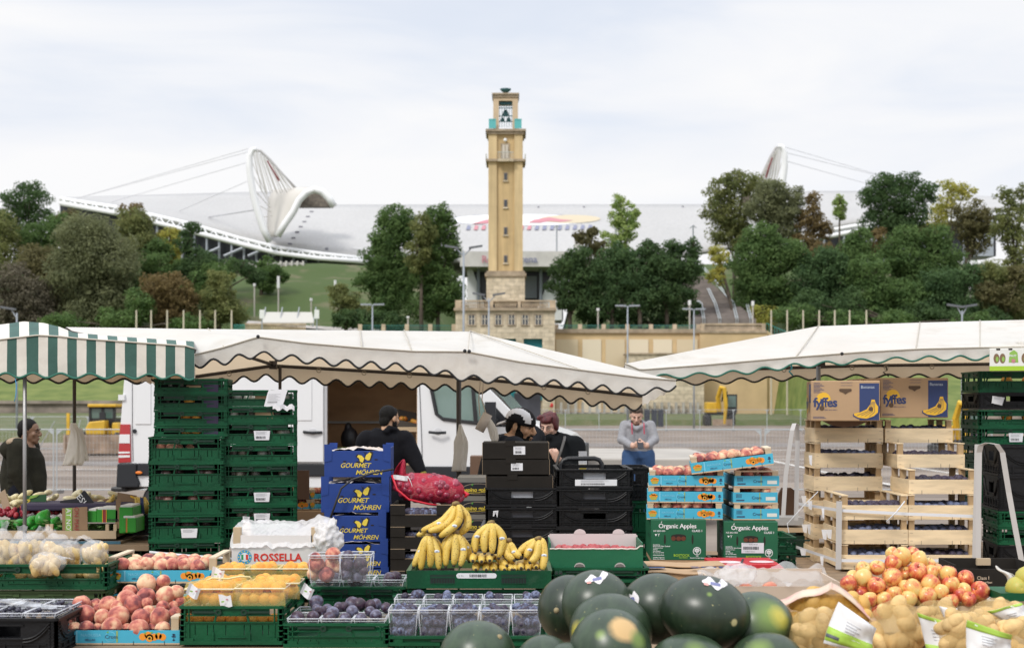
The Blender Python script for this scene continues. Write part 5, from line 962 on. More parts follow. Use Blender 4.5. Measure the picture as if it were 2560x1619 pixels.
#tables
wood=M('raw_wood',(.55,.42,.27),.7,var=.12,vs=3);ctop=M('table_board',(.26,.18,.11),.8,var=.25,vs=3,stretch=(1,5,1))
def table(lab,x0,x1,y0,y1,z,sk=True):
 t=thing('stall_table',lab,'table',((x0+x1)/2,y0,0));w=(x1-x0)/2;mb=MB();mb.box(-w,w,0,y1-y0,z-.03,z);part('tabletop',mb,ctop,t)
 for x in(-w+.05,w-.05):
  for y in(.05,y1-y0-.05):mb=MB();mb.box(x-.03,x+.03,y-.03,y+.03,0,z-.03);part('leg',mb,wood,t)
TZ0,TZ1,TZ2,TZ3=.698,.772,.722,.655
table('front wooden stall table under the peaches and plums',-2.35,.72,5.25,5.93,TZ0);table('middle step of the stall table under the banana crate',-2.5,1.95,5.95,6.93,TZ1)
table('rear stall table under the crate stacks',-2.07,1.66,6.95,9.0,TZ2);table('low rear table under the pale wooden crates',1.68,3.6,7.2,10.3,TZ3)
table('front stall table under the watermelons and potatoes',-.5,2.3,3.9,5.2,.70);table('table of the neighbouring stall at the left',-3.9,-2.05,8.55,9.8,.80)
table('stall table under the apples',.74,2.4,5.22,5.93,TZ0)
#crates
cg=M('crate_green',(.002,.070,.026),.5,var=.2,vs=5,rnd=.15,bump=.1,bs=60,spec=.3);cgd=M('crate_green_dark',(.003,.026,.014),.5);ck=M('crate_black',(.007,.007,.008),.5,bump=.15,bs=40,spec=.3,var=.2,vs=8);cko=M('crate_olive',(.05,.10,.03),.55)
ckd=M('crate_black_deep',(.006,.006,.007),.5);paper=M('paper_label',(.72,.72,.74),.7);ink=M('ink_dark',(.03,.03,.035),.7);inkg=M('ink_grey',(.35,.35,.37),.7)
stained(cg,(.05,.10,.06),7,.60);stained(ck,(.05,.048,.045),9,.60)
CM={}
def wall_green(mb,T,w,h):
 th=.012;big=h>.1;b=lambda x0,x1,z0,z1,y0=0,y1=th,mi=0:mb.box(x0,x1,y0,y1,z0,z1,mi,T)
 W2=w/2;b(-W2,W2,h-.010,h,-.006,th);b(-W2,W2,0,.014,-.005,th);b(-W2+.0,-W2+.018,.014,h-.010);b(W2-.018,W2,.014,h-.010)
 for x in(-W2+.030,W2-.032):b(x,x+.004,.014,h-.01,-.004,th)
 zh0=h-(.036 if big else .030);zo=zh0-(.026 if big else .020);zp=.014
 b(-W2+.05,W2-.05,zh0,h-.010,.004,th);b(-W2+.018,W2-.018,zh0-.003,zh0,-.004,th)
 for s in(-1,1):
  b(s*.055-.014+s*.0,s*.055+.014,zh0+.004,h-.013,-.003,.004);b(min(s*.07,s*.15),max(s*.07,s*.15),zh0+.008,zh0+.017,-.003,.004,1)
 for s in(-1,1):
  x=s*w*.17;mb.prism([(x-.004,0,zo),(x+.004,0,zo),(x-s*.014+.004,0,h-.012),(x-s*.014-.004,0,h-.012)],(0,th,0),0,T)
 n=int((w-.036)/.0118);x=-W2+.018
 for k in range(n):
  x0=-W2+.018+k*(w-.036)/n;x1=x0+(w-.036)/n
  slot=(k%6 in(1,3))and abs(x0)>.02
  if slot:b(x0+.0035,x1,zp,zo,.002,th);b(x0,x0+.0035,zp,zp+.3*(zo-zp),.002,th);b(x0,x0+.0035,zo-.012,zo,.002,th)
  else:b(x0,x1,zp,zo,.002,th)
 b(-W2+.018,W2-.018,zo-.004,zo,-.004,.002)
 for s in(-1,1):b(s*w*.18-.003,s*w*.18+.003,zp,zo*.55,-.005,.002)
 if big:b(-w*.14,w*.14,zp+.012,zp+.016,-.003,.002)
 for s in(-1,1):b(s*(W2-.034)-.016,s*(W2-.034)+.016,zp,zp+.012,-.005,.002)
 for s in(-1,1):
  for z in np.arange(.03,h-.02,.022):b(s*(W2-.009)-.009,s*(W2-.009)+.009,z,z+.004,-.004,0)
def wall_black(mb,T,w,h):
 th=.012;b=lambda x0,x1,z0,z1,y0=0,y1=th,mi=0:mb.box(x0,x1,y0,y1,z0,z1,mi,T);W2=w/2
 b(-W2,W2,h-.009,h,-.007,th);b(-W2,W2,0,.012,-.006,th);b(-W2,-W2+.02,.012,h-.009);b(W2-.02,W2,.012,h-.009)
 hw=w*.15;z0,z1=h*.48,h*.80
 b(-W2+.02,-hw,.012,h-.009,.003,th);b(hw,W2-.02,.012,h-.009,.003,th);b(-hw,hw,.012,z0,.003,th);b(-hw,hw,z1,h-.009,.003,th)
 b(-hw-.012,hw+.012,z0-.006,z0,-.003,.003);b(-hw-.012,hw+.012,z1,z1+.006,-.003,.003)
 for s in(-1,1):
  for k,(r0,dz)in enumerate(((.0,0),(.016,-.012))):
   pts=[(s*(hw+.01+u*(W2-hw-.04)),-.001,z0-.004+dz+(h*.42)*u**2.2)for u in np.linspace(0,1,7)];mb.tube(pts,.0042,5,T=T)
  for z in np.arange(.02,h-.02,.013):
   for x in(W2-.030,W2-.018):b(s*x-.003,s*x+.003,z,z+.006,-.004,.003)
 for k in range(-2,3):b(k*w*.16-.003,k*w*.16+.003,.012,z0*.7,-.004,.003)
 for z in(.022,h*.3):b(-W2+.04,W2-.04,z,z+.004,-.003,.003)
def crate_mesh(kind,w,d,h):
 k=(kind,round(w,3),round(d,3),round(h,3))
 if k not in CM:
  f=wall_black if kind=='black' else wall_green;out_=[]
  mb=MB();f(mb,Matrix.Identity(4),w,h);f(mb,Matrix.Translation((0,d,0))@Matrix.Rotation(math.pi,4,'Z'),w,h)
  f(mb,Matrix.Translation((-w/2,d/2,0))@Matrix.Rotation(-math.pi/2,4,'Z'),d,h);f(mb,Matrix.Translation((w/2,d/2,0))@Matrix.Rotation(math.pi/2,4,'Z'),d,h)
  mb.box(-w/2+.012,w/2-.012,.012,d-.012,.004,.010)
  out_.append(mb.mesh('body',{'black':[ck,ckd],'green':[cg,cgd],'olive':[cko,cko]}[kind]))
  hm=MB()
  if kind=='green':
   zh=h-(.036 if h>.1 else .030)
   for s in(-1,1):hm.lathe([(.006,0),(.0125,0),(.0125,.004),(.006,.004)],12,T=Matrix.Translation((s*.05,-.004,(zh+h-.01)/2))@Matrix.Rotation(rad(90),4,'X'));hm.box(min(s*.06,s*.15),max(s*.06,s*.15),-.006,-.0035,zh+.009,zh+.015)
  CM[k]=(out_[0],hm.mesh('handle',cgd)if hm.v else None)
 return CM[k]
def label_part(t,x0,x1,z0,z1,y=-.009,bar=True,shape=None):
 mb=MB();pr=Print(mb,(0,y,0),(1,0,0),(0,0,1),.0007);w_,h_=x1-x0,z1-z0
 pr.poly(shape or[(x0,z1),(x0+w_*.06,z0),(x1-w_*.06,z0),(x1,z1)][::-1],0,0)
 for k in range(4):pr.rect(x0+w_*.14,x1-w_*(.2+.12*(k%2)),z1-h_*(.14+k*.09),z1-h_*(.11+k*.09),2,1)
 if bar:
  x=x0+w_*.14
  while x<x1-w_*.3:g=random.choice((.0012,.002,.003));pr.rect(x,x+g,z0+h_*.14,z0+h_*.42,1,1);x+=g+random.choice((.0012,.0022))
 return part('paper_label',mb,[paper,ink,inkg],t,fix=False)
def crate(lab,px0,px1,pyb,d,h_px=None,dep=.6,kind='green',h=None,w=None,group=None,yaw=0,z=None):
 c=P((px0+px1)/2,pyb,d);w=w or S(px1-px0,d);h=h or S(h_px,d)
 if z is not None:c.z=z
 t=thing('crate',lab,'crate',c,rad(yaw),group);bm_,hm=crate_mesh(kind,w,dep,h);link('body',bm_,t)
 if hm:link('handle',hm,t)
 t['_h']=h;return t
def fill(lab,t,mat,r,w,d,z,n=40,name='fruit',cat='fruit',el=1.0,block=False):
 mb=MB()
 for k in range(n):mb.ell((random.uniform(-w/2+r,w/2-r),random.uniform(r,d*.5),z+random.uniform(-.2,.2)*r),r,r,r*el,10,7)
 if block:mb.box(-w/2-.004,w/2+.004,.016,d-.12,.011,z-r*.3,1);mb.box(-w/2-.004,w/2+.004,.12,d-.12,.011,z+r*.9,1)  # added dark block inside the crate, hides the bright view through its slots
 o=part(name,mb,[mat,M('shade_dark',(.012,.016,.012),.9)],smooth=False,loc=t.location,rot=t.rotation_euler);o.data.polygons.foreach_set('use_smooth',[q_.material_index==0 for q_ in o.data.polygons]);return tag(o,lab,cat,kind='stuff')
for k in('_h',):pass
def fruitmat(name,stops,rough,sc_=(6,6,6),bump=0,coat=0,sheen=0,streak=None,hue=.02,val=.12):
 m=bpy.data.materials.new(name);MATS[name]=m;m.use_nodes=True;n=m.node_tree;L=n.links.new;p=n.nodes['Principled BSDF'];p.inputs['Roughness'].default_value=rough
 tcn=n.nodes.new('ShaderNodeTexCoord');oi=n.nodes.new('ShaderNodeObjectInfo');mul=n.nodes.new('ShaderNodeMath');mul.operation='MULTIPLY';mul.inputs[1].default_value=53;L(oi.outputs['Random'],mul.inputs[0])
 mp_=n.nodes.new('ShaderNodeMapping');mp_.inputs['Scale'].default_value=sc_;L(tcn.outputs['Object'],mp_.inputs[0]);va=n.nodes.new('ShaderNodeVectorMath');L(mp_.outputs[0],va.inputs[0]);L(mul.outputs[0],va.inputs[1])
 t=n.nodes.new('ShaderNodeTexNoise');t.inputs['Scale'].default_value=1;t.inputs['Detail'].default_value=3;L(va.outputs[0],t.inputs[0])
 ad=n.nodes.new('ShaderNodeMath');ad.operation='ADD';mr=n.nodes.new('ShaderNodeMapRange');mr.inputs[3].default_value=-.16;mr.inputs[4].default_value=.16
 rm=n.nodes.new('ShaderNodeMath');rm.operation='FRACT';m2=n.nodes.new('ShaderNodeMath');m2.operation='MULTIPLY';m2.inputs[1].default_value=7.31;L(oi.outputs['Random'],m2.inputs[0]);L(m2.outputs[0],rm.inputs[0]);L(rm.outputs[0],mr.inputs[0])
 L(t.outputs[0],ad.inputs[0]);L(mr.outputs[0],ad.inputs[1]);fac=ad.outputs[0]
 if streak:
  t3=n.nodes.new('ShaderNodeTexNoise');mp3=n.nodes.new('ShaderNodeMapping');mp3.inputs['Scale'].default_value=streak;L(tcn.outputs['Object'],mp3.inputs[0]);L(mp3.outputs[0],t3.inputs[0]);t3.inputs['Scale'].default_value=1
  a3=n.nodes.new('ShaderNodeMath');a3.operation='MULTIPLY_ADD';a3.inputs[1].default_value=.35;L(t3.outputs[0],a3.inputs[0]);L(fac,a3.inputs[2]);s3=n.nodes.new('ShaderNodeMath');s3.operation='SUBTRACT';s3.inputs[1].default_value=.17;L(a3.outputs[0],s3.inputs[0]);fac=s3.outputs[0]
 r=n.nodes.new('ShaderNodeValToRGB');els=r.color_ramp.elements
 while len(els)<len(stops):els.new(.5)
 for e,(po,c)in zip(els,stops):e.position=po;e.color=(*c,1)
 L(fac,r.inputs[0]);L(r.outputs[0],p.inputs['Base Color'])
 if bump:b=n.nodes.new('ShaderNodeBump');b.inputs['Strength'].default_value=bump;b.inputs['Distance'].default_value=.05;t4=n.nodes.new('ShaderNodeTexNoise');t4.inputs['Scale'].default_value=16;L(tcn.outputs['Object'],t4.inputs[0]);L(t4.outputs[0],b.inputs['Height']);L(b.outputs[0],p.inputs['Normal'])
 if coat:p.inputs['Coat Weight'].default_value=coat;p.inputs['Coat Roughness'].default_value=.2
 if sheen:p.inputs['Sheen Weight'].default_value=sheen;p.inputs['Sheen Roughness'].default_value=.35;p.inputs['Sheen Tint'].default_value=(1,.85,.75,1)
 p.inputs['Subsurface Weight'].default_value=.0;return m
peachm=fruitmat('peach_skin',[(.26,(.17,.045,.05)),(.40,(.42,.11,.085)),(.52,(.60,.24,.16)),(.64,(.72,.44,.27)),(.78,(.74,.55,.34))],.75,(1.1,1.1,1.1),.12,0,.5)
applem=fruitmat('apple_skin',[(.29,(.42,.045,.03)),(.40,(.60,.13,.055)),(.50,(.72,.32,.10)),(.60,(.74,.48,.15)),(.78,(.70,.53,.19))],.32,(1.0,1.0,1.0),.0,.25,0,(7,7,.7))
pinkm=fruitmat('apple_pink',[(.3,(.55,.12,.08)),(.6,(.70,.26,.16)),(.8,(.74,.45,.25))],.4,(1,1,1),0,.2,0)
plumm=fruitmat('plum_skin',[(.30,(.020,.010,.022)),(.46,(.050,.020,.040)),(.58,(.075,.065,.105)),(.75,(.16,.16,.24))],.5,(1.5,1.5,1.5),0,.1,.15)
bluem=fruitmat('damson_skin',[(.30,(.018,.017,.036)),(.44,(.045,.030,.055)),(.56,(.065,.078,.14)),(.72,(.18,.21,.33))],.6,(1.8,1.8,1.8),0,0,.25)
aprim=fruitmat('apricot_skin',[(.3,(.72,.27,.03)),(.6,(.80,.38,.05)),(.8,(.80,.46,.09))],.6,(1.2,1.2,1.2),.15,0,.3)
onionm=fruitmat('onion_skin',[(.3,(.16,.010,.03)),(.6,(.34,.03,.07)),(.8,(.42,.08,.12))],.35,(1.5,1.5,4),0,.3,0)
potm=M('potato_skin',(.60,.41,.18),.8,var=.22,vs=16,bump=.25,bs=60,rnd=.1);cornm=M('parsnip_cream',(.58,.39,.13),.7,col2=(.70,.54,.27),vs=14,bump=.3,bs=30)
banm=M('banana_skin',(.60,.38,.045),.5,col2=(.72,.52,.12),vs=16,vlo=.3,vhi=.6,rnd=.06,bump=.1,bs=20);bantip=M('banana_tip',(.035,.025,.018),.8);banstem=M('banana_stem',(.30,.22,.06),.7,col2=(.16,.09,.04),vs=40)
def stipple(m,col,sc_,thr):
 n=m.node_tree;L=n.links.new;p=n.nodes['Principled BSDF'];src=p.inputs['Base Color'].links[0].from_socket;tcn=n.nodes.new('ShaderNodeTexCoord');v=n.nodes.new('ShaderNodeTexNoise');v.inputs['Scale'].default_value=sc_;v.inputs['Detail'].default_value=2;L(tcn.outputs['Object'],v.inputs[0])
 r=n.nodes.new('ShaderNodeMapRange');r.inputs[1].default_value=thr;r.inputs[2].default_value=thr+.05;L(v.outputs[0],r.inputs[0]);mx=n.nodes.new('ShaderNodeMix');mx.data_type='RGBA';L(r.outputs[0],mx.inputs[0]);L(src,mx.inputs[6]);mx.inputs[7].default_value=(*col,1);L(mx.outputs[2],p.inputs['Base Color'])
stipple(banm,(.20,.11,.03),170,.62)
def fruit_shape(kind):
 mb=MB();prof={'peach':[(0,-.97),(.3,-.99),(.62,-.82),(.88,-.46),(.99,0),(.92,.42),(.68,.76),(.36,.92),(.12,.88),(0,.80)],'apple':[(0,-.78),(.14,-.86),(.34,-.92),(.60,-.80),(.84,-.46),(.99,.02),(.98,.36),(.80,.70),(.50,.88),(.24,.84),(.08,.70),(0,.62)],'plum':[(0,-1.22),(.30,-1.14),(.60,-.92),(.86,-.52),(.97,0),(.88,.52),(.62,.95),(.30,1.16),(.08,1.18),(0,1.14)],'ball':[(0,-1),(.34,-.94),(.66,-.75),(.90,-.42),(1,0),(.90,.42),(.66,.75),(.34,.93),(.1,.96),(0,.92)]}[kind]
 mb.lathe([(max(r,.002),z)for r,z in prof],20)
 if kind in('peach','plum'):
  mb.v=[tuple(V(v)*(1-.07*math.exp(-((math.atan2(v[1],v[0])-.6)/.22)**2)))for v in mb.v]
 return fixn(mb.mesh(kind,[banm],True))
SH={}
def fmesh(kind,mat):
 k=(kind,mat.name)
 if k not in SH:
  me=fruit_shape(kind);me.materials.clear();me.materials.append(mat);SH[k]=me
  if kind=='apple':st=MB();st.tube([(0,0,.62),(.03,.02,.85),(.10,.03,1.08)],[.03,.025,.035],5);SH[k,'stem']=st.mesh('stem',M('stem_brown',(.06,.04,.02),.8),True)
 return SH[k]
def fruit(name,kind,mat,c,r,lab,group,cat=None,rot=None,stem=False):
 o=link(name,fmesh(kind,mat),None,c,rot or(random.uniform(0,6.3),random.uniform(0,6.3),random.uniform(0,6.3)));s_=r*random.uniform(.95,1.05);o.scale=(s_,s_,s_*random.uniform(.94,1.05));tag(o,lab,cat or name,group)
 if stem:link('stem',SH[('apple',mat.name),'stem'],o)
 return o
#green crate stacks
tops=[1090,1157,1221,1286,1352,1417]
desc=['peaches showing through its slot','dark covered trays inside','three pinkish trays inside','a blank white paper label','a white strap across it']
order=['uppermost','second','third','fourth','lowest']
for i in range(5):
 t=crate('wide green crate, %s in the left stack, with %s'%(order[i],desc[i]),375,557,tops[i+1],8.0,65,dep=.5,yaw=8,group='deep green crates of the left stack')
 if i==3:label_part(t,-.030,.062,.02,.072,bar=False)
 w=.38;z=.095
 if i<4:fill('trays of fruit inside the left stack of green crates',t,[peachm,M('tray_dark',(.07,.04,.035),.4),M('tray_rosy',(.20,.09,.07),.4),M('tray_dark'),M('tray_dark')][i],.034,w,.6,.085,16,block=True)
tu=[946,986,1025,1065,1090]
for i in range(4):
 t=crate('shallow green crate, %s in the left stack, showing %s'%(['topmost','second','third','lowest shallow'][i],['a brown paper tray','one orange and purple paper','two oranges and purple paper','a sliver of oranges'][i]),389,566,[985,1024.5,1064,1091.5][i]if i<3 else 1090.5,8.03,[39,39,39,26][i]if i<3 else 25.5,dep=.5,yaw=8,group='shallow green crates of the left stack')
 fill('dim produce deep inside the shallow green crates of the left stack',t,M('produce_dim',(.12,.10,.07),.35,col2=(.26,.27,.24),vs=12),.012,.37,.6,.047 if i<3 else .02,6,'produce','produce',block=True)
 mb=MB();mb.box(.06,.15,.014,.03,.012,.055 if i<3 else .03);tag(part('wrapping_paper',mb,M('paper_purple',(.035,.025,.06),.7),loc=t.location),'purple wrapping paper inside the %s shallow green crate of the left stack'%['topmost','second','third','lowest'][i],'paper')
 for k in range((0,1,2,2)[i]):fruit('orange','ball',aprim,V(t.location)+V((-.02+.06*k-.02*(i>1),.05,.052 if i<3 else .028)),.03,'orange peeping out of a shallow green crate in the left stack','oranges in the left stack')
mb=MB();mb.box(-.03,.05,.014,.03,.02,.05);tag(part('carton',mb,M('card_brown',(.40,.26,.15),.8),loc=P(478,985,8.03)),'brown paper tray in the topmost crate of the left stack','carton')
tr=[974,1015,1056,1109,1160,1212,1263,1315,1366]
lab_r=['a white delivery note taped on it','a brown paper bundle in its slot','a barcode label and small tag','clear bags in its slot','a faint number on its panel','a barcode label below clear bags','a torn white sticker and a slanted barcode label','only its top showing behind the white box']
for i in range(8):
 t=crate('green crate of the middle stack with %s'%lab_r[i],559,740,tr[i+1],8.1,tr[i+1]-tr[i]-.5,dep=.5,yaw=8.5,group='green crates of the middle stack')
 if i in(2,5,6):label_part(t,-.034,.058,.022,.075)
 if i==6:label_part(t,-.095,-.055,.025,.06,bar=False,shape=[(-.095,.06),(-.095,.024),(-.06,.022),(-.056,.056)][::-1])
 if i==1:mb=MB();mb.box(-.03,.075,.014,.03,.02,.062);tag(part('carton',mb,M('card_brown'),loc=t.location),'brown paper bundle inside the second crate of the middle stack','carton')
 if i==0:mb=MB();mb.box(-.03,.06,.014,.03,.02,.06);tag(part('carton',mb,M('card_brown'),loc=t.location),'pale brown carton inside the top crate of the middle stack','carton')
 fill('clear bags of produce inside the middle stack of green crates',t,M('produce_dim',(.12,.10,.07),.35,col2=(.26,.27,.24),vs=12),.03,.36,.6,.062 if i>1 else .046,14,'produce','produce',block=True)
mb=MB();o_=P(666,972,8.05);rows=[[P(lerp(a,b,i/6),y+math.sin(i*1.3)*1.2,8.07)-o_ for i in range(7)]for a,b,y in((672,719,974),(668,715,985),(664,711,1000),(660,705,1015))]
mb.grid(rows);pr=Print(mb,P(666,1008,8.066)-o_,(1,0,.02),(.12,0,1),.001)
for k in range(7):pr.rect(.006,.075-.012*(k%3),.016+k*.006,.0175+k*.006,2,1)
for k in range(14):pr.rect(.006+k*.004,.0076+k*.004,.003,.011,1,1)
tag(part('delivery_note',mb,[paper,ink,inkg],loc=o_,fix=False),'white printed delivery note hanging on the middle green stack','paper')
mb=MB();mb.grid([[P(x,y+4*math.sin(x*.3),8.05-.01*math.sin(x*.2))-o_ for x in range(682,742,6)]for y in(1012,1018,1024)]);tag(part('torn_wrap',mb,paper,loc=o_,solid=.003),'crumpled torn plastic pouch below the delivery note','wrap')
strip('strap',[P(374,1379,7.97),P(470,1388,7.97),P(560,1394,7.98),P(580,1396,7.99)],.008,M('strap_white',(.72,.73,.76),.4),'white plastic strap round the lowest green crates of the left stack','strap')
#blue carrot boxes
cblue=M('card_blue',(.004,.036,.21),.6,var=.06,vs=6);cyel=M('print_yellow',(.72,.55,.06),.6);cblk=M('print_black',(.015,.015,.02),.6);holec=M('hole_dark',(.02,.015,.012),.9)
def bluebox(lab,px0,px1,pyt,pyb,d,yaw,dep=.3,filln=None):
 w=S(px1-px0,d);h=S(pyb-pyt,d);t=thing('carrot_box',lab,'box',P((px0+px1)/2,pyb,d),rad(yaw),'blue carrot boxes');th=.006;mb=MB();W2=w/2;hf=h*.80
 mb.box(-W2,W2,0,th,0,hf);mb.box(-W2,W2,dep-th,dep,0,hf);mb.box(-W2,-W2+th,th,dep-th,0,h*.9);mb.box(W2-th,W2,th,dep-th,0,h*.9);mb.box(-W2+th,W2-th,th,dep-th,.0,th);part('body',mb,cblue,t,bevel=.002)
 for s in(-1,1):mb=MB();mb.prism([(s*W2,-.003,h*.45),(s*(W2-.038),-.003,h*.5),(s*(W2-.042),-.003,h),(s*W2,-.003,h)],(0,.003,0));mb.prism([(s*W2,dep,h*.45),(s*(W2-.038),dep,h*.5),(s*(W2-.042),dep,h),(s*W2,dep,h)],(0,.003,0));part('corner_tab',mb,cblue,t)
 mb=MB();pr=Print(mb,(0,-.0005,0),(1,0,0),(0,0,1),.0008);u=w/.36
 pr.text('GOURMET',-.095*u,.052*u,.036*u,0,shear=.3,bold=.006,space=.92);pr.text('M\u00d6HREN',-.012*u,.014*u,.036*u,0,shear=.3,bold=.006,space=.92)
 cx,cz=.035*u,.105*u
 for k,mi,e in((1,1,1.25),(2,0,1.0)):
  pr.poly([(cx+a*u*e,cz+b*u*e)for a,b in((.002,-.004),(-.012,.012),(-.030,.016),(-.038,.006),(-.026,-.004),(-.022,-.020),(-.008,-.026))],mi,k);pr.poly([(cx+a*u*e,cz+b*u*e)for a,b in((.004,-.004),(.012,.016),(.030,.030),(.040,.022),(.036,.006),(.030,-.012),(.018,-.014))],mi,k)
 pr.stroke([(cx,cz-.026*u),(cx+.006*u,cz+.02*u),(cx-.002*u,cz+.034*u)],.0035,1,3);pr.stroke([(cx+.006*u,cz+.02*u),(cx+.012*u,cz+.034*u)],.0025,1,3)
 for x,z in((-.07,.085),(.10,.095),(0,.082)):pr.disc(x*u,z*u,.010*u,2,1,.004*u)
 part('printed_lettering',mb,[cyel,cblk,holec],t,fix=False)
 mb=MB();rows=[[(lerp(-W2+.01,W2-.01,i/14),lerp(.01,dep-.01,j/6),hf*.93+.018*noise.noise(V((i*.6,j*.8,px0)))+.022*math.sin(math.pi*i/14))for i in range(15)]for j in range(7)];mb.grid(rows)
 o=part('liner',mb,M('liner_white',(.68,.66,.66),.5,bump=.5,bs=20,col2=(.60,.48,.40),vs=5),t,smooth=True,fix=False);return t
bluebox('blue carrot box at the top of the blue stack, filled under white paper',811,977,1110,1192,7.4,2);bluebox('second blue carrot box from the top, crossed by a black strap',803,973,1190,1280,7.38,3)
bluebox('third blue carrot box from the top with carrots showing',810,966,1272,1353,7.36,-3);bluebox('fourth blue carrot box, partly behind the white bag',815,970,1345,1419,7.34,0);bluebox('lowest blue carrot box, mostly hidden behind the plum punnets',812,972,1417,1442,7.34,0)
strip('strap',[P(984,1172,7.3),P(930,1182,7.32),P(880,1198,7.33),P(853,1220,7.33),P(838,1260,7.33),P(822,1306,7.34)],.006,M('strap_black',(.02,.02,.022),.5),'loose black strap across the blue carrot boxes','strap')
#plum crates with the onion sack
cdk=M('card_charcoal',(.020,.017,.014),.85,var=.2,vs=5,spec=.2);cedge=M('card_edge',(.30,.22,.14),.8)
def tray_dark(lab,px0,px1,pyt,pyb,d,dep=.4):
 w=S(px1-px0,d);h=S(pyb-pyt,d);t=thing('fruit_tray',lab,'tray',P((px0+px1)/2,pyb,d),0,'charcoal plum trays under the onion sack');W2=w/2;mb=MB();hf=h*.56
 mb.box(-W2,W2,0,.012,0,hf);mb.box(-W2,W2,dep-.012,dep,0,hf);mb.box(-W2,-W2+.012,.012,dep-.012,0,h);mb.box(W2-.012,W2,.012,dep-.012,0,h);mb.box(-W2+.012,W2-.012,.012,dep-.012,0,.01);part('body',mb,cdk,t,bevel=.002)
 for s in(-1,1):
  mb=MB();x0,x1=sorted((s*W2,s*(W2-.075)));mb.box(x0,x1,-.004,0,hf,h);mb.box(x0,x1,-.004,.012,h,h+.0025,1);mb.box(x0,x1,dep,dep+.004,hf,h);mb.box(x0,x1,0,.012,hf,h);part('corner_post',mb,[cdk,cedge],t)
 mb=MB();mb.box(-W2,W2,0,.012,hf,hf+.002);part('rim',mb,cedge,t);return t,w,hf
for i in range(4):
 t,w,hf=tray_dark(['charcoal cardboard tray with plums directly under the onion sack','second charcoal tray below the onion sack, plums in its gap','third charcoal tray below the onion sack','lowest charcoal tray of the onion sack stack'][i],976,1128,1262+i*55,1317+i*55,7.3)
 if i<3:
  for k in range(14 if i==0 else 7):fruit('plum','plum',bluem,V(t.location)+V((lerp(-w/2+.09,w/2-.09,(k%7)/6)+random.uniform(-.004,.004),.045+.05*(k//7),hf+(.004 if k<7 else .012))),.021,'dark plum lying in the charcoal trays under the onion sack','plums under the onion sack',rot=(rad(90),random.uniform(-.3,.3),rad(90)+random.uniform(-.5,.5)))
netr=M('net_red',(.56,.02,.06),.5,trans=.34,bump=.5,bs=120)
sk=thing('onion_sack','red net sack full of red onions lying on the charcoal trays','sack',P(1065,1262,7.3)+V((0,.16,0)));lo=V(sk.location)
def skp(x,y,e=0):return P(x,y,7.3)+V((0,.16+e,0))-lo
axis=[((985,1222),.045),((1000,1218),.075),((1040,1222),.088),((1085,1225),.088),((1120,1228),.078),((1145,1232),.055),((1158,1236),.03)]
mb=MB();mb.tube([skp(*a)for a,r in axis],[r for a,r in axis],28,flat=.9);mb.v=[tuple(V(v)+V(v).normalized()*.007*noise.noise(V(v)*32))for v in mb.v];part('net',mb,netr,sk,smooth=True,subs=1)
mb=MB();mb.grid([[skp(lerp(a,b,i/6),lerp(y0,y1,i/6),.05*math.sin(i))for i in range(7)]for a,y0,b,y1 in((976,1215,1010,1190),(974,1195,1008,1180),(985,1170,1008,1162),(1000,1152,1006,1150))]);part('sack_mouth',mb,netr,sk,smooth=True,solid=.004)
mb=MB();mb.tube([skp(976,1190,-.06),skp(990,1225,-.09),skp(1020,1250,-.095),skp(1070,1262,-.085),skp(1096,1266,-.06)],.006,6);mb.tube([skp(1150,1230,0),skp(1168,1240,-.02),skp(1160,1246,-.02)],.009,6);part('hem',mb,M('hem_red',(.55,.012,.03),.5),sk,smooth=True)
mb=MB();mb.grid([[skp(lerp(980,1016,i/5),lerp(y,y+4,i/5),-.07+.012*math.sin(i*1.2))for i in range(6)]for y in(1188,1200)]);mb.grid([[skp(lerp(1014,1028,i/4),lerp(1190,1215,(i/4)**2)+k*4,-.085)for i in range(5)]for k in(0,1)]);part('tag',mb,paper,sk,solid=.002)
rng=random.Random(3)
for k in range(58):
 i=rng.random()*5.3;a=int(i);f=i-a;(x0,y0),r0=axis[a];(x1,y1),r1=axis[a+1];r=lerp(r0,r1,f)*.80;an=rng.uniform(math.pi*.55,math.pi*2.3);c=skp(lerp(x0,x1,f),lerp(y0,y1,f))+V((0,-abs(math.cos(an))*r*(1 if k%5 else-1),math.sin(an)*r*.9))
 fruit('onion','ball',onionm,lo+c,.021,'red onion inside the red net sack','red onions in the net sack')
#pepino boxes, far behind the bananas
for i in range(5):
 t=thing('pepino_box','black box with yellow pepino lettering, %s of the stack behind the bananas'%['topmost','second','middle','second lowest','lowest'][i],'box',P(1190,1238+i*46,8.6),0,'black pepino boxes');w=S(96,8.6);h=S(33,8.6)
 mb=MB();mb.box(-w/2,w/2,0,.38,0,h);part('body',mb,cblk,t,bevel=.003);mb=MB();mb.box(-w/2+.004,w/2-.004,.003,.37,h,h+S(12,8.6));part('inner_tray',mb,M('tray_grey',(.22,.21,.19),.8),t)
 mb=MB();pr=Print(mb,(0,-.0005,0),(1,0,0),(0,0,1),.0008);pr.poly([(a*.9,b)for a,b in ering(.012,h*.5,w*.46,h*.42)],3,1);pr.poly(ering(.012,h*.5,w*.395,h*.38),1,2);pr.text('pepino gold',-w*.36,h*.30,.034,0,3,shear=.15,bold=.03,space=.95);pr.stroke([(-w*.3,h*.18),(w*.42,h*.28)],.003,0,3);pr.poly([(-.03,h*.78),(-.02,h*.74),(-.015,h*.94)],2,3);part('printed_lettering',mb,[cyel,cblk,M('print_leaf',(.08,.4,.05),.6),M('print_tan',(.35,.28,.2),.6)],t,fix=False)
hungbag([(1160,1205,1210),(1150,1212,1216),(1152,1222,1218)],8.75,'white crumpled film on top of the black pepino boxes',.06)
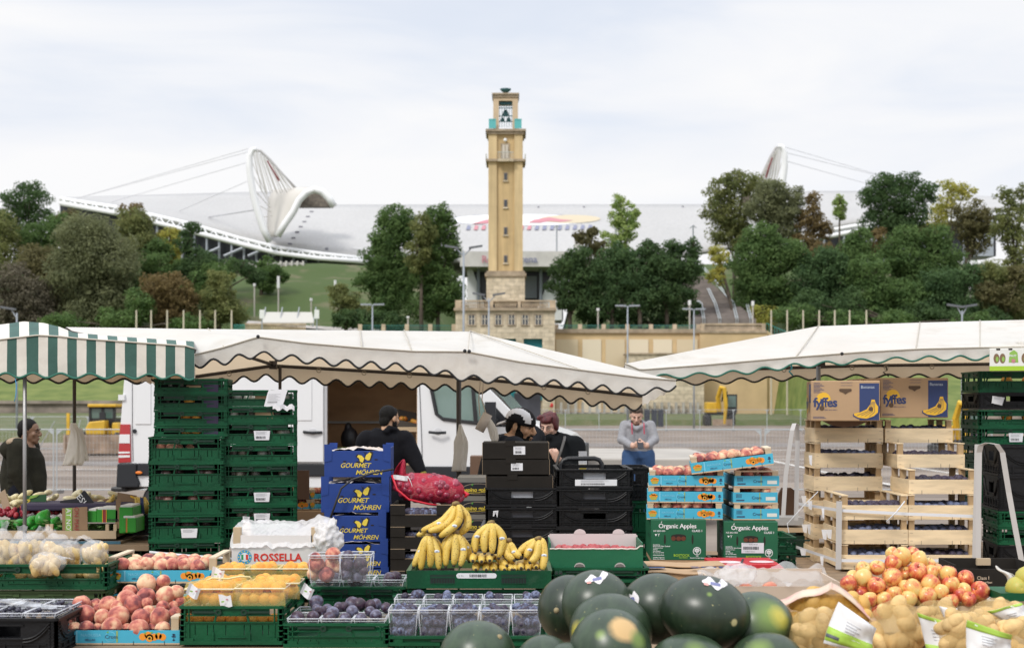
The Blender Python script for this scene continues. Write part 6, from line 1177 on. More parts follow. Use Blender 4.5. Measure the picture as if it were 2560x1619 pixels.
#black crates and black cartons
for i in range(4):
 t=crate('black crate, %s of the left black stack%s'%(['top','second','third','lowest'][i],[' under the black cartons',' with a torn white sticker','',' behind the bananas'][i]),1215,1396,[1266,1315,1364,1413][i],8.0,47,kind='black',group='left stack of black folding crates')
 if i==1:label_part(t,-.165,-.135,.055,.085,bar=False,shape=[(-.165,.058),(-.158,.058),(-.15,.078),(-.14,.05),(-.134,.09),(-.163,.088)])
 if i<3:mb=MB();mb.box(-.08,.08,.02,.05,.03,.10);tag(part('film',mb,M('film_pale',(.42,.43,.46),.4)if i==0 else M('film_dim',(.06,.06,.07),.4),loc=t.location),'%s film in the handle of the %s crate, left black stack'%(['pale','dim','dark'][i],['top','second','third'][i]),'film')
for i in range(5):
 t=crate('black crate, %s of the right black stack%s'%(['top','second','third','fourth','lowest'][i],[' with a long white barcode strip',' with dim film in its handle','',' behind the green tray',' behind the green tray'][i]),1393,1580,[1220,1270,1320,1368,1416][i],7.98,48,kind='black',group='right stack of black folding crates')
 if i==0:label_part(t,-.11,.125,.015,.05,shape=[(-.11,.05),(-.11,.015),(.125,.015),(.125,.05)][::-1])
 if i<2:mb=MB();mb.box(-.09,.09,.02,.05,.03,.10);tag(part('film',mb,M('film_pale')if i==0 else M('film_dim'),loc=t.location),'%s film in the handle of the %s crate, right black stack'%(['pale','dim'][i],['top','second'][i]),'film')
for i,(a,b,yt,yb)in enumerate(((1206,1372,1105,1147),(1206,1374,1148,1186),(1215,1382,1189,1222))):
 t=thing('carton','flat black cardboard carton, %s'%['topmost of three, with a white label','middle of three, with a white label','lowest of three, on the black crates'][i],'carton',P((a+b)/2,yb,8.02),rad([0,0,1][i]),'flat black cartons');w=S(b-a,8.02);h=S(yb-yt,8.02)-.002
 mb=MB();mb.box(-w/2,w/2,0,.36,0,h);part('body',mb,cdk,t,bevel=.003)
 mb=MB();x0=[-.03,-.03,-.04][i];mb.prism([(x0-.03,-.003,h-.02),(x0-.028,-.003,h+.010),(x0+.028,-.003,h+.010),(x0+.03,-.003,h-.02)],(0,.003,0));part('tab',mb,cdk,t)
 mb=MB();
 for z in(.001,h-.003):mb.box(w/2,w/2+.002,.002,.35,z,z+.003)
 mb.box(-w/2-.001,-w/2+.001,-.001,.001,0,h);mb.box(w/2-.001,w/2+.001,-.001,.001,0,h);part('edge',mb,cedge,t)
 if i<2:label_part(t,[-.012,-.028][i]-.03+.03,[-.012,-.028][i]+.062,h*.28,h*.78,y=-.001,shape=[(([-.012,-.028][i]),h*.78),(([-.012,-.028][i]),h*.28),(([-.012,-.028][i])+.066,h*.28),(([-.012,-.028][i])+.066,h*.78)][::-1])
strip('hand_trolley',[P(1401,1400,8.55),P(1401,1175,8.55),P(1402,1160,8.55),P(1408,1150,8.55),P(1420,1146,8.55),P(1486,1145,8.55),P(1498,1149,8.55),P(1504,1158,8.55),P(1506,1175,8.55),P(1506,1400,8.55)],.014,M('trolley_black',(.02,.021,.024),.4),'rounded black trolley handle rising behind the black crates','trolley')
mb=MB();mb.box(0,.05,0,.03,0,.14);mb.box(.004,.046,-.002,0,.02,.06,1);tag(part('milk_carton',mb,[paper,cyel],loc=P(1447,1185,8.7)),'white and yellow carton standing behind the trolley handle','carton')
strip('hand_trolley',[P(1174,1400,8.3),P(1195,1345,8.3),P(1215,1300,8.3)],.016,M('strut_grey',(.12,.12,.13),.4),'slanting dark trolley strut behind the bananas','trolley')
#strawberry tray and green crate under it
cgreen=M('card_green',(.004,.12,.05),.55,var=.08,vs=5,bump=.15,bs=12);cpink=M('card_inside_pink',(.66,.56,.55),.7)
t=thing('berry_tray','green cardboard tray with torn white rim and red fruit inside','tray',P(1491,1418,6.35));w=S(233,6.35);mb=MB();W2=w/2
top=[(lerp(-W2,W2,i/30),.083+.004*noise.noise(V((i*.9,1,0)))+(.012 if i>28 else 0))for i in range(31)]
mb.prism([(-W2,0,0),(W2,0,0)]+[(x,0,z)for x,z in top[::-1]],(0,.006,0));mb.box(-W2,-W2+.005,.006,.29,0,.11);mb.box(W2-.005,W2,.006,.29,0,.11);mb.box(-W2,W2,.29,.296,0,.118,1);mb.box(-W2+.005,W2-.005,.006,.29,.0,.006);part('body',mb,[cgreen,cpink],t)
mb=MB();mb.prism([(-W2+.006,.288,.05),(W2-.006,.288,.05),(W2-.006,.288,.125),(-W2+.006,.288,.125)],(0,.002,0))
for x in(-.06,.12):mb.prism([(x+.028*math.cos(a),.287,.125+.022*math.sin(a))for a in np.linspace(0,math.pi,9)],(0,.003,0))
part('back_panel',mb,cpink,t)
mb=MB();mb.tube([(x,-.001,z+.001)for x,z in top],.0032,5);part('torn_rim',mb,M('paper_torn',(.70,.64,.58),.8),t)
mb=MB();pr=Print(mb,(0,-.0005,0),(1,0,0),(0,0,1),.0009)
for x in(-.075,.105):pr.poly([(x+.024*math.cos(a),.003+.020*math.sin(a))for a in np.linspace(0,math.pi,12)],1,1);pr.poly([(x+.021*math.cos(a),.003+.014*math.sin(a))for a in np.linspace(0,math.pi,12)],0,2)
part('hand_hole',mb,[M('hole_grey',(.16,.14,.13),.8),M('hole_rim',(.45,.42,.40),.7)],t,fix=False)
fill('red berries lying in the green cardboard tray',t,M('berry_red',(.33,.03,.04),.5,col2=(.45,.10,.10),vs=30),.017,.38,.55,.064,60,'berries','berries')
crate('green crate under the green cardboard tray of red berries',1378,1620,1455,6.33,36,dep=.4);crate('lower green crate below the berry tray, behind the melons',1380,1616,1492,6.35,36,dep=.4)
#organic apple boxes
corg=M('card_apple_green',(.006,.105,.045),.5,var=.10,vs=4);ly=M('print_lime',(.35,.55,.03),.6)
def applebox(lab,x0,x1,yt,yb,d,xs,yaw,sticker):
 w=S(x1-x0,d);h=S(yb-yt,d);t=thing('apple_box',lab,'box',P((x0+x1)/2,yb,d),rad(yaw),'green organic apple boxes');W2=w/2;dep=.48
 mb=MB();mb.box(-W2,W2,0,dep,.0,h);part('body',mb,corg,t,bevel=.003)
 mb=MB();mb.box(-W2+.004,W2-.004,.003,dep-.003,-.024,0);part('inner_box',mb,M('card_brown'),t)
 mb=MB();pr=Print(mb,(-W2,-.0005,0),(1,0,0),(0,0,1),.0008);k=w/.30
 pr.text('Organic Apples',.040*k,h-.046*k,.035*k,0,bold=.012,space=.95);pr.poly([(.053*k,h-.016*k),(.060*k,h-.006*k),(.057*k,h-.019*k)],0,1)
 pr.text('NZ-BIO-003',.012*k,h-.066*k,.0125*k,0,bold=.01);pr.text('CLASS 1',.222*k,h-.066*k,.0165*k,0,bold=.015)
 pr.poly(ering(.026*k,h-.083*k,.0075*k,.0075*k,3,.5,.5+2*math.pi),0,1);pr.stroke([(.037*k,h-.076*k),(.041*k,h-.083*k),(.041*k,h-.091*k)],.0022,0);pr.stroke([(.046*k,h-.076*k),(.041*k,h-.083*k)],.0022,0)
 pr.poly([(.150*k+.040*k*c*(1 if abs(c)>.5 else 1),h-.098*k+.019*k*s_)for c,s_ in[(math.copysign(min(1,abs(math.cos(a))*1.25),math.cos(a)),math.sin(a))for a in np.linspace(0,2*math.pi,24)[:-1]]],3,1)
 for x in(.122,.150,.176):pr.disc(x*k,h-.103*k,.013*k,4,2,.012*k)
 for x in(.075,.226):pr.poly([(x*k+.005*math.cos(a),h-.108*k+(.027*k*math.sin(a)))for a in np.linspace(0,2*math.pi,14)[:-1]],3,1)
 for i,tx in enumerate(('Exported by','BOSTOCK New Zealand','5 Ashwood Road','Hastings','New Zealand','Ph: +64 6 873 9099','www.bostock.nz','Certified Organic by','Biogro New Zealand')):pr.text(tx,.010*k,(.082-i*.0088-(.004 if i>5 else 0)-(.004 if i>6 else 0))*k,(.0075 if i not in(1,6)else .009)*k,0,bold=.02)
 pr.text('BOSTOCK',.122*k,.020*k,.019*k,1,bold=.012);pr.text('New Zealand',.152*k,.011*k,.0085*k,1,bold=.02);pr.text('PRODUCT OF NEW ZEALAND',.212*k,.010*k,.0062*k,0,bold=.03)
 pr.poly(ering(.250*k,.050*k,.022*k,.022*k,24),0,1);pr.poly(ering(.250*k,.050*k,.0185*k,.0185*k,24),2,2)
 for a in range(7):pr.disc((.250+.009*math.cos(a*.9))*k,(.054+.006*math.sin(a*.9))*k,.0055*k,0,3)
 pr.rect(.248*k,.252*k,.033*k,.052*k,0,3);pr.text('NZ',.245*k,.019*k,.009*k,0,bold=.02)
 if sticker:
  pr.rect(.098*k,.222*k,.048*k,h-.118*k,5,4);x=.108
  while x<.192:g=random.choice((.0012,.0022,.003));pr.rect(x*k,(x+g)*k,.068*k,.085*k,6,5);x+=g+random.choice((.0012,.002))
  pr.text('Count 100 XP',.14*k,.094*k,.008*k,6,5);pr.text('0 50mm   12.5 KG',.12*k,.054*k,.007*k,6,5)
  for z in(.105,.100,.060):pr.rect(.106*k,.16*k,z*k,(z+.0012)*k,7,5)
 part('printed_lettering',mb,[wht,ly,corg,holec,M('apple_in_hole',(.12,.03,.012),.5),M('sticker_white',(.68,.66,.70),.6),ink,inkg],t,fix=False)
 mb=MB();pr=Print(mb,(-W2-.0005,dep,0),(0,-1,0),(0,0,1),.0008)
 if sticker:
  pr.rect(.22,.40,.05,h-.03,0,1)
  for k2 in range(7):pr.rect(.36,.39,.065+k2*.017,.074+k2*.017,1,2)
  pr.rect(.23,.34,.135,.139,1,2);pr.rect(.23,.30,.16,.163,1,2)
 else:pr.text('Organic Apples',.20,h-.10,.03,2,1)
 part('side_print',mb,[M('sticker_blue_white',(.42,.46,.55),.6),ink,cgd],t,fix=False);return t
applebox('green organic apple box on the left, without a sticker',1628,1765,1298,1399,7.3,1590,-2,False);applebox('green organic apple box on the right, with a white barcode sticker',1810,1944,1303,1403,7.3,1765,-4,True)
crate('green crate under the left organic apple box',1612,1772,1450,7.32,36,dep=.5);crate('green crate under the right organic apple box',1800,1950,1450,7.32,38,dep=.5)
for i,(yb_)in enumerate((1340,1430)):crate('%s green crate of the stack behind the organic apple boxes'%['upper','lower'][i],1572,1640,yb_,8.2,88,dep=.4,w=.3,group='green crates behind the apple boxes')
crate('small black crate between the black stack and the blue peach trays',1576,1612,1250,8.2,82,kind='black',dep=.4,w=.14)
for i,(yb_)in enumerate((1380,1420)):crate('%s green crate at the right of the organic apple boxes'%['upper','lower'][i],1930,1985,yb_,7.9,38,dep=.4,w=.14,group='green crates right of the apple boxes')
#peach trays with blue printed panels
pblue=M('panel_blue',(.055,.40,.57),.5,var=.06,vs=8);porange=M('print_orange',(.80,.28,.02),.6);pbask=M('print_basket',(.42,.36,.05),.6);pgreen=M('print_green',(.15,.42,.06),.6);ppale=M('print_pale_blue',(.20,.56,.72),.6);pnavy=M('print_navy',(.03,.07,.14),.6)
blackfilm=M('tray_black_film',(.010,.010,.012),.35,bump=.5,bs=30)
PT={}
def peachtray(lab,loc,w,d,hp,hpost,rz=0,rot=None,tag_=None,side_is_front=False):
 t=thing('peach_tray',lab,'tray',loc,rz,'wooden peach trays with blue panels',rot);k=(round(w,3),round(d,3),round(hp,3),round(hpost,3))
 if k not in PT:
  W2=w/2;mb=MB();pz=.006
  mb.box(-W2,W2,0,.005,pz,pz+hp);mb.box(-W2,W2,d-.005,d,pz,pz+hp);mb.box(-W2,-W2+.005,.005,d-.005,pz,pz+hp);mb.box(W2-.005,W2,.005,d-.005,pz,pz+hp);pan=fixn(mb.mesh('panel',pblue))
  mb=MB();s=.030;ps=.6
  for sx in(-1,1):
   for y0 in(.005,d-.005-s):x0,x1=sorted((sx*(W2-.005),sx*(W2-.005-s)));mb.box(x0,x1,y0,y0+s,.004,hpost)
  post=[fixn(b_.mesh('corner_post',wood))for b_ in islands(mb)];mb=MB()
  for sx in(-1,1):x0,x1=sorted((sx*(W2-.004),sx*(W2-.006-s)));mb.box(x0,x1,.004,d-.004,hpost,hpost+.008)
  bar=[fixn(b_.mesh('end_bar',M('raw_wood_pale',(.66,.55,.40),.7,var=.08,vs=5)))for b_ in islands(mb)]
  mb=MB();mb.box(-W2,W2,0,d,0,.006,0)
  for x in np.linspace(-W2+.06,W2-.06,4):mb.box(x-.001,x+.001,-.0015,0,-.004,.014,1)
  flo=mb.mesh('floor_board',[wood,ink]);mb=MB();rows=[[(lerp(-W2+.006,W2-.006,i/24),lerp(.006,d-.006,j/10),hp+.004+.006*noise.noise(V((i*.8,j*.8,2)))+(.006 if j in(0,10)else 0))for i in range(25)]for j in range(11)];mb.grid(rows);fil=mb.mesh('film',blackfilm,True)
  mb=MB();u=w/.485;pr=Print(mb,(-W2,-.0004,.006),(1,0,0),(0,0,1),.0006)
  pr.poly([(a*u,b)for a,b in((.012,.026),(.022,.008),(.056,.008),(.066,.026))],1,1)
  for a,b in((.020,.028),(.030,.034),(.040,.036),(.050,.034),(.058,.029),(.035,.030),(.046,.030)):pr.disc(a*u,b,.0062,0,2,n=10)
  for a,b in((.015,.033),(.026,.038),(.062,.034)):pr.disc(a*u,b,.004,2,2,n=8)
  pr.rect(.077*u,.083*u,.003,hp-.002,3,1);pr.text('NAOUSSA',.096*u,.026,.0165*u,3,bold=.01,space=1.1);pr.text('HELLAS',.112*u,.009,.0115*u,4,bold=.03,space=1.1)
  pr.poly(ering(.213*u,hp*.5,.021,hp*.42,20),3,1);pr.poly(ering(.213*u,hp*.5,.019,hp*.38,20),5,2);pr.text('Crom',.191*u,hp*.36,.021*u,4,3,bold=.015);pr.poly([(.196*u,hp*.84),(.206*u,hp*.96),(.206*u,hp*.78)],2,3);pr.rect(.236*u,.242*u,.003,hp-.002,6,1)
  for x,z,r in((.340,.025,.0145),(.361,.032,.014),(.385,.024,.0145),(.402,.028,.0135),(.418,.024,.014),(.367,.020,.0155)):pr.disc(x*u,z,r,0,1)
  pr.disc(.367*u,.019,.0095,7,2);pr.disc(.367*u,.019,.0055,8,3)
  for x,z in((.350,.040),(.395,.038),(.375,.042)):pr.disc(x*u,z,.005,2,2,.003,8)
  for z,r in((.034,.007),(.026,.009),(.012,.006)):pr.disc(.462*u,z,r,4,1,r*.5,8)
  pr.rect(.461*u,.463*u,.008,.036,4,1);pr2=Print(mb,(-W2-.0004,d,.006),(0,-1,0),(0,0,1),.0006);v=d/.3
  for i in range(5):pr2.rect((.02+i*.008)*v,(.024+i*.008)*v,hp*.45,hp*.85,4,1)
  pr2.rect(.02*v,.075*v,hp*.15,hp*.28,4,1);pr2.text('Crom',.125*v,hp*.34,.021,4,2,bold=.015);pr2.rect(.176*v,.182*v,.003,hp-.002,6,1);pr2.rect(.22*v,.285*v,hp*.2,hp*.55,9,1)
  mats=[porange,pbask,pgreen,ppale,pnavy,pblue,M('print_olive',(.30,.40,.08),.6),M('print_orange_deep',(.80,.42,.05),.6),holec,M('sticker_cream',(.66,.68,.62),.6)]
  PT[k]=(pan,post,bar,flo,fil,mb.mesh('printed_lettering',mats))
 for n_,me in zip(('panel','corner_post','end_bar','floor_board','film','printed_lettering'),PT[k]):[link(n_,q_,t)for q_ in(me if isinstance(me,list)else[me])]
 return t
def traypeaches(t,w,d,z,lab,group,nx,ny,r=.034,skip=.0):
 R_=t.rotation_euler.to_matrix()
 for j in range(ny):
  for i in range(nx):
   if random.random()<skip:continue
   c=V((lerp(-w/2+.045,w/2-.045,(i+.25*(j%2))/max(1,nx-.5))+random.uniform(-.006,.006),lerp(.045,d-.05,j/max(1,ny-1)),z+r*.55+random.uniform(-.006,.008)))
   fruit('peach','peach',peachm,V(t.location)+R_@c,r,lab,group)
hpx=lambda px,d:S(px,d)
for i,(yb,x0,x1,nm)in enumerate(((1216,1622,1810,'top'),(1256,1619,1807,'middle'),(1298,1617,1806,'lowest'))):
 d_=7.35;w=S(x1-x0,d_);t=peachtray('peach tray with blue panel, %s above the left organic apple box'%nm,P((x0+x1)/2,yb,d_),w,.30,.052,.078,rad(-5))
 traypeaches(t,w,.28,.05,'peach in the trays stacked above the left organic apple box','peaches above the left apple box',6,2 if i else 3,.031)
for i,(yb,x0,x1,nm)in enumerate(((1217,1836,1948,'top'),(1258,1833,1944,'middle'),(1299,1834,1948,'lowest'))):
 d_=7.35;w=.42;sw=S(x1-x0,d_);c=P((x0+x1)/2,yb,d_)
 t=peachtray('peach tray turned end-on, %s above the right organic apple box'%nm,c+V((sw/2,w/2,0)),w,sw,.052,.078,rad(90));traypeaches(t,w,sw-.03,.05,'peach in the trays stacked above the right organic apple box','peaches above the right apple box',5,3,.031,.1)
d_=7.3;w=S(205,d_);t=peachtray('peach tray lying tilted on top of both blue-panelled stacks',P(1832,1173,d_),w,.30,.052,.082,0,(0,rad(-7.2),rad(-6)));traypeaches(t,w,.28,.048,'peach in the tilted tray on top of the stacks','peaches in the tilted tray',6,3,.032)
for i,(x0,x1,yb)in enumerate(((742,778,1248),(742,778,1273),(783,812,1248),(783,812,1273))):
 t=peachtray('small distant fruit tray with blue panel, %s'%['upper left of four behind the blue boxes','lower left of four behind the blue boxes','upper right of four behind the blue boxes','lower right of four behind the blue boxes'][i],P((x0+x1)/2-(30 if i<2 else-25),yb,9.4),.26,.25,.032,.058);traypeaches(t,.26,.25,.035,'orange fruit in the distant blue trays behind the blue boxes','fruit in the distant blue trays',4,2,.026)
mb=MB();a=P(700,1312,9.3);b=P(845,1277,9.3);mb.box(0,b.x-a.x,0,.4,0,b.z-a.z);tag(part('carton',mb,M('card_brown'),loc=a,bevel=.004),'brown cardboard box under the distant blue fruit trays','box')
mb=MB();mb.box(0,.09,0,.02,0,.19);tag(part('carton',mb,M('card_dark_brown',(.14,.08,.05),.8),loc=P(738,1248,9.3)),'dark brown cardboard piece beside the green middle stack','carton')
mb=MB();a=P(1175,1215,12.6);b=P(1250,1140,12.6);mb.box(a.x,b.x,12.6,12.9,a.z,b.z);tag(part('carton',mb,M('card_dark_brown'),bevel=.004),'dark brown box behind the seller, before the white van','box')
#pale wooden plum crates
wpale=M('poplar_wood',(.76,.60,.385),.7,var=.12,vs=4,stretch=(1.2,1,7),bump=.1,bs=20,rnd=.06);wpost=M('poplar_post',(.50,.34,.18),.75,var=.18,vs=6)
WC={}
def woodcrate(lab,x0,x1,pyb,d,w,dep,hp,ht,yaw=0,fillr=True,z=None):
 lab=lab.replace('pale wooden plum crate','pale plum crate')
 c=P((x0+x1)/2,pyb,d)
 if z is not None:c.z=z
 t=thing('wooden_crate',lab,'crate',c,rad(yaw),'pale wooden plum crates');k=(round(w,3),round(dep,3),round(hp,3),round(ht,3))
 if k not in WC:
  W2=w/2;mb=MB();mb.box(-W2,W2,0,.006,.0,hp);mb.box(-W2,W2,dep-.006,dep,0,hp);mb.box(-W2,-W2+.006,.006,dep-.006,0,hp);mb.box(W2-.006,W2,.006,dep-.006,0,hp)
  for x in(-W2+.018,W2-.018):
   for z_ in(.02,hp-.02):mb.box(x-.008,x+.008,-.001,0,z_,z_+.0015,1)
  for x in(-W2*.62,0.06,W2*.55):mb.box(x-.0012,x+.0012,-.0015,0,-.006,.022,1)
  pan=mb.mesh('panel',[wpale,M('staple',(.22,.18,.14),.5)]);mb=MB();s=.032
  for sx in(-1,1):
   for y0 in(.006,dep/2-s/2,dep-.006-s):x_0,x_1=sorted((sx*(W2-.006),sx*(W2-.006-s)));mb.box(x_0,x_1,y0,y0+s,0,ht-.006)
  post=[b_.mesh('corner_post',wpost)for b_ in islands(mb)];mb=MB()
  for sx in(-1,1):x_0,x_1=sorted((sx*W2,sx*(W2-.008-s)));mb.box(x_0,x_1,.002,dep-.002,ht-.006,ht)
  bar=[b_.mesh('end_bar',wpale)for b_ in islands(mb)];mb=MB();mb.box(-W2+.006,W2-.006,.006,dep-.006,.0,.006);flo=mb.mesh('floor_board',wpale);WC[k]=(pan,post,bar,flo)
 for n_,me in zip(('panel','corner_post','end_bar','floor_board'),WC[k]):[link(n_,q_,t)for q_ in(me if isinstance(me,list)else[me])]
 if fillr:
  mb=MB();nx,ny=int(w/.045),5
  for i in range(nx):
   for j in range(ny):mb.ell((lerp(-w/2+.045,w/2-.045,i/(nx-1))+random.uniform(-.008,.008),.05+j*.042+random.uniform(-.01,.01),hp-.008+random.uniform(-.008,.012)),.026,.021,.020,9,6,R=Matrix.Rotation(random.uniform(0,3),3,'Z'))
  mb.box(-w/2+.008,w/2-.008,.02,dep-.01,.01,hp-.02);tag(part('plums',mb,bluem,smooth=True,loc=c,rot=t.rotation_euler),'blue plums filling the pale wooden crates','plums',kind='stuff')
 return t
yL=[(1105,2037,2208),(1168,2037,2207),(1226,2035,2206)]
for i,(yb,x0,x1)in enumerate(yL):
 woodcrate('pale wooden plum crate, %s of the left rear column'%['topmost, carrying the left banana box','second from the top','third from the top'][i],x0,x1,yb,9.0,S(171,9.0),.32,S(36,9.0),S([56,61,58][i],9.0),0)
for i in range(4):woodcrate('pale wooden plum crate low in the left rear column, %s'%['first','second','third','last'][i],2033,2204,1286+i*59,9.02,S(171,9.0),.30,S(36,9.0),S(58,9.0),0,False)
for i,yb in enumerate((1298,1359,1422)):woodcrate('pale wooden plum crate, %s of the front left column'%['top, held by a white strap','middle','lowest, crossed by a strap'][i],2104,2270,yb,8.45,S(166,8.45),.50,S(36,8.45),S(61,8.45),0)
yR=[(1106,2213,2382,9.0),(1168,2242,2413,8.75),(1234,2272,2442,8.5)]
for i,(yb,x0,x1,dd)in enumerate(yR):
 woodcrate('pale wooden plum crate, %s of the right column'%['topmost, carrying the right banana box','second from the top, shifted right','third from the top, shifted furthest right'][i],x0,x1,yb,dd,S(169,dd),.42,S([36,33,36][i],dd),S(61 if i else 57,dd),0)
for i,yb in enumerate((1298,1360,1422)):woodcrate('pale wooden plum crate, %s of the lower right column'%['top with a white strap','middle','lowest behind the apples'][i],2271,2440,yb,8.46,S(169,8.46),.42,S(36,8.46),S(62,8.46),0)
sw_=M('strap_white');sg=M('strap_grey_pale',(.52,.50,.48),.5)
def band(pts,wd,lab,mat=None,vertical=True):
 mb=MB();o=V(pts[0]);a=[V(p)-o for p in pts];off=V((0,0,wd/2))if vertical else V((wd/2,0,0));mb.grid([[p-off for p in a],[p+off for p in a]]);return tag(part('strap',mb,mat or sw_,loc=o,solid=.002,fix=False),lab,'strap')
band([P(1992,1258,9.3),P(2100,1275,8.43),P(2272,1284,8.42),P(2446,1290,8.42)],.018,'white strap tied round the middle of the pale wooden crates');band([P(1990,1366,9.3),P(2090,1400,8.42),P(2272,1402,8.42),P(2446,1398,8.42)],.018,'white strap tied round the lowest pale wooden crates')
band([P(2098,1252,8.415),P(2097,1330,8.415),P(2096,1422,8.415)],.034,'pale grey plastic corner guard down the left edge of the wooden crates',sg,False)
band([P(2443,1110,8.4),P(2440,1250,8.4),P(2436,1420,8.4)],.030,'pale grey band down the right edge of the wooden crates',sg,False)
band([P(1958,1290,8.6),P(1964,1190,8.6),P(1975,1110,8.6),P(1980,1075,8.6),P(1986,1058,8.62),P(1992,1060,8.66),P(1994,1100,8.7),P(1990,1300,8.7)],.026,'grey looped strap standing up left of the pale wooden crates',sg,False)
band([P(2445,1415,8.2),P(2446,1260,8.2),P(2448,1130,8.2),P(2452,1112,8.18),P(2470,1106,8.16),P(2492,1110,8.16),P(2506,1130,8.18),P(2522,1230,8.2),P(2540,1330,8.2),P(2556,1412,8.2)],.032,'grey looped strap arching in front of the black crates at right',sg,False)
strip('strap',[P(2045,1228,8.4),P(2010,1262,8.4),P(1968,1308,8.4),P(1980,1370,8.4),P(1994,1418,8.4)],.0022,sw_,'thin white cord hanging from the pale wooden crates','strap')
strip('strap',[P(2262,1252,8.38),P(2240,1280,8.38),P(2216,1303,8.38)],.004,sw_,'loose white strap end on the front of the wooden crates','strap')
for i,(x,y,w,h,dd)in enumerate(((2002,1250,12,24,9.2),(2017,1262,12,22,8.95),(2052,1282,7,26,8.6),(2003,1320,14,22,9.2),(2016,1322,9,26,8.95),(2052,1335,14,26,8.6),(2064,1334,14,24,8.6),(2048,1400,9,24,8.6),(1998,1380,16,20,8.9),(2020,1150,9,26,8.95),(2003,1080,9,12,9.2))):
 mb=MB();mb.prism([(0,0,0),(S(w,dd),.0,0),(S(w*.8,dd),-.01,-S(h,dd)),(S(w*.2,dd),-.012,-S(h*.85,dd))],(0,.001,0));tag(part('paper_slip',mb,paper,loc=P(x,y-h/2,dd)-V((0,.02,0))),'small white paper slip stuck in the left side of the wooden crates','paper','white paper slips on the wooden crates')
#banana boxes
card=M('card_kraft',(.44,.29,.165),.8,var=.06,vs=4,bump=.1,bs=8)
def bananabox(lab,x0,x1,yt,yb,d,yaw,dep=.4,sag=0):
 w=S(x1-x0,d);h=S(yb-yt,d);t=thing('banana_box',lab,'box',P((x0+x1)/2,yb,d),rad(yaw),'brown banana boxes');W2=w/2;mb=MB()
 mb.box(-W2,W2,0,dep,0,h);part('body',mb,card,t,bevel=.006)
 if sag:mb=MB();mb.prism([(-W2*.6,.05,0),(W2*.7,.05,0),(W2*.4,.08,-.03),(0,.08,-.04),(-W2*.3,.08,-.03)],(0,.2,0));part('bottom_flap',mb,M('card_dark_brown'),t)
 mb=MB();u=w/.43
 def art(pr,W,side):
  k=h/.26;
  if not side:
   for i in range(8):pr.rect(.016,.055+.012*(i%3),h-.018*k-i*.0085*k,h-.015*k-i*.0085*k,1,1)
   pr.rect(W-.128*u,W-.006,.006,h-.016,1,1);pr.text('Bananas',W-.120*u,h-.050*k,.0265*u,4,3,bold=.005)
   hx,hz=W*.50,h-.066*k;pr.poly([(hx+a*k,hz+b*k)for a,b in((-.040,.006),(-.036,.014),(.036,.014),(.040,.006),(.036,-.004),(.016,-.010),(0,-.022),(-.016,-.010),(-.036,-.004))],3,3)
   pr.rect(W*.43,W*.60,h-.032*k,h-.030*k,1,1);pr.rect(W*.43,W*.60,h-.014*k,h-.012*k,1,1)
   for i in range(2):pr.rect(.012,.09-.01*i,.016+i*.008,.019+i*.008,1,1)
   ox,oz=.028*u,.105*k;pr.disc(ox+.050*u,oz+.034*k,.046*k,0,1);pr.text('fyffes',ox-.012,oz-.012*k,.082*k,1,2,bold=.028,space=.92);pr.text('fyffes since before',ox+.055,oz-.036*k,.011*k,1,2,shear=.2)
   pr.poly([(ox+.042*u+a*k,oz-.012*k+b*k)for a,b in((-.012,.05),(.012,.05),(.006,.02),(.008,-.006),(-.008,-.006),(-.006,.02))],1,3);pr.disc(ox+.040*u,oz-.022*k,.015*k,3,4)
  bx,bz=(W-.105*u,.02*k)if not side else(W*.60,.05*k)
  for e,mi,kk in((1.12,1,4),(1.0,0,5)):
   c0,c1=-.005,.055;sc2=(e if not side else e*.8)
   pr.poly([(bx+(a-.0)*k*(.7 if side else 1)*sc2+(0 if e==1 else .0),bz+.055*k+(b-.055)*k*sc2)for a,b in((.052,.118),(.072,.118),(.078,.095),(.094,.072),(.092,.036),(.066,.012),(.020,-.004),(-.030,.002),(-.058,.018),(-.056,.030),(-.020,.036),(.022,.056),(.046,.090))],mi,kk)
  for i in range(4):pr.stroke([(bx+(.056+i*.005)*k,bz+.105*k),(bx+(.030+i*.014)*k,bz+(.046-.002*i)*k),(bx+(-.040+i*.026)*k,bz+(.016-i*.002)*k)],.0022,1,7)
  if not side:pr.disc(bx+.048*k,bz+.058*k,.014*k,3,8)
 art(Print(mb,(-W2,-.0006,0),(1,0,0),(0,0,1),.0006),w,False);pr=Print(mb,(-W2-.0006,dep,0),(0,-1,0),(0,0,1),.0006);pr.rect(dep*.62,dep-.006,h*.45,h-.02,1,1);pr.disc(dep*.2,h*.42,.06,0,1);pr.text('fyffes',.01,h*.30,.10,1,2,bold=.025);art(pr,dep,True)
 part('printed_lettering',mb,[M('print_amber',(.78,.45,.03),.6),M('print_blue',(.025,.045,.14),.6),cblk,M('hole_brown',(.10,.06,.035),.8),M('print_greyblue',(.45,.50,.58),.6)],t,fix=False);return t
bananabox('brown banana box at the left on the wooden crates, turned to show its side',2029,2198,951,1052,8.7,-8,.4,1);bananabox('brown banana box at the right on the wooden crates, with foil in its hole',2201,2371,944,1044,8.95,0)
bananabox('third brown banana box, mostly hidden behind the right one',2152,2300,946,1040,9.4,0)
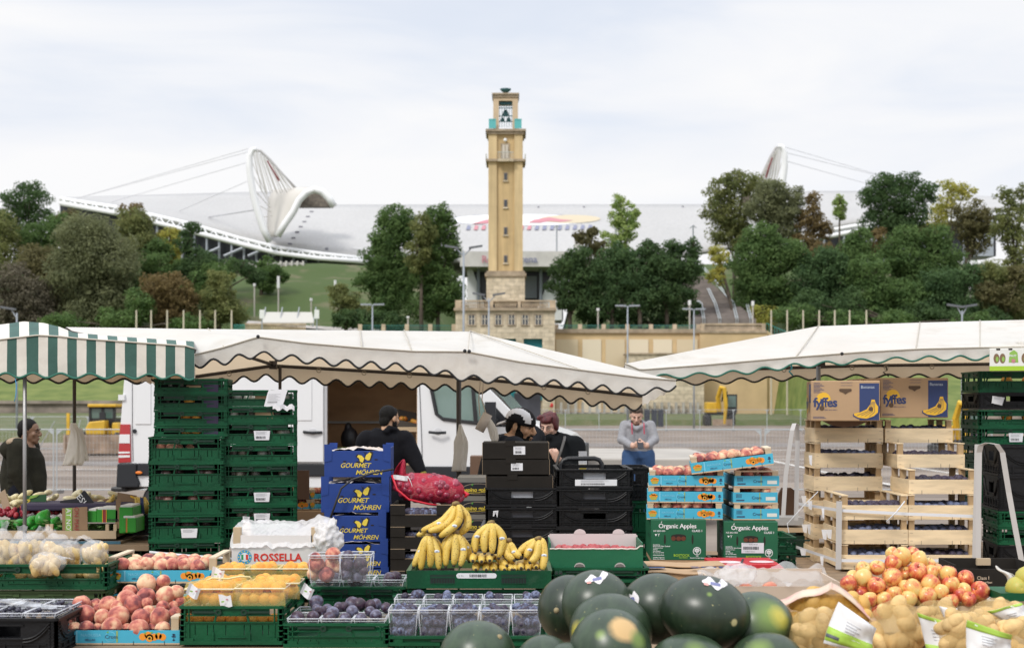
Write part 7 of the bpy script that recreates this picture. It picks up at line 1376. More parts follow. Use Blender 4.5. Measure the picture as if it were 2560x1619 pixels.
#crates at the right edge
RS=[(927,980,'green','topmost green',0),(981,1023,'black','black with a torn white label',1),(1024,1068,'green','green with orange fruit',0),(1068,1112,'green','green with a white barcode label',2)]
for yt,yb,kd,nm,lb in RS:
 t=crate('crate of the stack at the right edge, %s'%nm,2450,2640,yb,8.9,yb-yt,kind=kd,dep=.42,yaw=-3,group='crates at the right edge')
 if lb==1:label_part(t,-.16,-.09,.03,.085,bar=False,shape=[(-.16,.085),(-.165,.04),(-.10,.025),(-.085,.075)][::-1])
 if lb==2:label_part(t,-.06,.03,.02,.075)
 if kd=='green' and lb==0:
  for k in range(2):fruit('orange','ball',aprim,V(t.location)+V((-.05+.13*k,.06,.07)),.035,'orange fruit in the crates at the right edge','oranges at the right edge')
for i,(yt,yb,kd)in enumerate(((1115,1190,'black'),(1191,1277,'black'),(1278,1318,'green'),(1319,1362,'green'),(1363,1426,'black'))):
 t=crate('lower crate at the right edge behind the strap, %s'%['tall black with red tags','second tall black','upper green','lower green','lowest black'][i],2500,2690,yb,8.4,yb-yt,kind=kd,dep=.42,yaw=-6,group='crates at the right edge')
for i in range(4):label_t=crate('hidden rear crate at the right edge, %s of four'%['first','second','third','last'][i],2450,2640,1156+i*46,9.2,44,kind='green',dep=.4,group='crates at the right edge')
t=thing('fruit_box','white fruit box printed with brown and green fruit, on the right edge stack','box',P(2548,926,8.6),rad(-20));w=.34;mb=MB();mb.box(-w/2,w/2,0,.26,0,.135);part('body',mb,M('card_white',(.72,.72,.68),.6),t,bevel=.003);mb=MB();pr=Print(mb,(-w/2,-.0006,0),(1,0,0),(0,0,1),.0008);pr.rect(0,w,0,.028,0,1);pr.rect(w*.55,w,.0,.028,0,2)
for x in(.04,.075,.20,.235):pr.disc(x,.075,.017,1,1,.030);pr.disc(x+.004,.07,.008,2,2,.016)
pr.poly([(.11,.05),(.165,.05),(.16,.11),(.14,.125),(.115,.11)],2,1);pr.text('FRUIT',.113,.085,.016,4,3,bold=.02);pr.disc(.137,.06,.012,3,3)
for x in(.05,.12,.22):pr.poly([(x-.012,.135),(x-.010,.125),(x+.010,.125),(x+.012,.135)],5,2)
part('printed_lettering',mb,[M('print_lime'),M('print_brown',(.20,.12,.06),.6),M('print_leafgreen',(.25,.45,.08),.6),red,wht,holec],t,fix=False)
mb=MB();mb.box(0,.16,0,.09,0,.05);mb.box(.02,.14,-.004,0,.01,.045);tag(part('white_bag',remesh(mb,bagw,.012,3),None,loc=P(2548,872,8.85)),'white plastic bag on the fruit box at the top right edge','bag')
t=thing('carton','brown card standing behind the apple boxes, left of the wooden crates','carton',P(1966,1300,9.6));mb=MB();mb.prism([(-.07,0,0),(.07,0,0),(.06,0,.2),(.03,0,.22),(-.03,0,.22),(-.05,0,.18)],(0,.03,0));part('panel',mb,M('card_dark_brown'),t)
mb=MB();mb.box(-.12,.12,0,.2,0,.05);tag(part('box',mb,M('card_grey',(.4,.4,.4),.7),loc=P(1962,1312,9.3)),'grey low box on a board beside the wooden crates','box')
mb=MB();mb.box(-.15,.2,0,.4,0,.03);tag(part('board',mb,wood,loc=P(1962,1330,9.3)),'wooden board under the grey low box beside the wooden crates','board')
mb=MB()
for k in range(4):mb.box(-.15,.2,0,.38,-.14-k*.13,-.02-k*.13)
for k in range(3):
 for j in range(6):mb.box(-.09+k*.06,-.08+k*.06,-.003,0,-.09-j*.08,-.082-j*.08,1)
tag(part('crate_block',mb,[cgd,paper],loc=P(1962,1330,9.32),bevel=.004),'dark green perforated crates under the board beside the wooden crates','crates')
#bananas on their crates
bt=crate('green crate with a long white barcode strip carrying the bananas',1019,1377,1470,6.0,44,kind='olive',dep=.4,w=S(358,6.0));bt_w=S(358,6.0)
mb=MB();W2=bt_w/2;h=S(44,6.0);pr=Print(mb,(-W2,-.009,0),(1,0,0),(0,0,1),.0008);mb.box(-W2-.002,W2+.002,-.009,-.002,.002,h+.002)
for x0,x1 in((.095,.20),(.395,.50)):
 pr.rect(x0,x1,.02,h-.012,1,1)
 for k in range(9):x=x0+.006+k*.0115;pr.rect(x,x+.005,.022,h-.030,2,2)
 for z in(.02,h*.62,h-.014):pr.rect(x0,x1,z,z+.003,0,3)
part('front_panel',mb,[cg,cgd,ckd],bt,fix=False)
mb=MB();pr=Print(mb,(-W2,-.011,0),(1,0,0),(0,0,1),.0006);pr.poly([(.205+.012+.17*((a+1)/2)+(.010*math.cos(t_)if False else 0),0)for a,t_ in()]or[(.206+.011*(1-math.cos(a))if False else .217+.011*math.cos(a),h-.019+.011*math.sin(a))for a in np.linspace(math.pi/2,1.5*math.pi,8)]+[(.365+.011*math.cos(a),h-.019+.011*math.sin(a))for a in np.linspace(-math.pi/2,math.pi/2,8)],0,1)
pr.text('2 46',.215,h-.023,.012,2,2);x=.262
while x<.335:g=random.choice((.0012,.0022,.003));pr.rect(x,x+g,h-.025,h-.013,1,2);x+=g+random.choice((.0012,.002))
part('paper_label',mb,[paper,ink,inkg],bt,fix=False)
crate('plain green crate under the banana crate',1022,1372,1515,6.02,42,dep=.4,w=S(350,6.02))
bn=[0]
def c6(x,y):return(x/4.018+960,y/4.018+1240)
def bunch(lab,hub,fingers,d,dh=0):
 hx,hy=c6(*hub);o=P(hx,hy,d+dh);t=thing('banana_bunch',lab,'bananas',o,0,'bunches of bananas')
 mb=MB();mb.ell((0,0,.002),.017,.014,.011,10,7);mb.ell((.004,0,.008),.012,.010,.006,8,6);part('crown',mb,banstem,t,smooth=True)
 for i,f in enumerate(fingers):
  pts=[]
  for k,p in enumerate(f):
   e=p[2]if len(p)>2 else(0.0 if k else dh*.6);pts.append(P(*c6(p[0],p[1]),d+e)-o)
  a=V((0,0,0));n=14;ctl=[a]+pts if(pts[0]-a).length>.006 else pts;cur=[]
  for j in range(n+1):
   s_=j/n*(len(ctl)-1);q0=min(int(s_),len(ctl)-2);f_=s_-q0;p0=ctl[max(q0-1,0)];p1=ctl[q0];p2=ctl[q0+1];p3=ctl[min(q0+2,len(ctl)-1)]
   cur.append(.5*((2*p1)+(p2-p0)*f_+(2*p0-5*p1+4*p2-p3)*f_**2+(3*p1-p0-3*p2+p3)*f_**3))
  R_=.0175
  rs=[R_*interp(j/n,[(0,.40),(.14,.42),(.28,.72),(.42,.98),(.75,1.0),(.90,.80),(.97,.48),(1,.36)])for j in range(n+1)]
  mb=MB();mb.tube(cur,rs,10);b=part('banana',mb,banm,t,smooth=True)
  dv=(cur[-1]-cur[-2]).normalized();mb=MB();mb.tube([cur[-1]-dv*.001,cur[-1]+dv*.006,cur[-1]+dv*.008],[R_*.40,R_*.36,R_*.2],7);part('tip',mb,bantip,b,smooth=True)
  if i%3==1:mb=MB();m_=cur[9];mb.ell(m_+V((0,-R_*.86,0)),.0125,.004,.0075,12,6);mb.ell(m_+V((0,-R_*.95,0)),.006,.004,.002,8,5,1);part('sticker',mb,[M('sticker_paper',(.62,.66,.70),.5),M('sticker_ink',(.10,.12,.32),.5)],b,smooth=True)
 return t
bunch('bunch of bananas lying on top, its fingers pointing left',(720,80),[[(690,120,.05),(600,240,.04),(480,330,.02),(330,392,.02)],[(700,110,.02),(620,220,0),(500,300,-.01),(375,345,-.01)],[(770,110,.03),(838,220,.02),(825,310,0),(745,388,0)],[(715,110,0),(680,230,-.02),(580,310,-.03),(445,350,-.03)],[(750,115,-.01),(750,240,-.035),(665,330,-.05),(555,405,-.05)]],6.06)
bunch('bunch of bananas hanging at the left end of the banana crate',(450,395),[[(490,430,.04),(560,520,.03),(590,640,.03)],[(420,430),(365,560,-.01),(295,705,-.02)],[(430,430,-.01),(388,570,-.02),(370,738,-.03)],[(455,430,-.01),(472,570,-.03),(462,712,-.03)],[(480,430),(535,560,-.02),(552,735,-.03)]],6.04)
bunch('bunch of bananas second from the left, below the lying bunch',(720,370),[[(690,400,.05),(620,470,.04),(590,590,.03)],[(760,410,.04),(835,520,.04),(855,650,.03)],[(690,400),(632,530,-.01),(620,700,-.02)],[(715,410,-.01),(718,540,-.02),(700,690,-.03)],[(745,410),(798,540,-.01),(765,702,-.03)]],6.03)
bunch('tall bunch of bananas in the middle, on a layer of banana tips',(1075,270),[[(1110,300,.04),(1190,400,.04),(1218,560,.03)],[(1050,300),(930,410,0),(915,562,-.01)],[(1065,300,-.01),(1008,420,-.03),(1010,565,-.04)],[(1085,300,-.01),(1090,430,-.03),(1085,575,-.04)],[(1105,300),(1188,430,-.01),(1152,615,-.03)]],6.05)
bunch('bunch of bananas under the tall one, tips pointing at the viewer, upper row',(1050,590),[[(960,600,.06),(900,605,0),(893,648,-.07)],[(1020,600,.06),(985,612,0),(980,655,-.07)],[(1080,600,.06),(1062,608,0),(1062,645,-.07)],[(1140,610,.06),(1170,640,.02),(1232,695,-.03)]],6.05,.12)
bunch('lowest bunch of bananas in the middle, tips just above the crate rim',(1030,660),[[(940,690,.06),(925,700,0),(922,735,-.06)],[(1020,690,.06),(1025,705,0),(1026,738,-.06)],[(1095,690,.06),(1100,705,0),(1100,740,-.06)],[(1160,700,.06),(1190,715,0),(1210,738,-.05)],[(1220,700,.06),(1260,715,0),(1285,735,-.05)]],6.05,.12)
bunch('small bunch of two bananas right of the tall one',(1245,450),[[(1240,480),(1238,580,-.02),(1305,640,-.04)],[(1265,480,0),(1312,560,-.01),(1375,608,-.03)],[(1240,490,.03),(1270,600,.02),(1275,690,.01)]],6.06)
bunch('bunch of bananas at the right end of the banana crate',(1550,430),[[(1520,450,.05),(1430,500,.04),(1345,570,.02)],[(1535,460,.02),(1460,540,.01),(1425,620,0)],[(1540,470,.04),(1450,600,.03),(1440,730,.01)],[(1555,470,-.01),(1530,600,-.03),(1468,662,-.05)],[(1590,450),(1607,600,-.02),(1590,740,-.04)]],6.05)
bunch('lower bunch of bananas at the right end, tips near the rim',(1420,650),[[(1370,670,.05),(1368,700,0),(1378,722,-.06)],[(1440,680,.05),(1452,705,0),(1450,735,-.05)],[(1510,670,.05),(1525,690,0),(1528,712,-.06)],[(1330,680,.05),(1320,705,0),(1310,738,-.05)]],6.06,.12)
#peach tray in the front row
d_=5.62;w=S(308,d_);t=peachtray('front peach tray with blue panel, heaped with peaches',P(295,1610,d_),w,.34,.050,.102,0)
PK=[(1330,935,95),(1485,915,62),(1450,960,60),(1605,1015,72),(1505,1045,85),(1325,1055,85),(1180,1015,72),(1150,1085,95),(1215,1130,92),(1330,1115,62),(1400,1080,52),(740,1125,90),(870,1130,52),(985,1130,85),(770,1222,102),(930,1240,72),(1075,1235,100),(1190,1210,60),(1285,1250,97),(1455,1240,90),(1350,1190,62),(1480,1150,62),(1590,1205,62),(1575,1150,52),(680,1345,62),(785,1345,76),(905,1338,60),(1015,1330,97),(1150,1352,60),(1260,1352,92),(1395,1342,60),(1480,1352,76),(1635,1110,42),(900,1170,60),(1060,1150,70)]
for x,y,r in PK:
 dd=d_+.04+(1350-y)/435*.22;rr=S(r/3.634,dd)if r>60 else .026
 fruit('peach','peach',peachm,P(x/3.634,y/3.634+1200,dd+(0 if r>60 else .04)),max(.026,min(.042,rr)),'peach in the heap of the front blue-panelled tray','peaches heaped in the front tray')
for k in range(26):fruit('peach','peach',peachm,P(lerp(185,410,random.random()),1570-random.random()*25,d_+.10+random.random()*.14),.033,'peach in the heap of the front blue-panelled tray','peaches heaped in the front tray')
d_=6.35;w=S(275,d_);t=peachtray('second peach tray with blue panel behind the heaped one',P(404,1456,d_),w,.34,.050,.106,0);traypeaches(t,w-.04,.30,.05,'peach lying in the second blue-panelled tray','peaches in the second tray',7,3,.036)
t=peachtray('peach tray stacked under the second blue-panelled tray',P(404,1515,d_),w,.34,.050,.104,0)
#netted apricots
traym=M('tray_clear',(.80,.80,.78),.12,trans=.88,spec=.7);netm=M('net_yellow',(.80,.58,.14),.6,trans=.70)
def apricot_box(lab,x0,x1,yt,yb,d,ncount,gl,layers=2):
 c=P((x0+x1)/2,yb,d);w=S(x1-x0,d);h=S(yb-yt,d);t=thing('apricot_tray',lab,'tray',c,0,'netted apricot trays');W2=w/2;dep=.15
 mb=MB();prof=[(-W2+.012,0),(W2-.012,0)];b0=[(-W2+.014,.01),(W2-.014,.01),(W2-.014,dep-.01),(-W2+.014,dep-.01)];t0=[(-W2,0),(W2,0),(W2,dep),(-W2,dep)]
 mb.add([(x,y,.003)for x,y in b0]+[(x,y,h*.72)for x,y in t0],[(0,1,2,3),(0,1,5,4),(1,2,6,5),(2,3,7,6),(3,0,4,7)]);part('tray',mb,traym,t,fix=False)
 mb=MB();mb.tube([(x,y,h*.72)for x,y in t0+t0[:1]],.003,6);part('rim',mb,M('rim_pale',(.78,.70,.50),.3),t)
 mb=MB();rows=[]
 for j in range(9):
  rows.append([(lerp(-W2-.003,W2+.003,i/16),lerp(-.004,dep+.004,j/8),h*(.55+.42*min(1,math.sin(math.pi*(.08+.84*j/8))*1.35)*(.82+.18*math.sin(math.pi*i/16)))+.003*noise.noise(V((i,j,3))))for i in range(17)])
 mb.grid(rows);mb.grid([[(lerp(-W2-.003,W2+.003,i/16),-.004,h*z)for i in range(17)]for z in(.03,.3,.58)]);part('net',mb,netm,t,smooth=True,fix=False)
 nx=max(3,int(w/.047))
 for l in range(layers):
  for j in range(3):
   for i in range(nx):
    if l==1 and j==0 and i%3==2:continue
    fruit('apricot','ball',aprim,c+V((lerp(-W2+.036,W2-.036,(i+.3*((l+j)%2))/max(1,nx-.7)),.032+j*.043,.030+l*.038+random.uniform(-.004,.004))),.0235,'apricot under yellow net, one of the %s'%gl,gl)
 return t
crate('front green crate full of netted apricot trays',452,705,1610,5.58,96,dep=.6,yaw=0)
apricot_box('netted apricot tray on the front green crate, front left',470,584,1455+58,1512+3,5.62,0,'x')if False else None
apricot_box('netted apricot tray on the front green crate, left one of two',462,584,1454,1517,5.60,0,'apricots in the front trays');apricot_box('netted apricot tray on the front green crate, right one of two',586,712,1452,1517,5.60,0,'apricots in the front trays')
apricot_box('netted apricot tray on the front green crate, rear left',492,610,1446,1500,5.80,0,'apricots in the rear trays');apricot_box('netted apricot tray on the front green crate, rear right',622,748,1441,1498,5.80,0,'apricots in the rear trays')
for k in range(9):fruit('apricot','ball',aprim,P(470+k*27,1546,5.64),.024,'apricot seen through the slot of the front green crate','apricots low in the front crate')
for i,(x,y,a,dd)in enumerate(((478,1490,20,5.57),(566,1514,-10,5.57),(762,1490,25,5.62),(542,1447,10,5.76))):
 mb=MB();mb.grid([[(lerp(-.025,.025,u/4),.006*math.sin(u*1.5),v*.022+.006*math.cos(u))for u in range(5)]for v in range(3)]);pr=Print(mb,(-.02,-.008,.008),(1,0,0),(0,0,1),.001);pr.disc(.012,.012,.007,2,1,.003);pr.disc(.030,.018,.005,1,1,.003)
 tag(part('tag',mb,[paper,red,M('print_leafgreen')],loc=P(x,y,dd),rot=(0,rad(a),rad(a)),fix=False),'white paper tag with red and green marks on the apricot nets, %s'%['at the left end','in front','at the right corner','at the back'][i],'tag','paper tags on the apricot nets')
strip('strap',[P(512,1452,5.75),P(530,1444,5.76),P(570,1446,5.76),P(600,1440,5.76),P(624,1441,5.77),P(630,1448,5.77)],.004,M('strap_yellow',(.70,.62,.32),.5),'pale yellow plastic strip lying on the apricot nets','strap')
crate('green crate with flat netted apricots under the white lettered box',525,770,1490,6.28,50,dep=.45)
for i in range(3):apricot_box('flat netted apricot tray in the second row, %s of three'%['left','middle','right'][i],536+i*80,614+i*80,1414,1440,6.30,0,'apricots in the second row',1)
#white branded box with a plastic bag
t=thing('produce_box','white cardboard and wood box lettered ROSSELLA, wrapped in white film','box',P(690,1415,6.75));d_=6.75;w=S(222,d_);W2=w/2;hp=S(47,d_);h=S(97,d_)
mb=MB();mb.box(-W2,W2,0,.006,0,hp);mb.box(-W2,W2,.29,.296,0,hp);mb.box(-W2,-W2+.006,.006,.29,0,hp);mb.box(W2-.006,W2,.006,.29,0,hp);mb.box(-W2,W2,.006,.29,0,.006);part('panel',mb,M('card_white_box',(.70,.66,.64),.6),t)
mb=MB()
for x in(-W2+.006,W2-.045):
 for y in(.006,.25):mb.box(x,x+.035,y,y+.035,.006,h)
part('corner_post',mb,wood,t)
mb=MB();mb.box(-W2+.04,W2-.04,.006,.010,hp,h*.8);part('liner',mb,M('liner_milky',(.74,.70,.68),.5),t)
mb=MB();pr=Print(mb,(-W2,-.0006,0),(1,0,0),(0,0,1),.0008);pr.disc(.062,hp*.5,.034,1,1,n=24)
for k in range(12):a=k*math.pi/6;pr.disc(.062+.028*math.cos(a),hp*.5+.028*math.sin(a),.0036,2,2,n=6)
pr.disc(.062,hp*.5,.021,3,2);pr.rect(.046,.057,hp*.36,hp*.64,4,3);pr.rect(.057,.068,hp*.36,hp*.64,3,3);pr.rect(.068,.079,hp*.36,hp*.64,0,3);pr.text('ROSSELLA',.104,hp*.30,.050,0,2,bold=.030,space=1.03)
part('printed_lettering',mb,[M('print_red',(.66,.035,.02),.6),M('print_cyan',(.02,.32,.60),.6),M('print_star',(.75,.60,.10),.6),wht,M('print_flag_green',(.02,.28,.10),.6)],t,fix=False)
film=M('film_white',(.80,.78,.77),.3,trans=.35,bump=.6,bs=30);mb=MB();rows=[]
for j in range(10):
 v=j/9;rows.append([(lerp(-W2-.008,W2+(.05 if 3<j<8 else .01),i/40),lerp(-.012,.30,v),(h*.55+(h*.50)*math.sin(math.pi*min(1,.08+v*1.1)*.55)if j else h*.50)+.022*noise.noise(V((i*.35,j*.7,1)))+(.03*math.exp(-((i-35)/4.)**2)if j>3 else 0))for i in range(41)])
mb.grid(rows);o=part('plastic_bag',mb,film,smooth=True,fix=False,loc=t.location,subs=1);tag(o,'crumpled white plastic film covering the ROSSELLA box'.replace('ROSSELLA','white lettered'),'bag')
mb=MB();mb.ell((0,0,0),.055,.06,.06);mb.ell((.03,0,.05),.03,.04,.05);mb.ell((.05,.01,.0),.04,.05,.05);mb.tube([(.03,0,.06),(.05,0,.11)],[.03,.01],6);mb.tube([(-.02,0,.06),(-.03,0,.09)],[.03,.012],6);bagm=remesh(mb,film,.008,1)
for v in bagm.vertices:n_=noise.noise(v.co*45);v.co+=v.co.normalized()*n_*.016
tag(part('plastic_bag',bagm,None,loc=P(812,1352,6.72)),'knotted corner of white plastic bag beside the blue carrot boxes','bag')
crate('green crate hidden under the white lettered box',585,795,1475,6.9,58,dep=.4)
#punnets
pun=M('punnet_clear',(.82,.83,.86),.06,trans=.91,spec=1);punr=M('punnet_rim',(.80,.82,.86),.15,trans=.45)
PN={}
def punnet(lab,c,w,d,h,rz=0,group=None):
 t=thing('punnet',lab,'punnet',c,rz,group);k=(round(w,3),round(d,3),round(h,3))
 if k not in PN:
  mb=MB();tp=.009;b0=[(-w/2+tp,tp),(w/2-tp,tp),(w/2-tp,d-tp),(-w/2+tp,d-tp)];t0=[(-w/2,0),(w/2,0),(w/2,d),(-w/2,d)]
  mb.add([(x,y,.001)for x,y in b0]+[(x,y,h)for x,y in t0],[(0,1,2,3),(0,1,5,4),(1,2,6,5),(2,3,7,6),(3,0,4,7)])
  m2=MB();m2.tube([(x,y,h)for x,y in t0+t0[:1]],.0028,6);m2.tube([(x,y,h-.010)for x,y in t0+t0[:1]],.0012,5)
  for(a,b),(c_,e)in zip(b0,t0):m2.tube([(a,b,.002),(c_,e,h)],.0018,5)
  PN[k]=(mb.mesh('body',pun),m2.mesh('rim',punr,True))
 link('body',PN[k][0],t);link('rim',PN[k][1],t);return t
def fillp(t,w,d,h,kind,mat,r,name,lab,group,nx,ny,nl,el=1,top=True):
 R_=t.rotation_euler.to_matrix();hz=h/nl
 for l in range(nl):
  for j in range(ny):
   for i in range(nx):
    if l<nl-1 and j>1:continue
    if l==nl-1 and random.random()<.12:continue
    s_=.5*((l+j)%2);x=lerp(-w/2+r*1.05+.005,w/2-r*1.05-.005,(i+s_)/max(.5,nx-.5));c=V((x+random.uniform(-.2,.2)*r,lerp(r*1.05+.006,d-r*1.1,j/max(1,ny-1)),r*1.02+l*hz+random.uniform(-.15,.15)*r+(r*.35 if l==nl-1 else 0)))
    fruit(name,kind,mat,V(t.location)+R_@c,r,lab,group)
crate('front green crate with a round white sticker under the plum punnets',975,1372,1613,5.55,24,kind='green',dep=.42,w=S(397,5.55))
pr_x=[970,1045,1121,1198,1277,1356];pw=S(75,5.58)
ORD=['leftmost','second from left','middle','second from right','rightmost']
for i in range(5):
 w=S(pr_x[i+1]-pr_x[i]-2,5.58);t=punnet('clear punnet of blue plums in the front row, %s'%ORD[i],P((pr_x[i]+pr_x[i+1])/2,1592,5.58),w,.16,S(68,5.58),0,'front row of plum punnets');fillp(t,w,.16,S(68,5.58),'plum',bluem,.0185,'plum','blue plum in the front row of clear punnets','plums in the front punnets',3,3,3)
for i in range(5):
 w=S(74,5.58);t=punnet('clear punnet of blue plums in the back row, %s'%ORD[i],P((pr_x[i]+pr_x[i+1])/2,1590,5.58)+V((.01,.175,.012)),w,.15,S(70,5.58),0,'back row of plum punnets');fillp(t,w,.15,S(70,5.58),'plum',bluem,.0185,'plum','blue plum in the back row of clear punnets','plums in the back punnets',3,2,1)
 for l in range(4):fruit('plum','plum',bluem,V(t.location)+V((random.uniform(-.04,.04),random.uniform(.03,.11),S(70,5.58)+random.uniform(-.012,.012))),.0185,'blue plum in the back row of clear punnets','plums in the back punnets')
t=crate('front green crate with trays of dark round plums',711,970,1617,5.57,60,dep=.40);c0=V(t.location);hz=S(60,5.57)
for i in range(3):
 for j in range(2):
  w=.125;q_=punnet('low clear tray of dark plums, %s'%['front left','front middle','front right','rear left','rear middle','rear right'][i+3*j],c0+V((-.13+i*.13,.005+j*.17,hz-.018)),w,.16,.035,0,'low trays of dark plums')
PD=[(1395,1005,82),(1800,1030,92),(1880,1035,80),(1650,1065,60),(2010,1045,70),(2060,1035,75),(1800,1110,72),(1580,1130,78),(1450,1110,58),(1185,1185,82),(1360,1175,78),(1540,1185,75),(1720,1190,70),(2000,1110,62),(2065,1155,76),(1400,1080,60),(1900,1190,70),(2180,1070,50),(1520,1085,45),(1700,1060,60)]
for x,y,r in PD:
 dd=5.60+(1190-y)/185*.22;fruit('dark_plum','ball',plumm,P(x/4.492+480,y/4.492+1280,dd),max(.022,S(r/4.492,dd)*.98),'dark round plum in the low trays of the front row','dark plums in the low trays','plum')
t=crate('green crate with clear plum trays behind the dark plums',772,1012,1518,6.08,52,dep=.42);c0=V(t.location);hz=S(52,6.08)
crate('second green crate under the plum tray crate',774,1010,1566,6.1,46,dep=.42,z=TZ1+.0)
for i in range(3):
 q_=punnet('low clear tray of plums behind the tall punnets, %s'%['left','middle','right'][i],c0+V((-.135+i*.135,.01,hz-.012)),.130,.18,.040,0,'low plum trays of the second row')
 for k in range(4):fruit('dark_plum','ball',plumm,c0+V((-.135+i*.135+random.uniform(-.04,.04),.04+.035*k,hz+.018+random.uniform(0,.012))),.028,'dark plum in the clear trays of the second row','dark plums of the second row','plum')
for lab,x0,x1,yt,yb,mt,kd,nm,gl,pts in(('tall clear punnet of peaches beside the white lettered box',771,852,1388,1454,peachm,'peach','peach','peaches in the tall punnet',((1395,580,90),(1570,590,88),(1510,695,98),(1365,690,80),(1585,470,82),(1640,620,60),(1390,505,60))),('tall clear punnet of dark plums right of the peach punnet',848,928,1386,1454,plumm,'ball','dark_plum','dark plums in the tall punnet',((1740,595,85),(1755,495,70),(1890,580,80),(1900,515,58),(1720,690,76),(1850,715,85),(1930,655,55),(1800,650,60)))):
 d_=5.93;c=P((x0+x1)/2,yb,d_);w=S(x1-x0,d_);punnet(lab,c,w,.13,S(yb-yt,d_),0,'tall fruit punnets')
 for k,(x,y,r)in enumerate(pts):rr=S(r/4.492,d_);p=P(x/4.492+480,y/4.492+1280,d_+max(rr,.02)+.008+.03*(k%2));fruit(nm,kd,mt,p,rr,lab.split(' punnet')[0].replace('tall clear','fruit in the tall clear')+' punnet of %s'%('peaches' if nm=='peach' else 'dark plums'),gl,'peach' if nm=='peach' else 'plum')
#left edge: bags of vegetables, black crate of grapes
crate('wide green crate full of clear bags at the left edge',-120,268,1473,6.2,63,dep=.4,w=S(388,6.2));crate('olive green crate under the wide crate at the left edge',-120,264,1512,6.22,36,kind='olive',dep=.4,w=S(384,6.2))
filmc=M('film_clear',(.84,.85,.88),.12,trans=.74,bump=.5,bs=26,spec=.8)
def vegbag(lab,cx,cy,rx,ry,d,cont,neck=None,cm=cornm):
 c=P(cx,cy,d);t=thing('vegetable_bag',lab,'bag',c,0,'clear bags of vegetables');RX,RZ=S(rx,d),S(ry,d);mb=MB()
 for k in range(cont):mb.ell((random.uniform(-.55,.55)*RX,random.uniform(-.045,.02),random.uniform(-.55,.25)*RZ),random.uniform(.026,.040),.019,random.uniform(.016,.021),10,7,R=Matrix.Rotation(1.57+random.uniform(-.7,.7),3,'Y'))
 part('contents',mb,cm,t,smooth=True)['kind']='stuff'
 mb=MB();mb.ell((0,0,0),RX,.075,RZ,24,16)
 mb.v=[tuple(V(v)*(1+.16*noise.noise(V(v)*24))+V((0,0,0)))for v in mb.v]
 nx,nz=neck or(0,1);mb.grid([[(lerp(-RX*wd,RX*wd,i/6)+nx*RX*k*.5,.012*math.sin(i*1.7+k),RZ*(.75+k*.28*nz)+.008*math.sin(i*2.1))for i in range(7)]for k,wd in enumerate((.45,.3,.55))]);part('film',mb,filmc,t,smooth=True,fix=False,subs=1);return t
vegbag('tall clear bag of pale parsnips at the far left edge',8,1378,26,58,6.28,26,(.2,1));vegbag('clear bag of pale roots second from the left edge',55,1378,34,50,6.3,26,(0,1));vegbag('tied clear bag of pale roots with a flared top',85,1372,36,44,6.35,22,(.8,1));vegbag('large clear bag of knobbly yellow roots in the middle of the crate',140,1378,42,46,6.3,28,(-.5,.9));vegbag('clear bag of yellow roots behind the middle bags',175,1385,34,36,6.38,20,(.5,.8));vegbag('slumped clear bag hanging over the front rim of the crate',120,1408,46,30,6.17,20,(1,-.6));vegbag('separate clear bag of yellow roots at the right end of the crate',237,1382,36,34,6.3,24,(-.9,1))
for k in range(12):mb=MB()
fill('loose pale roots inside the wide crate at the left edge',type('o',(),{'location':P(70,1473,6.2),'rotation_euler':(0,0,0)})(),cornm,.026,.62,.6,.06,50,'roots','roots')
t=crate('black crate of grape punnets at the lower left corner',-120,143,1640,5.4,95,kind='black',dep=.42,w=S(263,5.4));c0=V(t.location);hz=S(95,5.4)
for i in range(3):
 for j in range(2):punnet('clear lidded tray of dark grapes, %s'%['front left','front middle','front right','rear left','rear middle','rear right'][i+3*j],c0+V((-.12+i*.125,.01+j*.20,hz-.012)),.12,.19,.03,0,'trays of dark grapes')
mb=MB()
for k in range(170):mb.ell((random.uniform(-.18,.18),random.uniform(.02,.38),hz+.002+random.uniform(-.006,.014)),.0095,.0095,.0095,8,6)
tag(part('grapes',mb,M('grape_dark',(.018,.014,.028),.3,col2=(.05,.05,.08),vs=60),loc=c0,smooth=True),'small dark grapes lying in the clear trays at the lower left','grapes',kind='stuff')
for i,(x,y)in enumerate(((20,1508),(60,1514),(100,1520),(40,1528),(110,1535))):
 mb=MB();mb.grid([[(u*.022-.07,v*.02,.004*math.sin(u+v*1.3))for u in range(7)]for v in range(5)]);tag(part('foil',mb,M('foil_clear',(.7,.72,.76),.06,trans=.55,spec=.9),loc=P(x,y,5.55),smooth=True,rot=(rad(4),0,rad(8*i)),fix=False),'crinkled clear film over the grape trays at the lower left','film','clear films over the grapes')
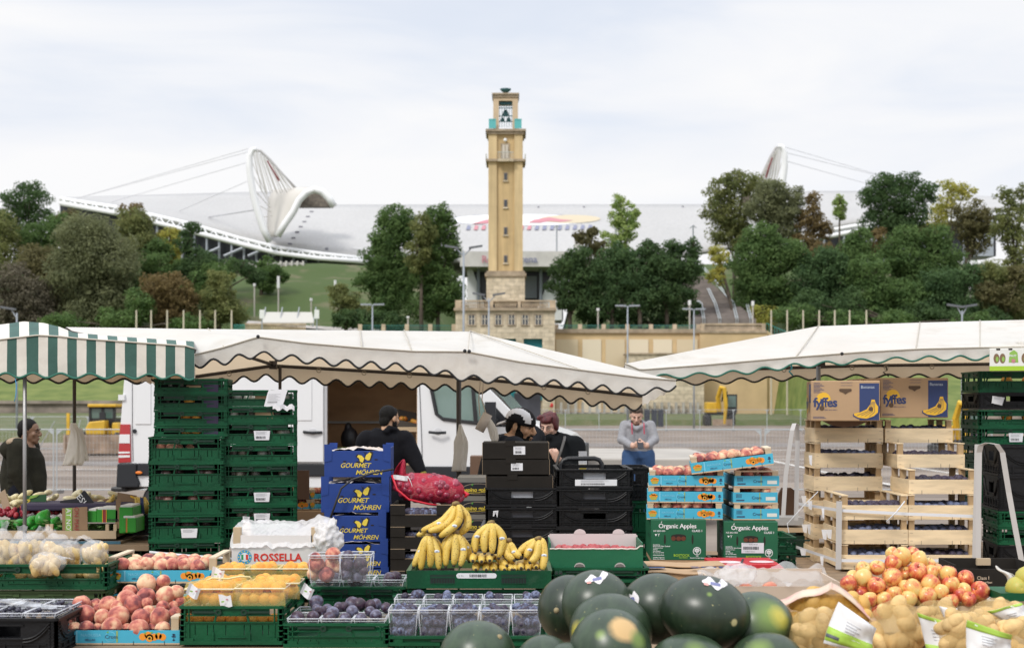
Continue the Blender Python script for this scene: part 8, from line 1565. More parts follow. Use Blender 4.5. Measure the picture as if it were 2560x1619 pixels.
#neighbour stall at the left
d_=8.7
t=thing('display_tray','long pale wooden display tray of the neighbouring stall','tray',P(140,1346,d_));a=S(150,d_)
mb=MB();mb.box(-.6,a,0,.012,0,S(20,d_));mb.box(-.6,a,.55,.56,0,S(20,d_));mb.box(a-.012,a,.012,.55,0,S(20,d_));mb.box(-.6,a,.012,.55,0,.01);part('panel',mb,wood,t)
mb=MB()
for x in(-S(28,d_),S(-18,d_),S(122,d_),a-.02):mb.box(x,x+.02,.014,.034,0,S(36,d_))
part('corner_post',mb,wood,t)
mb=MB();mb.box(-.55,a-.02,.02,.5,.012,.05);tag(part('greens',mb,M('soil_dark',(.03,.04,.02),.9),loc=t.location),'dark leafy bedding in the display tray of the neighbouring stall','greens',kind='stuff')
gbag=M('bag_green',(.03,.28,.03),.35,bump=.4,bs=18,trans=.1)
for i,(x,y,rx,ry)in enumerate(((8,1312,20,14),(52,1308,16,14),(78,1305,16,16),(108,1298,18,24),(92,1318,12,10),(136,1310,12,18),(148,1320,14,8))):
 mb=MB();mb.ell((0,0,0),S(rx,d_),.07,S(ry,d_),18,12);mb.ell((S(rx*.4,d_),.01,S(ry*.55,d_)),S(rx*.5,d_),.04,S(ry*.5,d_),12,8);mb.v=[tuple(V(v)*(1+.22*noise.noise(V(v)*16+V((i,0,0)))))for v in mb.v]
 tag(part('herb_bag',mb,gbag,loc=P(x,y,d_+.12),smooth=True),'bright green plastic herb bag on the neighbouring stall, %s'%['at the far left edge','left of the steel pole','right of the steel pole','tallest one','low one in front of the tallest','beside the brown card','smallest one before the brown card'][i],'bag','green herb bags')
def leafheap(lab,x0,x1,y0,y1,d,mt,n,s_,name='greens'):
 V_=[];F_=[];mb=MB();o=P((x0+x1)/2,y1,d)
 for k in range(n):
  c=P(random.uniform(x0,x1),random.uniform(y0,y1),d+random.uniform(0,.2))-o;R_=Matrix.Rotation(random.uniform(0,6),3,'Z')@Matrix.Rotation(random.uniform(-1,1),3,'X');mb.add([c+R_@V(v)for v in((-s_,0,0),(0,-s_*.4,0),(s_,0,s_*.3),(0,s_*.4,0))],[(0,1,2,3)])
 return tag(part(name,mb,mt,loc=o,fix=False),lab,name,kind='stuff')
leafheap('leafy herbs between the green bags of the neighbouring stall',0,160,1300,1326,d_+.05,M('herb_leaf',(.05,.12,.02),.7,col2=(.12,.22,.05),vs=20),500,.022)
leafheap('loose radish greens and white stems beside the brown card',222,285,1310,1326,d_+.05,M('herb_leaf'),220,.02);leafheap('clear crinkled film over the herbs',60,150,1285,1305,d_+.2,filmc,60,.04,'film')
mb=MB()
for k in range(110):mb.ell((random.uniform(-.22,.40),random.uniform(0,.12),random.uniform(0,.05)),.017,.017,.017,9,6)
tag(part('radishes',mb,M('radish_red',(.36,.02,.03),.45,col2=(.22,.01,.03),vs=20),loc=P(55,1290,d_+.3),smooth=True),'red radishes heaped behind the green bags','radishes',kind='stuff')
mb=MB()
for k in range(60):mb.ell((random.uniform(-.40,.48),random.uniform(0,.14),random.uniform(0,.06)+.03*math.sin(k)),.055,.02,.02,9,6,R=Matrix.Rotation(random.uniform(-.6,.6),3,'Y')@Matrix.Rotation(random.uniform(0,3),3,'Z'))
tag(part('peppers',mb,M('pepper_cream',(.68,.60,.33),.4,col2=(.72,.66,.46),vs=10),loc=P(100,1266,d_+.5),smooth=True),'pale cream peppers heaped on the neighbouring stall','peppers',kind='stuff')
def cardpiece(name,lab,poly,d,mat,prints=None,th=.006,cat='card',lean=0):
 o=P(poly[0][0],poly[0][1],d);pts=[P(x,y,d)-o for x,y in poly];t=thing(name,lab,cat,o);mb=MB();mb.prism(pts,(0,th,0));part('panel',mb,mat,t)
 if prints:mb=MB();prints(mb,o,d);part('printed_lettering',mb,[M('print_leafgreen'),M('print_red_dark',(.30,.03,.03),.6),wht,M('print_amber'),M('print_blue'),cyel,red],t,fix=False)
 return t
kraft2=M('card_kraft_dark',(.30,.19,.11),.8,var=.08,vs=5)
def p_brown(mb,o,d):
 pr=Print(mb,P(156,1325,d-.002)-o,(1,0,0),(0,0,1),.0012);u=S(1,d);pr.rect(8*u,24*u,0,56*u,0,1)
 p2=Print(mb,P(156+22,1324,d-.003)-o,(0,0,1),(-1,0,0),.0012)
 v,f=textmesh('EAT NOW',1);
 pr3=Print(mb,P(166,1270,d-.003)-o,(0,0,-1),(1,0,0),.0012);pr3.text('AT NOV',0,0,17*u,2,2);pr4=Print(mb,P(186,1266,d-.003)-o,(0,0,-1),(1,0,0),.0012);pr4.text('ON MARK',0,0,16*u,1,2)
cardpiece('card_sheet','brown cardboard panel lettered in green and red, leaning on the display tray',[(156,1325),(219,1325),(218,1266),(155,1270)],d_+.02,kraft2,p_brown)
def p_black(mb,o,d):R_=rad(-52);pr=Print(mb,P(190,1241,d-.004)-o,(math.cos(R_),0,math.sin(R_)),(-math.sin(R_),0,math.cos(R_)),.0012);pr.text('ESHO',0,0,S(21,d),2,1,bold=.01,space=1.05)
cardpiece('card_sheet','black cardboard flap lettered ESHO standing up on the neighbouring stall',[(182,1262),(240,1262),(214,1228),(210,1225),(188,1246),(150,1252),(151,1258),(155,1264)],d_+.35,cblk,p_black)
cardpiece('card_sheet','black lower cardboard piece beside the lettered flap',[(152,1266),(190,1264),(188,1246),(150,1251)],d_+.36,cblk)
def p_pot(mb,o,d):
 pr=Print(mb,P(70,1270,d-.004)-o,(0,0,-1),(1,0,0),.0012);pr2=Print(mb,P(66,1247,d-.004)-o,(0,0,-1),(1,0,0),.0012);pr2.text('POT',0,.0,S(13,d),5,1,bold=.03);pr3=Print(mb,P(66,1237,d-.004)-o,(1,0,0),(0,0,1),.0012)
 for k in range(9):pr3.stroke([(S(6+k*2.2,d),-S(10-k*.6,d)),(S(12+k*2.4,d),S(-1+.3*k,d))],.004,0,1)
cardpiece('card_sheet','dark green card with a leaf pattern and yellow lettering',[(66,1280),(80,1278),(84,1255),(115,1256),(116,1235),(66,1238)],d_+.45,M('card_darkgreen',(.02,.09,.03),.6),p_pot)
cardpiece('price_card','tan handwritten price card at the far left',[(8,1276),(28,1272),(12,1222),(-2,1232)],d_+.4,M('card_tan',(.42,.31,.21),.8),cat='card')
def p_ban(mb,o,d):pr=Print(mb,P(304,1272,d-.004)-o,(1,0,0),(0,0,1),.0012);u=S(1,d);pr.rect(0,28*u,0,18*u,4,1);pr.stroke([(4*u,4*u),(10*u,9*u),(16*u,13*u)],.02,3,2);pr.stroke([(22*u,33*u),(32*u,28*u),(40*u,28*u)],.012,3,2)
cardpiece('card_sheet','brown carton side with a dark blue square behind the small bananas',[(290,1272),(334,1276),(342,1238),(294,1230)],d_+.4,kraft2,p_ban)
cardpiece('card_sheet','narrow brown carton edge standing beside the green boxes',[(288,1320),(298,1320),(302,1246),(290,1246)],d_+.02,kraft2)
cardpiece('card_sheet','dark blue carton edge left of the green crate stack',[(352,1290),(361,1288),(358,1244),(350,1242)],d_+.2,M('print_blue'))
cardpiece('card_sheet','low brown carton behind the black lettered flap',[(232,1262),(290,1262),(280,1245),(232,1248)],d_+.5,kraft2)
gcard=M('card_bright_green',(.025,.30,.02),.5)
for i,(x0,x1,yt,yb,e)in enumerate(((219,242,1276,1305,.05),(242,295,1273,1305,.02),(298,332,1267,1332,.0),(306,340,1294,1330,-.03))):
 t=thing('green_box','bright green cardboard box on the neighbouring stall, %s'%['leftmost','with red and yellow stripes','tall one at the right end','lowest front one at the right end'][i],'box',P((x0+x1)/2,yb,d_+e),0,'bright green boxes');w=S(x1-x0,d_);h=S(yb-yt,d_);mb=MB();mb.box(-w/2,w/2,0,.2,0,h);mb.box(-w/2+.005,w/2-.005,.004,.196,h-.02,h+.012,1);part('body',mb,[gcard,M('card_white')],t,bevel=.003)
 mb=MB();pr=Print(mb,(-w/2,-.001,0),(1,0,0),(0,0,1),.0012)
 if i==1:pr.rect(w*.28,w*.45,0,h,1,1);pr.rect(w*.26,w*.29,0,h,2,2);pr.rect(w*.44,w*.47,0,h,2,2);pr.text('nicoise',w*.48,h*.12,.026,0,2,bold=.02)
 elif i==3:pr.rect(w*.25,w*.32,0,h,1,1);pr.rect(w*.32,w*.36,0,h,2,1)
 if mb.v:part('printed_lettering',mb,[ink,M('print_red_dark'),M('print_amber')],t,fix=False)
mb=MB()
for k in range(7):c=P(284,1236,d_+.45)-P(270,1262,d_+.45)+V((0,.012*(k%3),0));a_=1.9+k*.2;mb.tube([c,c+V((-.01,-.01,-.03)),c+V((-.05*math.sin(a_*.8)-.01,-.03,-.075)),c+V((-.09+k*.012,-.04,-.085-.008*k))],[.006,.012,.016,.006],8)
tag(part('banana_bunch',mb,banm,loc=P(270,1262,d_+.45),smooth=True),'small yellow bananas among the cartons of the neighbouring stall','bananas')
mb=MB()
for k in range(5):c=P(342+k*6,1284,d_+.35)-P(350,1284,d_+.35);mb.tube([c,c+V((.01,-.02,.06)),c+V((-.005,-.02,.11))],[.012,.018,.005],8)
tag(part('banana_bunch',mb,banm,loc=P(350,1284,d_+.35),smooth=True),'yellow bananas half hidden by the left green crate stack','bananas')
mb=MB();mb.box(-.30,.40,0,.3,0,.045);tag(part('paper',mb,M('paper_purple'),loc=P(170,1276,d_+.28),bevel=.01),'dark purple tissue paper among the cartons','paper')
mb=MB();a,b=P(-60,1352,d_-.02),P(345,1352,d_-.02);mb.box(a.x,b.x-.1,d_-.04,d_+.9,a.z-.02,a.z);mb.box(a.x,b.x-.1,d_-.045,d_-.04,a.z-.022,a.z+.003,1);tag(part('table_board',mb,[ctop,M('paint_blue_worn',(.05,.14,.20),.7,var=.3,vs=10)]),'worn table board with blue painted edge on the neighbouring stall','board')
for i in range(3):
 crate('dark crate under the neighbouring stall table, %s'%['left','middle','right'][i],120+i*88,204+i*88,1452,8.9,92,kind='black' if i<2 else 'green',dep=.5,group='dark crates under the neighbouring table')
 crate('lower dark crate under the neighbouring stall table, %s'%['left','middle','right'][i],120+i*88,204+i*88,1548,8.9,92,kind='black' if i<2 else 'green',dep=.5,group='dark crates under the neighbouring table')
crate('black crate beside the bright green boxes of the neighbouring stall',340,372,1336,8.9,52,kind='black',dep=.4,w=.14)
#flat boxes behind the melons
t=thing('banana_box','flat brown banana box lying behind the watermelons','box',P(1722,1475,6.5),rad(2));w=S(222,6.5);mb=MB();mb.box(-w/2,w/2,0,.36,0,S(42,6.5));part('body',mb,card,t,bevel=.004);h=S(42,6.5)
mb=MB();mb.grid([[(lerp(-w/2-.01,w/2-.04,i/8),y,h+.004+.006*math.sin(i))for i in range(9)]for y in(-.012,.17)]);mb.grid([[(lerp(-w/2-.01,w/2,i/8),y,h+.012+.004*math.sin(i))for i in range(9)]for y in(.18,.37)]);part('flap',mb,card,t,solid=.004)
mb=MB();pr=Print(mb,(0,.05,h+.019),(1,0,0),(0,1,0),.001);pr.rect(-.19,-.10,0,.06,0,1);pr.text('SOFFIE',.02,.0,.10,0,1,bold=.02);p2=Print(mb,(w/2-.05,-.001,.0),(1,0,0),(0,0,1),.001);p2.rect(0,.045,h-.03,h-.008,0,1);part('printed_lettering',mb,[M('print_blue')],t,fix=False)
t=thing('red_box','flat red cardboard box with white ovals in front of the apple boxes','box',P(1866,1436,6.75),rad(0));w=S(168,6.75);mb=MB();mb.prism([(-w/2,0,0),(w/2+.05,0,0),(w/2,0,.05),(-w/2,0,.05)],(0,.3,0));part('body',mb,M('card_red',(.50,.02,.03),.5),t,bevel=.003)
mb=MB();pr=Print(mb,(0,.02,.051),(1,0,0),(0,1,0),.001);pr.disc(-.07,.07,.06,0,1,.05);pr.disc(.09,.08,.06,0,1,.05);pr.stroke([(-.02,.0),(.02,.2)],.01,1,2);p2=Print(mb,(-w/2,-.001,0),(1,0,0),(0,0,1),.001);p2.disc(.04,.025,.03,0,1,.018);p2.stroke([(.0,.04),(.1,.01)],.004,0,1);part('printed_lettering',mb,[M('print_pinkwhite',(.75,.55,.55),.6),ink],t,fix=False)
t=thing('lined_box','brown carton lined with crumpled clear film, two pink apples inside','box',P(1945,1545,5.55));d_=5.55;w=S(320,d_);h=S(98,d_);mb=MB();mb.box(-w/2,w/2,0,.008,0,h*.82);mb.box(-w/2,w/2,.36,.368,0,h);mb.box(-w/2,-w/2+.008,.008,.36,0,h*.9);mb.box(w/2-.008,w/2,.008,.36,0,h*.9);mb.box(-w/2,w/2,.008,.36,0,.008);part('body',mb,M('card_inside',(.52,.42,.33),.8),t)
fl=M('film_liner',(.80,.79,.78),.12,trans=.70,bump=.7,bs=16,spec=.7);mb=MB();rows=[]
for j in range(14):
 v=j/13;rows.append([(lerp(-w/2-.02,w/2+.02,i/44),lerp(-.02,.40,v),h*(.78+.26*abs(math.cos(math.pi*v))**.7*(1 if v>.5 else .75))-.05*math.sin(math.pi*v)+.035*noise.noise(V((i*.22,j*.5,5)))+.012*noise.noise(V((i*.9,j*1.1,8))))for i in range(45)])
mb.grid(rows);part('liner_film',mb,fl,t,smooth=True,fix=False,subs=1)
for x,y in((1866,1480),(1924,1474)):fruit('apple','apple',pinkm,P(x,y,5.60),.035,'pinkish apple in the film-lined carton','pink apples in the lined carton',stem=True)
mb=MB();mb.ell((0,0,0),.055,.05,.05);mb.ell((.06,.02,.015),.06,.05,.04);bm_=remesh(mb,fl,.008,2)
for v in bm_.vertices:v.co+=v.co.normalized()*.014*noise.noise(v.co*40)
tag(part('film_knot',bm_,None,loc=P(1820,1445,5.6)),'bunched white film at the left corner of the lined carton','film')
#heap of apples
t=thing('apple_crate','low wooden crate carrying the apple heap','crate',P(2290,1560,5.45));mb=MB();mb.box(-.33,.33,0,.42,-.03,.04);mb.box(-.33,.33,0,.01,.04,.07);part('body',mb,wood,t)
AP=[(935,190,65),(1050,225,110),(1170,190,50),(1240,260,100),(945,300,100),(1220,395,115),(770,350,90),(610,360,88),(620,465,100),(455,525,100),(500,455,60),(760,555,108),(940,465,108),(1090,420,60),(1160,590,112),(1085,560,80),(1370,400,80),(1430,390,55),(1560,420,95),(1360,530,110),(1590,540,100),(1480,620,92),(1760,470,95),(1700,650,85),(1740,600,88),(1920,610,110),(690,700,85),(850,710,95),(960,640,90),(1120,700,95),(1330,670,100),(1010,725,55),(600,600,65),(590,650,60),(1600,720,80),(1475,735,65),(1790,700,90),(1900,690,65),(755,810,65),(790,850,50),(1345,320,50),(1650,520,60),(870,580,60),(1450,480,60),(1040,640,70),(1250,720,60)]
for x,y,r in AP:
 dd=5.42+(800-y)/620*.20+(0 if r>70 else .05);fruit('apple','apple',applem,P(x/4.459+2020,y/4.459+1340,dd),max(.029,min(.040,S(r/4.459,dd))),'red and yellow apple in the heap between the wooden crates and potato nets','apples in the heap',rot=(random.uniform(-1.2,.6),random.uniform(-.7,.7),random.uniform(0,6.3)),stem=True)
for k in range(60):
 u=random.random();x=lerp(480,1900,u);ytop=interp(x,[(480,560),(1050,300),(1300,380),(1900,640)]);y=lerp(ytop,780,random.random());fruit('apple','apple',applem,P(x/4.459+2020,y/4.459+1340,5.56+(800-y)/620*.16),.035,'red and yellow apple in the heap between the wooden crates and potato nets','apples in the heap')
t=thing('grape_box','black cardboard box lettered Class I at the right edge','box',P(2490,1478,6.1),rad(-3));w=S(200,6.1);h=S(66,6.1);mb=MB();mb.box(-w/2,w/2,0,.006,0,h*.86);mb.box(-w/2,w/2,.29,.296,0,h);mb.box(-w/2,-w/2+.006,.006,.29,0,h);mb.box(w/2-.006,w/2,.006,.29,0,h);mb.box(-w/2+.006,w/2-.006,.006,.29,.0,.05);part('body',mb,[cdk],t,bevel=.002)
mb=MB();pr=Print(mb,(-w/2,-.001,0),(1,0,0),(0,0,1),.001);pr.text('Class I',.090,h*.46,.020,0,1,bold=.01);pr.text('Product of Egypt',.090,h*.33,.0095,0,1,bold=.02);part('printed_lettering',mb,[M('print_sand',(.55,.44,.32),.6)],t,fix=False)
mb=MB();mb.box(-.03,.03,0,.02,0,.03);tag(part('wood_block',mb,wood,loc=P(2460,1412,6.35)),'small pale wooden block behind the black lettered box','block')
mb=MB();L_=[(2490,1412),(2498,1424),(2520,1428),(2536,1444),(2532,1462),(2500,1484),(2470,1494),(2480,1500)];o_=P(2490,1412,5.75)
mb.grid([[P(x+e,y+abs(e)*.3,5.75-.05*k/7+.02*math.sin(e*.3))-o_ for e in np.linspace(-2-k*4,2+k*4,9)]for k,(x,y)in enumerate(L_)]);tag(part('plastic_bag',mb,bagw,loc=o_,smooth=True,solid=.003,subs=1),'torn white plastic bag hanging before the black lettered box','bag')
for k,(x,y)in enumerate(((2545,1470),(2570,1445))):fruit('mango','ball',M('mango_yellow',(.50,.38,.06),.45,col2=(.40,.42,.08),vs=9),P(x,y,5.4),.05,'greenish yellow mango at the right edge','yellow mangoes')
mb=MB();mb.box(-.08,.15,0,.2,-.03,0);tag(part('tray',mb,cg,loc=P(2555,1482,5.35)),'green tray edge under the yellow mangoes','tray')
#watermelons
def melonmat(name,patches,light=0):
 m=bpy.data.materials.new(name);m.use_nodes=True;n=m.node_tree;L=n.links.new;p=n.nodes['Principled BSDF'];p.inputs['Roughness'].default_value=.34;p.inputs['Specular IOR Level'].default_value=.6;p.inputs['Coat Weight'].default_value=0;p.inputs['Coat Roughness'].default_value=.25
 tcn=n.nodes.new('ShaderNodeTexCoord');t=n.nodes.new('ShaderNodeTexNoise');t.inputs['Scale'].default_value=9;t.inputs['Detail'].default_value=6;t.inputs['Roughness'].default_value=.6;L(tcn.outputs['Object'],t.inputs[0])
 r=n.nodes.new('ShaderNodeValToRGB');k=1+light;r.color_ramp.elements[0].position=.30;r.color_ramp.elements[0].color=(.009*k,.020*k,.010*k,1);r.color_ramp.elements[1].position=.72;r.color_ramp.elements[1].color=(.036*k,.060*k,.030*k,1);
 mp_=n.nodes.new('ShaderNodeMapping');mp_.inputs['Scale'].default_value=(26,26,5);mp_.inputs['Rotation'].default_value=(0,.5,0);L(tcn.outputs['Object'],mp_.inputs[0]);ts=n.nodes.new('ShaderNodeTexNoise');ts.inputs['Scale'].default_value=1;ts.inputs['Detail'].default_value=3;ts.inputs['Distortion'].default_value=.8;L(mp_.outputs[0],ts.inputs[0])
 av=n.nodes.new('ShaderNodeMath');av.operation='MULTIPLY_ADD';av.inputs[1].default_value=.6;L(ts.outputs[0],av.inputs[0]);a2=n.nodes.new('ShaderNodeMath');a2.operation='MULTIPLY';a2.inputs[1].default_value=.42;L(t.outputs[0],a2.inputs[0]);L(a2.outputs[0],av.inputs[2]);L(av.outputs[0],r.inputs[0]);src=r.outputs[0]
 sp_=n.nodes.new('ShaderNodeTexNoise');sp_.inputs['Scale'].default_value=75;L(tcn.outputs['Object'],sp_.inputs[0]);mr=n.nodes.new('ShaderNodeMapRange');mr.inputs[1].default_value=.70;mr.inputs[2].default_value=.78;L(sp_.outputs[0],mr.inputs[0]);mx=n.nodes.new('ShaderNodeMix');mx.data_type='RGBA';L(mr.outputs[0],mx.inputs[0]);L(src,mx.inputs[6]);mx.inputs[7].default_value=(.30,.28,.12,1);src=mx.outputs[2]
 for(c,rad_,col,soft)in patches:
  vm=n.nodes.new('ShaderNodeVectorMath');vm.operation='SUBTRACT';vm.inputs[1].default_value=c;L(tcn.outputs['Object'],vm.inputs[0]);ln=n.nodes.new('ShaderNodeVectorMath');ln.operation='LENGTH';L(vm.outputs[0],ln.inputs[0])
  nn=n.nodes.new('ShaderNodeMath');nn.operation='MULTIPLY_ADD';nn.inputs[1].default_value=rad_*.9;L(t.outputs[0],nn.inputs[0]);L(ln.outputs['Value'],nn.inputs[2]);m2=n.nodes.new('ShaderNodeMapRange');m2.inputs[1].default_value=rad_*(1.45+soft);m2.inputs[2].default_value=rad_*(1.45-soft);L(nn.outputs[0],m2.inputs[0])
  mx=n.nodes.new('ShaderNodeMix');mx.data_type='RGBA';L(m2.outputs[0],mx.inputs[0]);L(src,mx.inputs[6]);mx.inputs[7].default_value=(*col,1);src=mx.outputs[2]
 L(src,p.inputs['Base Color']);return m
YG=(.48,.42,.06);OR=(.58,.38,.16);LG=(.16,.24,.05)
def melon(lab,cx,cy,rx,ry,d,rot=0,patches=(),light=0,scar=None,stick=None):
 c=P(cx,cy,d);RX,RZ=S(rx,d),S(ry,d);RY=(RX+RZ)/2*1.05;t=thing('watermelon',lab,'watermelon',c,0,'watermelons on the front table')
 ps=[((a*RX,-math.sqrt(max(0,1-a*a-b*b))*RY,b*RZ),r_*RX,col,sf)for a,b,r_,col,sf in patches];mb=MB();R_=Matrix.Rotation(rad(rot),3,'Y');mb.ell((0,0,0),RX,RY,RZ,40,26,R=R_)
 mb.v=[tuple(V(v)*(1+.012*noise.noise(V(v)*9+V((cx,0,0)))))for v in mb.v];part('body',mb,melonmat('melon_%d'%int(cx),ps,light),t,smooth=True)
 surf=lambda a,b,e=1.004:R_@V((a*RX*e,-math.sqrt(max(0,1-a*a-b*b))*RY*e,b*RZ*e))
 if scar:a,b=scar;p=surf(a,b);mb=MB();mb.ell(p*.975,.010,.010,.010,10,7);mb.ell(p*.99,.005,.005,.005,8,6,1);part('blossom_scar',mb,[M('scar_tan',(.30,.24,.13),.8),M('scar_brown',(.12,.06,.03),.8)],t,smooth=True)
 if stick:
  a,b,sw,sh=stick;mb=MB();rows=[]
  for j in range(6):
   rows.append([surf(a+sw*(i/8-.5)*(1-.4*abs(j-2.5)/2.5),b+sh*(j/5-.5)+.05*math.sin(i),1.010)for i in range(9)])
  mb.grid(rows);rows=[[surf(a+sw*.35*(i/8-.5),b+sh*.4*(j/3-.5),1.018)for i in range(9)]for j in range(4)];mb.grid(rows,1);rows=[[surf(a-sw*.4+sw*.15*i/4,b-sh*.45+sh*.35*(j/3),1.018)for i in range(5)]for j in range(4)];mb.grid(rows,2);part('sticker',mb,[M('melon_sticker',(.74,.70,.71),.4),M('melon_sticker_blue',(.16,.17,.34),.4),M('melon_sticker_pink',(.70,.32,.28),.4)],t,smooth=True,fix=False)
 return t
melon('watermelon at the bottom left, dull green with a small brown scar',1195,1642,96,92,4.55,8,[(.55,.2,.10,LG,.5)],.5,(.48,.72))
melon('low watermelon between the bottom left and the front one',1362,1670,78,84,4.45,0,(),.35);melon('lowest watermelon in front of the pile',1420,1690,80,85,4.4,0,(),.4)
melon('dark watermelon at the left of the pile with a round blossom scar',1420,1520,76,84,4.78,8,(),-.25,(-.42,.02));melon('upper watermelon with a pink and white sticker near its top',1488,1512,92,88,4.72,-10,[(.3,-.1,.08,LG,.6)],.1,None,(.15,.80,.7,.16))
melon('watermelon with yellow streaks on its left side, behind the front one',1527,1578,104,96,4.55,10,[(-.86,.05,.22,YG,.5),(-.70,.35,.10,LG,.6)],.2)
melon('front watermelon with a large orange patch on top',1526,1632,104,112,4.42,4,[(.28,.66,.34,OR,.25),(-.3,.55,.1,LG,.7),(.62,.40,.22,LG,.5)],.35)
melon('rear dark watermelon with a cloud shaped sticker on its left',1642,1520,92,88,4.75,-14,[(.72,.45,.16,LG,.6)],0,None,(-.62,.50,.40,.34))
melon('largest dark watermelon with a white sticker on top and a pale scar',1762,1530,114,92,4.55,12,[(.52,-.12,.075,(.50,.44,.22),.25),(.0,.62,.05,LG,.5)],-.2,None,(.02,.86,.62,.16))
melon('lighter watermelon at the right with a broad yellow-green patch',1888,1566,96,88,4.62,-6,[(.30,.45,.42,LG,.5),(.50,.42,.26,YG,.5)],.6)
melon('watermelon at the bottom behind the potato bags, pale green top',1722,1652,98,68,4.40,0,[(.1,.6,.2,LG,.9)],.45);melon('watermelon at the bottom right with a yellow-green tip',1918,1650,92,70,4.40,0,[(-.35,.55,.30,LG,.6),(-.2,.3,.14,YG,.6)],.25)
#potatoes in net bags at the lower right
netp=M('net_potato',(.66,.47,.19),.7,trans=.50);neto=M('net_orange',(.66,.38,.06),.6,trans=.25)
def netting(m,sc_):
 n=m.node_tree;L=n.links.new;tcn=n.nodes.new('ShaderNodeTexCoord');fs=[]
 for rz in(.7,-.7):
  mp_=n.nodes.new('ShaderNodeMapping');mp_.inputs['Rotation'].default_value=(0,rz,0);L(tcn.outputs['Object'],mp_.inputs[0]);wv=n.nodes.new('ShaderNodeTexWave');wv.inputs['Scale'].default_value=sc_;wv.inputs['Distortion'].default_value=1.5;L(mp_.outputs[0],wv.inputs[0]);fs.append(wv.outputs['Fac'])
 mm=n.nodes.new('ShaderNodeMath');mm.operation='MAXIMUM';L(fs[0],mm.inputs[0]);L(fs[1],mm.inputs[1]);r=n.nodes.new('ShaderNodeMapRange');r.inputs[1].default_value=.62;r.inputs[2].default_value=.85;r.inputs[3].default_value=.06;r.inputs[4].default_value=.55;L(mm.outputs[0],r.inputs[0])
 mx=[x for x in n.nodes if x.type=='MIX_SHADER'][0];L(r.outputs[0],mx.inputs[0])
netting(netp,190);netting(neto,190)
def potbag(lab,cx,cy,rx,ry,d,n,net,labels=(),mat=potm):
 c=P(cx,cy,d);t=thing('potato_bag',lab,'bag',c,0,'net bags at the lower right');RX,RZ=S(rx,d),S(ry,d);mb=MB()
 for k in range(n):
  a=random.uniform(0,6.28);u=random.uniform(.15,.86)**.6;mb.ell((math.cos(a)*RX*u,random.uniform(-.055,.01),math.sin(a)*RZ*u),random.uniform(.027,.036),.025,random.uniform(.021,.026),12,8,R=Matrix.Rotation(random.uniform(0,3),3,'Y'))
 part('potatoes',mb,mat,t,smooth=True)['kind']='stuff'
 mb=MB();mb.ell((0,0,0),RX,.098,RZ,30,20);mb.v=[tuple(V(v)*(1+.10*noise.noise(V(v)*22+V((cx,0,0)))))for v in mb.v];part('net',mb,net,t,smooth=True)
 for poly,bands in labels:
  y0=-.140;o=c;q4=[P(x,y,d)-o+V((0,y0,0))for x,y in poly];mb=MB();N_=8
  bil=lambda u,v:q4[0].lerp(q4[1],u).lerp(q4[3].lerp(q4[2],u),v)+V((0,.018*((u-.5)**2*4)+.007*math.sin(u*7+v*5+cx)+.012*noise.noise(V((u*3.5,v*3.5,cx))),0))
  mb.grid([[bil(i/N_,j/N_)for i in range(N_+1)]for j in range(N_+1)],0)
  for(v0,v1,mi)in bands:mb.grid([[bil(i/N_,lerp(v0,v1,j/3))+V((0,-.0015*(1+(mi>1)),0))for i in range((N_+1)if mi<2 else 3)]for j in range(4)],mi)
  for e_ in range(4):v0=.30+e_*.075;mb.grid([[bil(lerp(.30,.62-.08*(e_%2),i/5),v0+j*.022)+V((0,-.0022,0))for i in range(6)]for j in range(2)],3)
  part('paper_label',mb,[M('label_white',(.80,.80,.80),.5),M('label_lime',(.36,.55,.07),.5),M('label_grey',(.10,.11,.12),.5),M('label_print',(.50,.51,.54),.6)],t,smooth=True,solid=.001,fix=False)
 return t
potbag('orange net sack with a pink torn strip across its top, right of the melons',2060,1540,122,72,4.8,36,neto,(),M('potato_orange',(.60,.36,.10),.7,var=.12,vs=10))
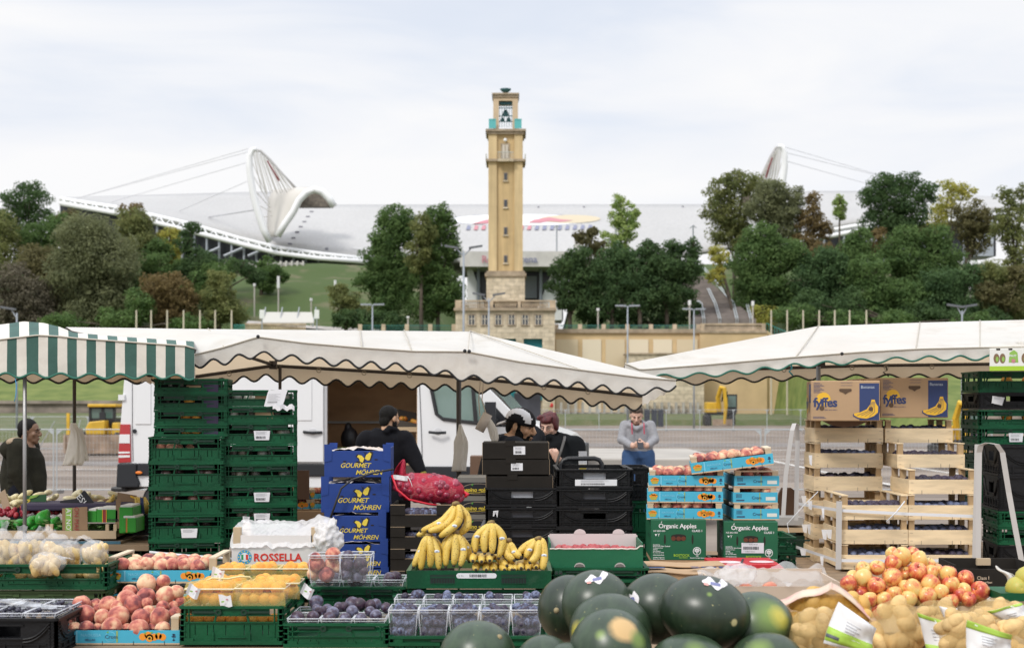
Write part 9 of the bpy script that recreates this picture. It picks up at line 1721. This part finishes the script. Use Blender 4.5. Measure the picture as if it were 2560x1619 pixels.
mb=MB();o_=P(1940,1490,4.75);mb.grid([[P(lerp(1935,2080,i/10),lerp(1500,1455,i/10)+j*9+4*math.sin(i),4.76-.02*j)-o_ for i in range(11)]for j in range(3)]);mb.grid([[P(lerp(2075,2200,i/10),lerp(1455,1560,(i/10)**1.4)+j*8,4.76-.02*j)-o_ for i in range(11)]for j in range(3)]);tag(part('paper_strip',mb,M('strip_pink',(.66,.34,.31),.5,col2=(.70,.58,.44),vs=14),loc=o_,smooth=True,solid=.002,fix=False),'pink and cream paper strip along the top of the orange net sack','strip')
LB=lambda*q_:[(x/4.459+2020,y/4.459+1340)for x,y in q_]
potbag('potato net with a white label and lime band beside the watermelons',2035,1592,66,72,4.55,26,netp,((LB((240,665),(655,960),(585,1250),(70,1110)),((.60,.92,1),(.76,.84,2))),))
potbag('potato net in the middle with its mesh gathered at the top',2240,1572,66,72,4.6,30,netp,((LB((1095,785),(1400,880),(1580,1300),(1230,1300)),((.0,.09,1),(.66,1,1))),))
potbag('potato net behind with a short white label, beside the apples',2345,1535,50,36,4.8,14,netp,((LB((1345,720),(1545,745),(1545,905),(1400,885)),((.86,1,1),)),))
potbag('potato net with a large square white label and lime stripe on top',2412,1592,78,66,4.5,28,netp,((LB((1628,860),(1890,870),(2150,1040),(2110,1290),(1628,1290))[:1]+LB((2130,1030),(2100,1290),(1632,1290)),((.0,.2,1),)),))
potbag('potato net at the right edge under a slanted creased white label',2492,1540,66,44,4.75,22,netp,((LB((1850,770),(2220,675),(2370,870),(2240,1000)),((.0,.10,1),(.45,.5,2))),))
potbag('potato net in the lower right corner with a small label',2545,1604,50,60,4.5,20,netp,((LB((2330,900),(2440,860),(2440,1010),(2400,1000)),((.0,.25,1),)),))
mb=MB();o_=P(2205,1505,4.58);mb.grid([[P(lerp(2203+j*2,2240+j*14,i/6),lerp(1503,1512,i/6)+j*14,4.56)-o_+V((0,.01*math.sin(i*2),0))for i in range(7)]for j in range(4)]);tag(part('net_top',mb,netp,loc=o_,smooth=True,fix=False),'gathered net top of the middle potato net','net')
mb=MB();mb.box(-.35,.35,0,.02,0,.5);tag(part('card_sheet',mb,M('card_kraft'),loc=(-1.1,5.24,.16)),'brown cardboard front hanging under the peach table','card')
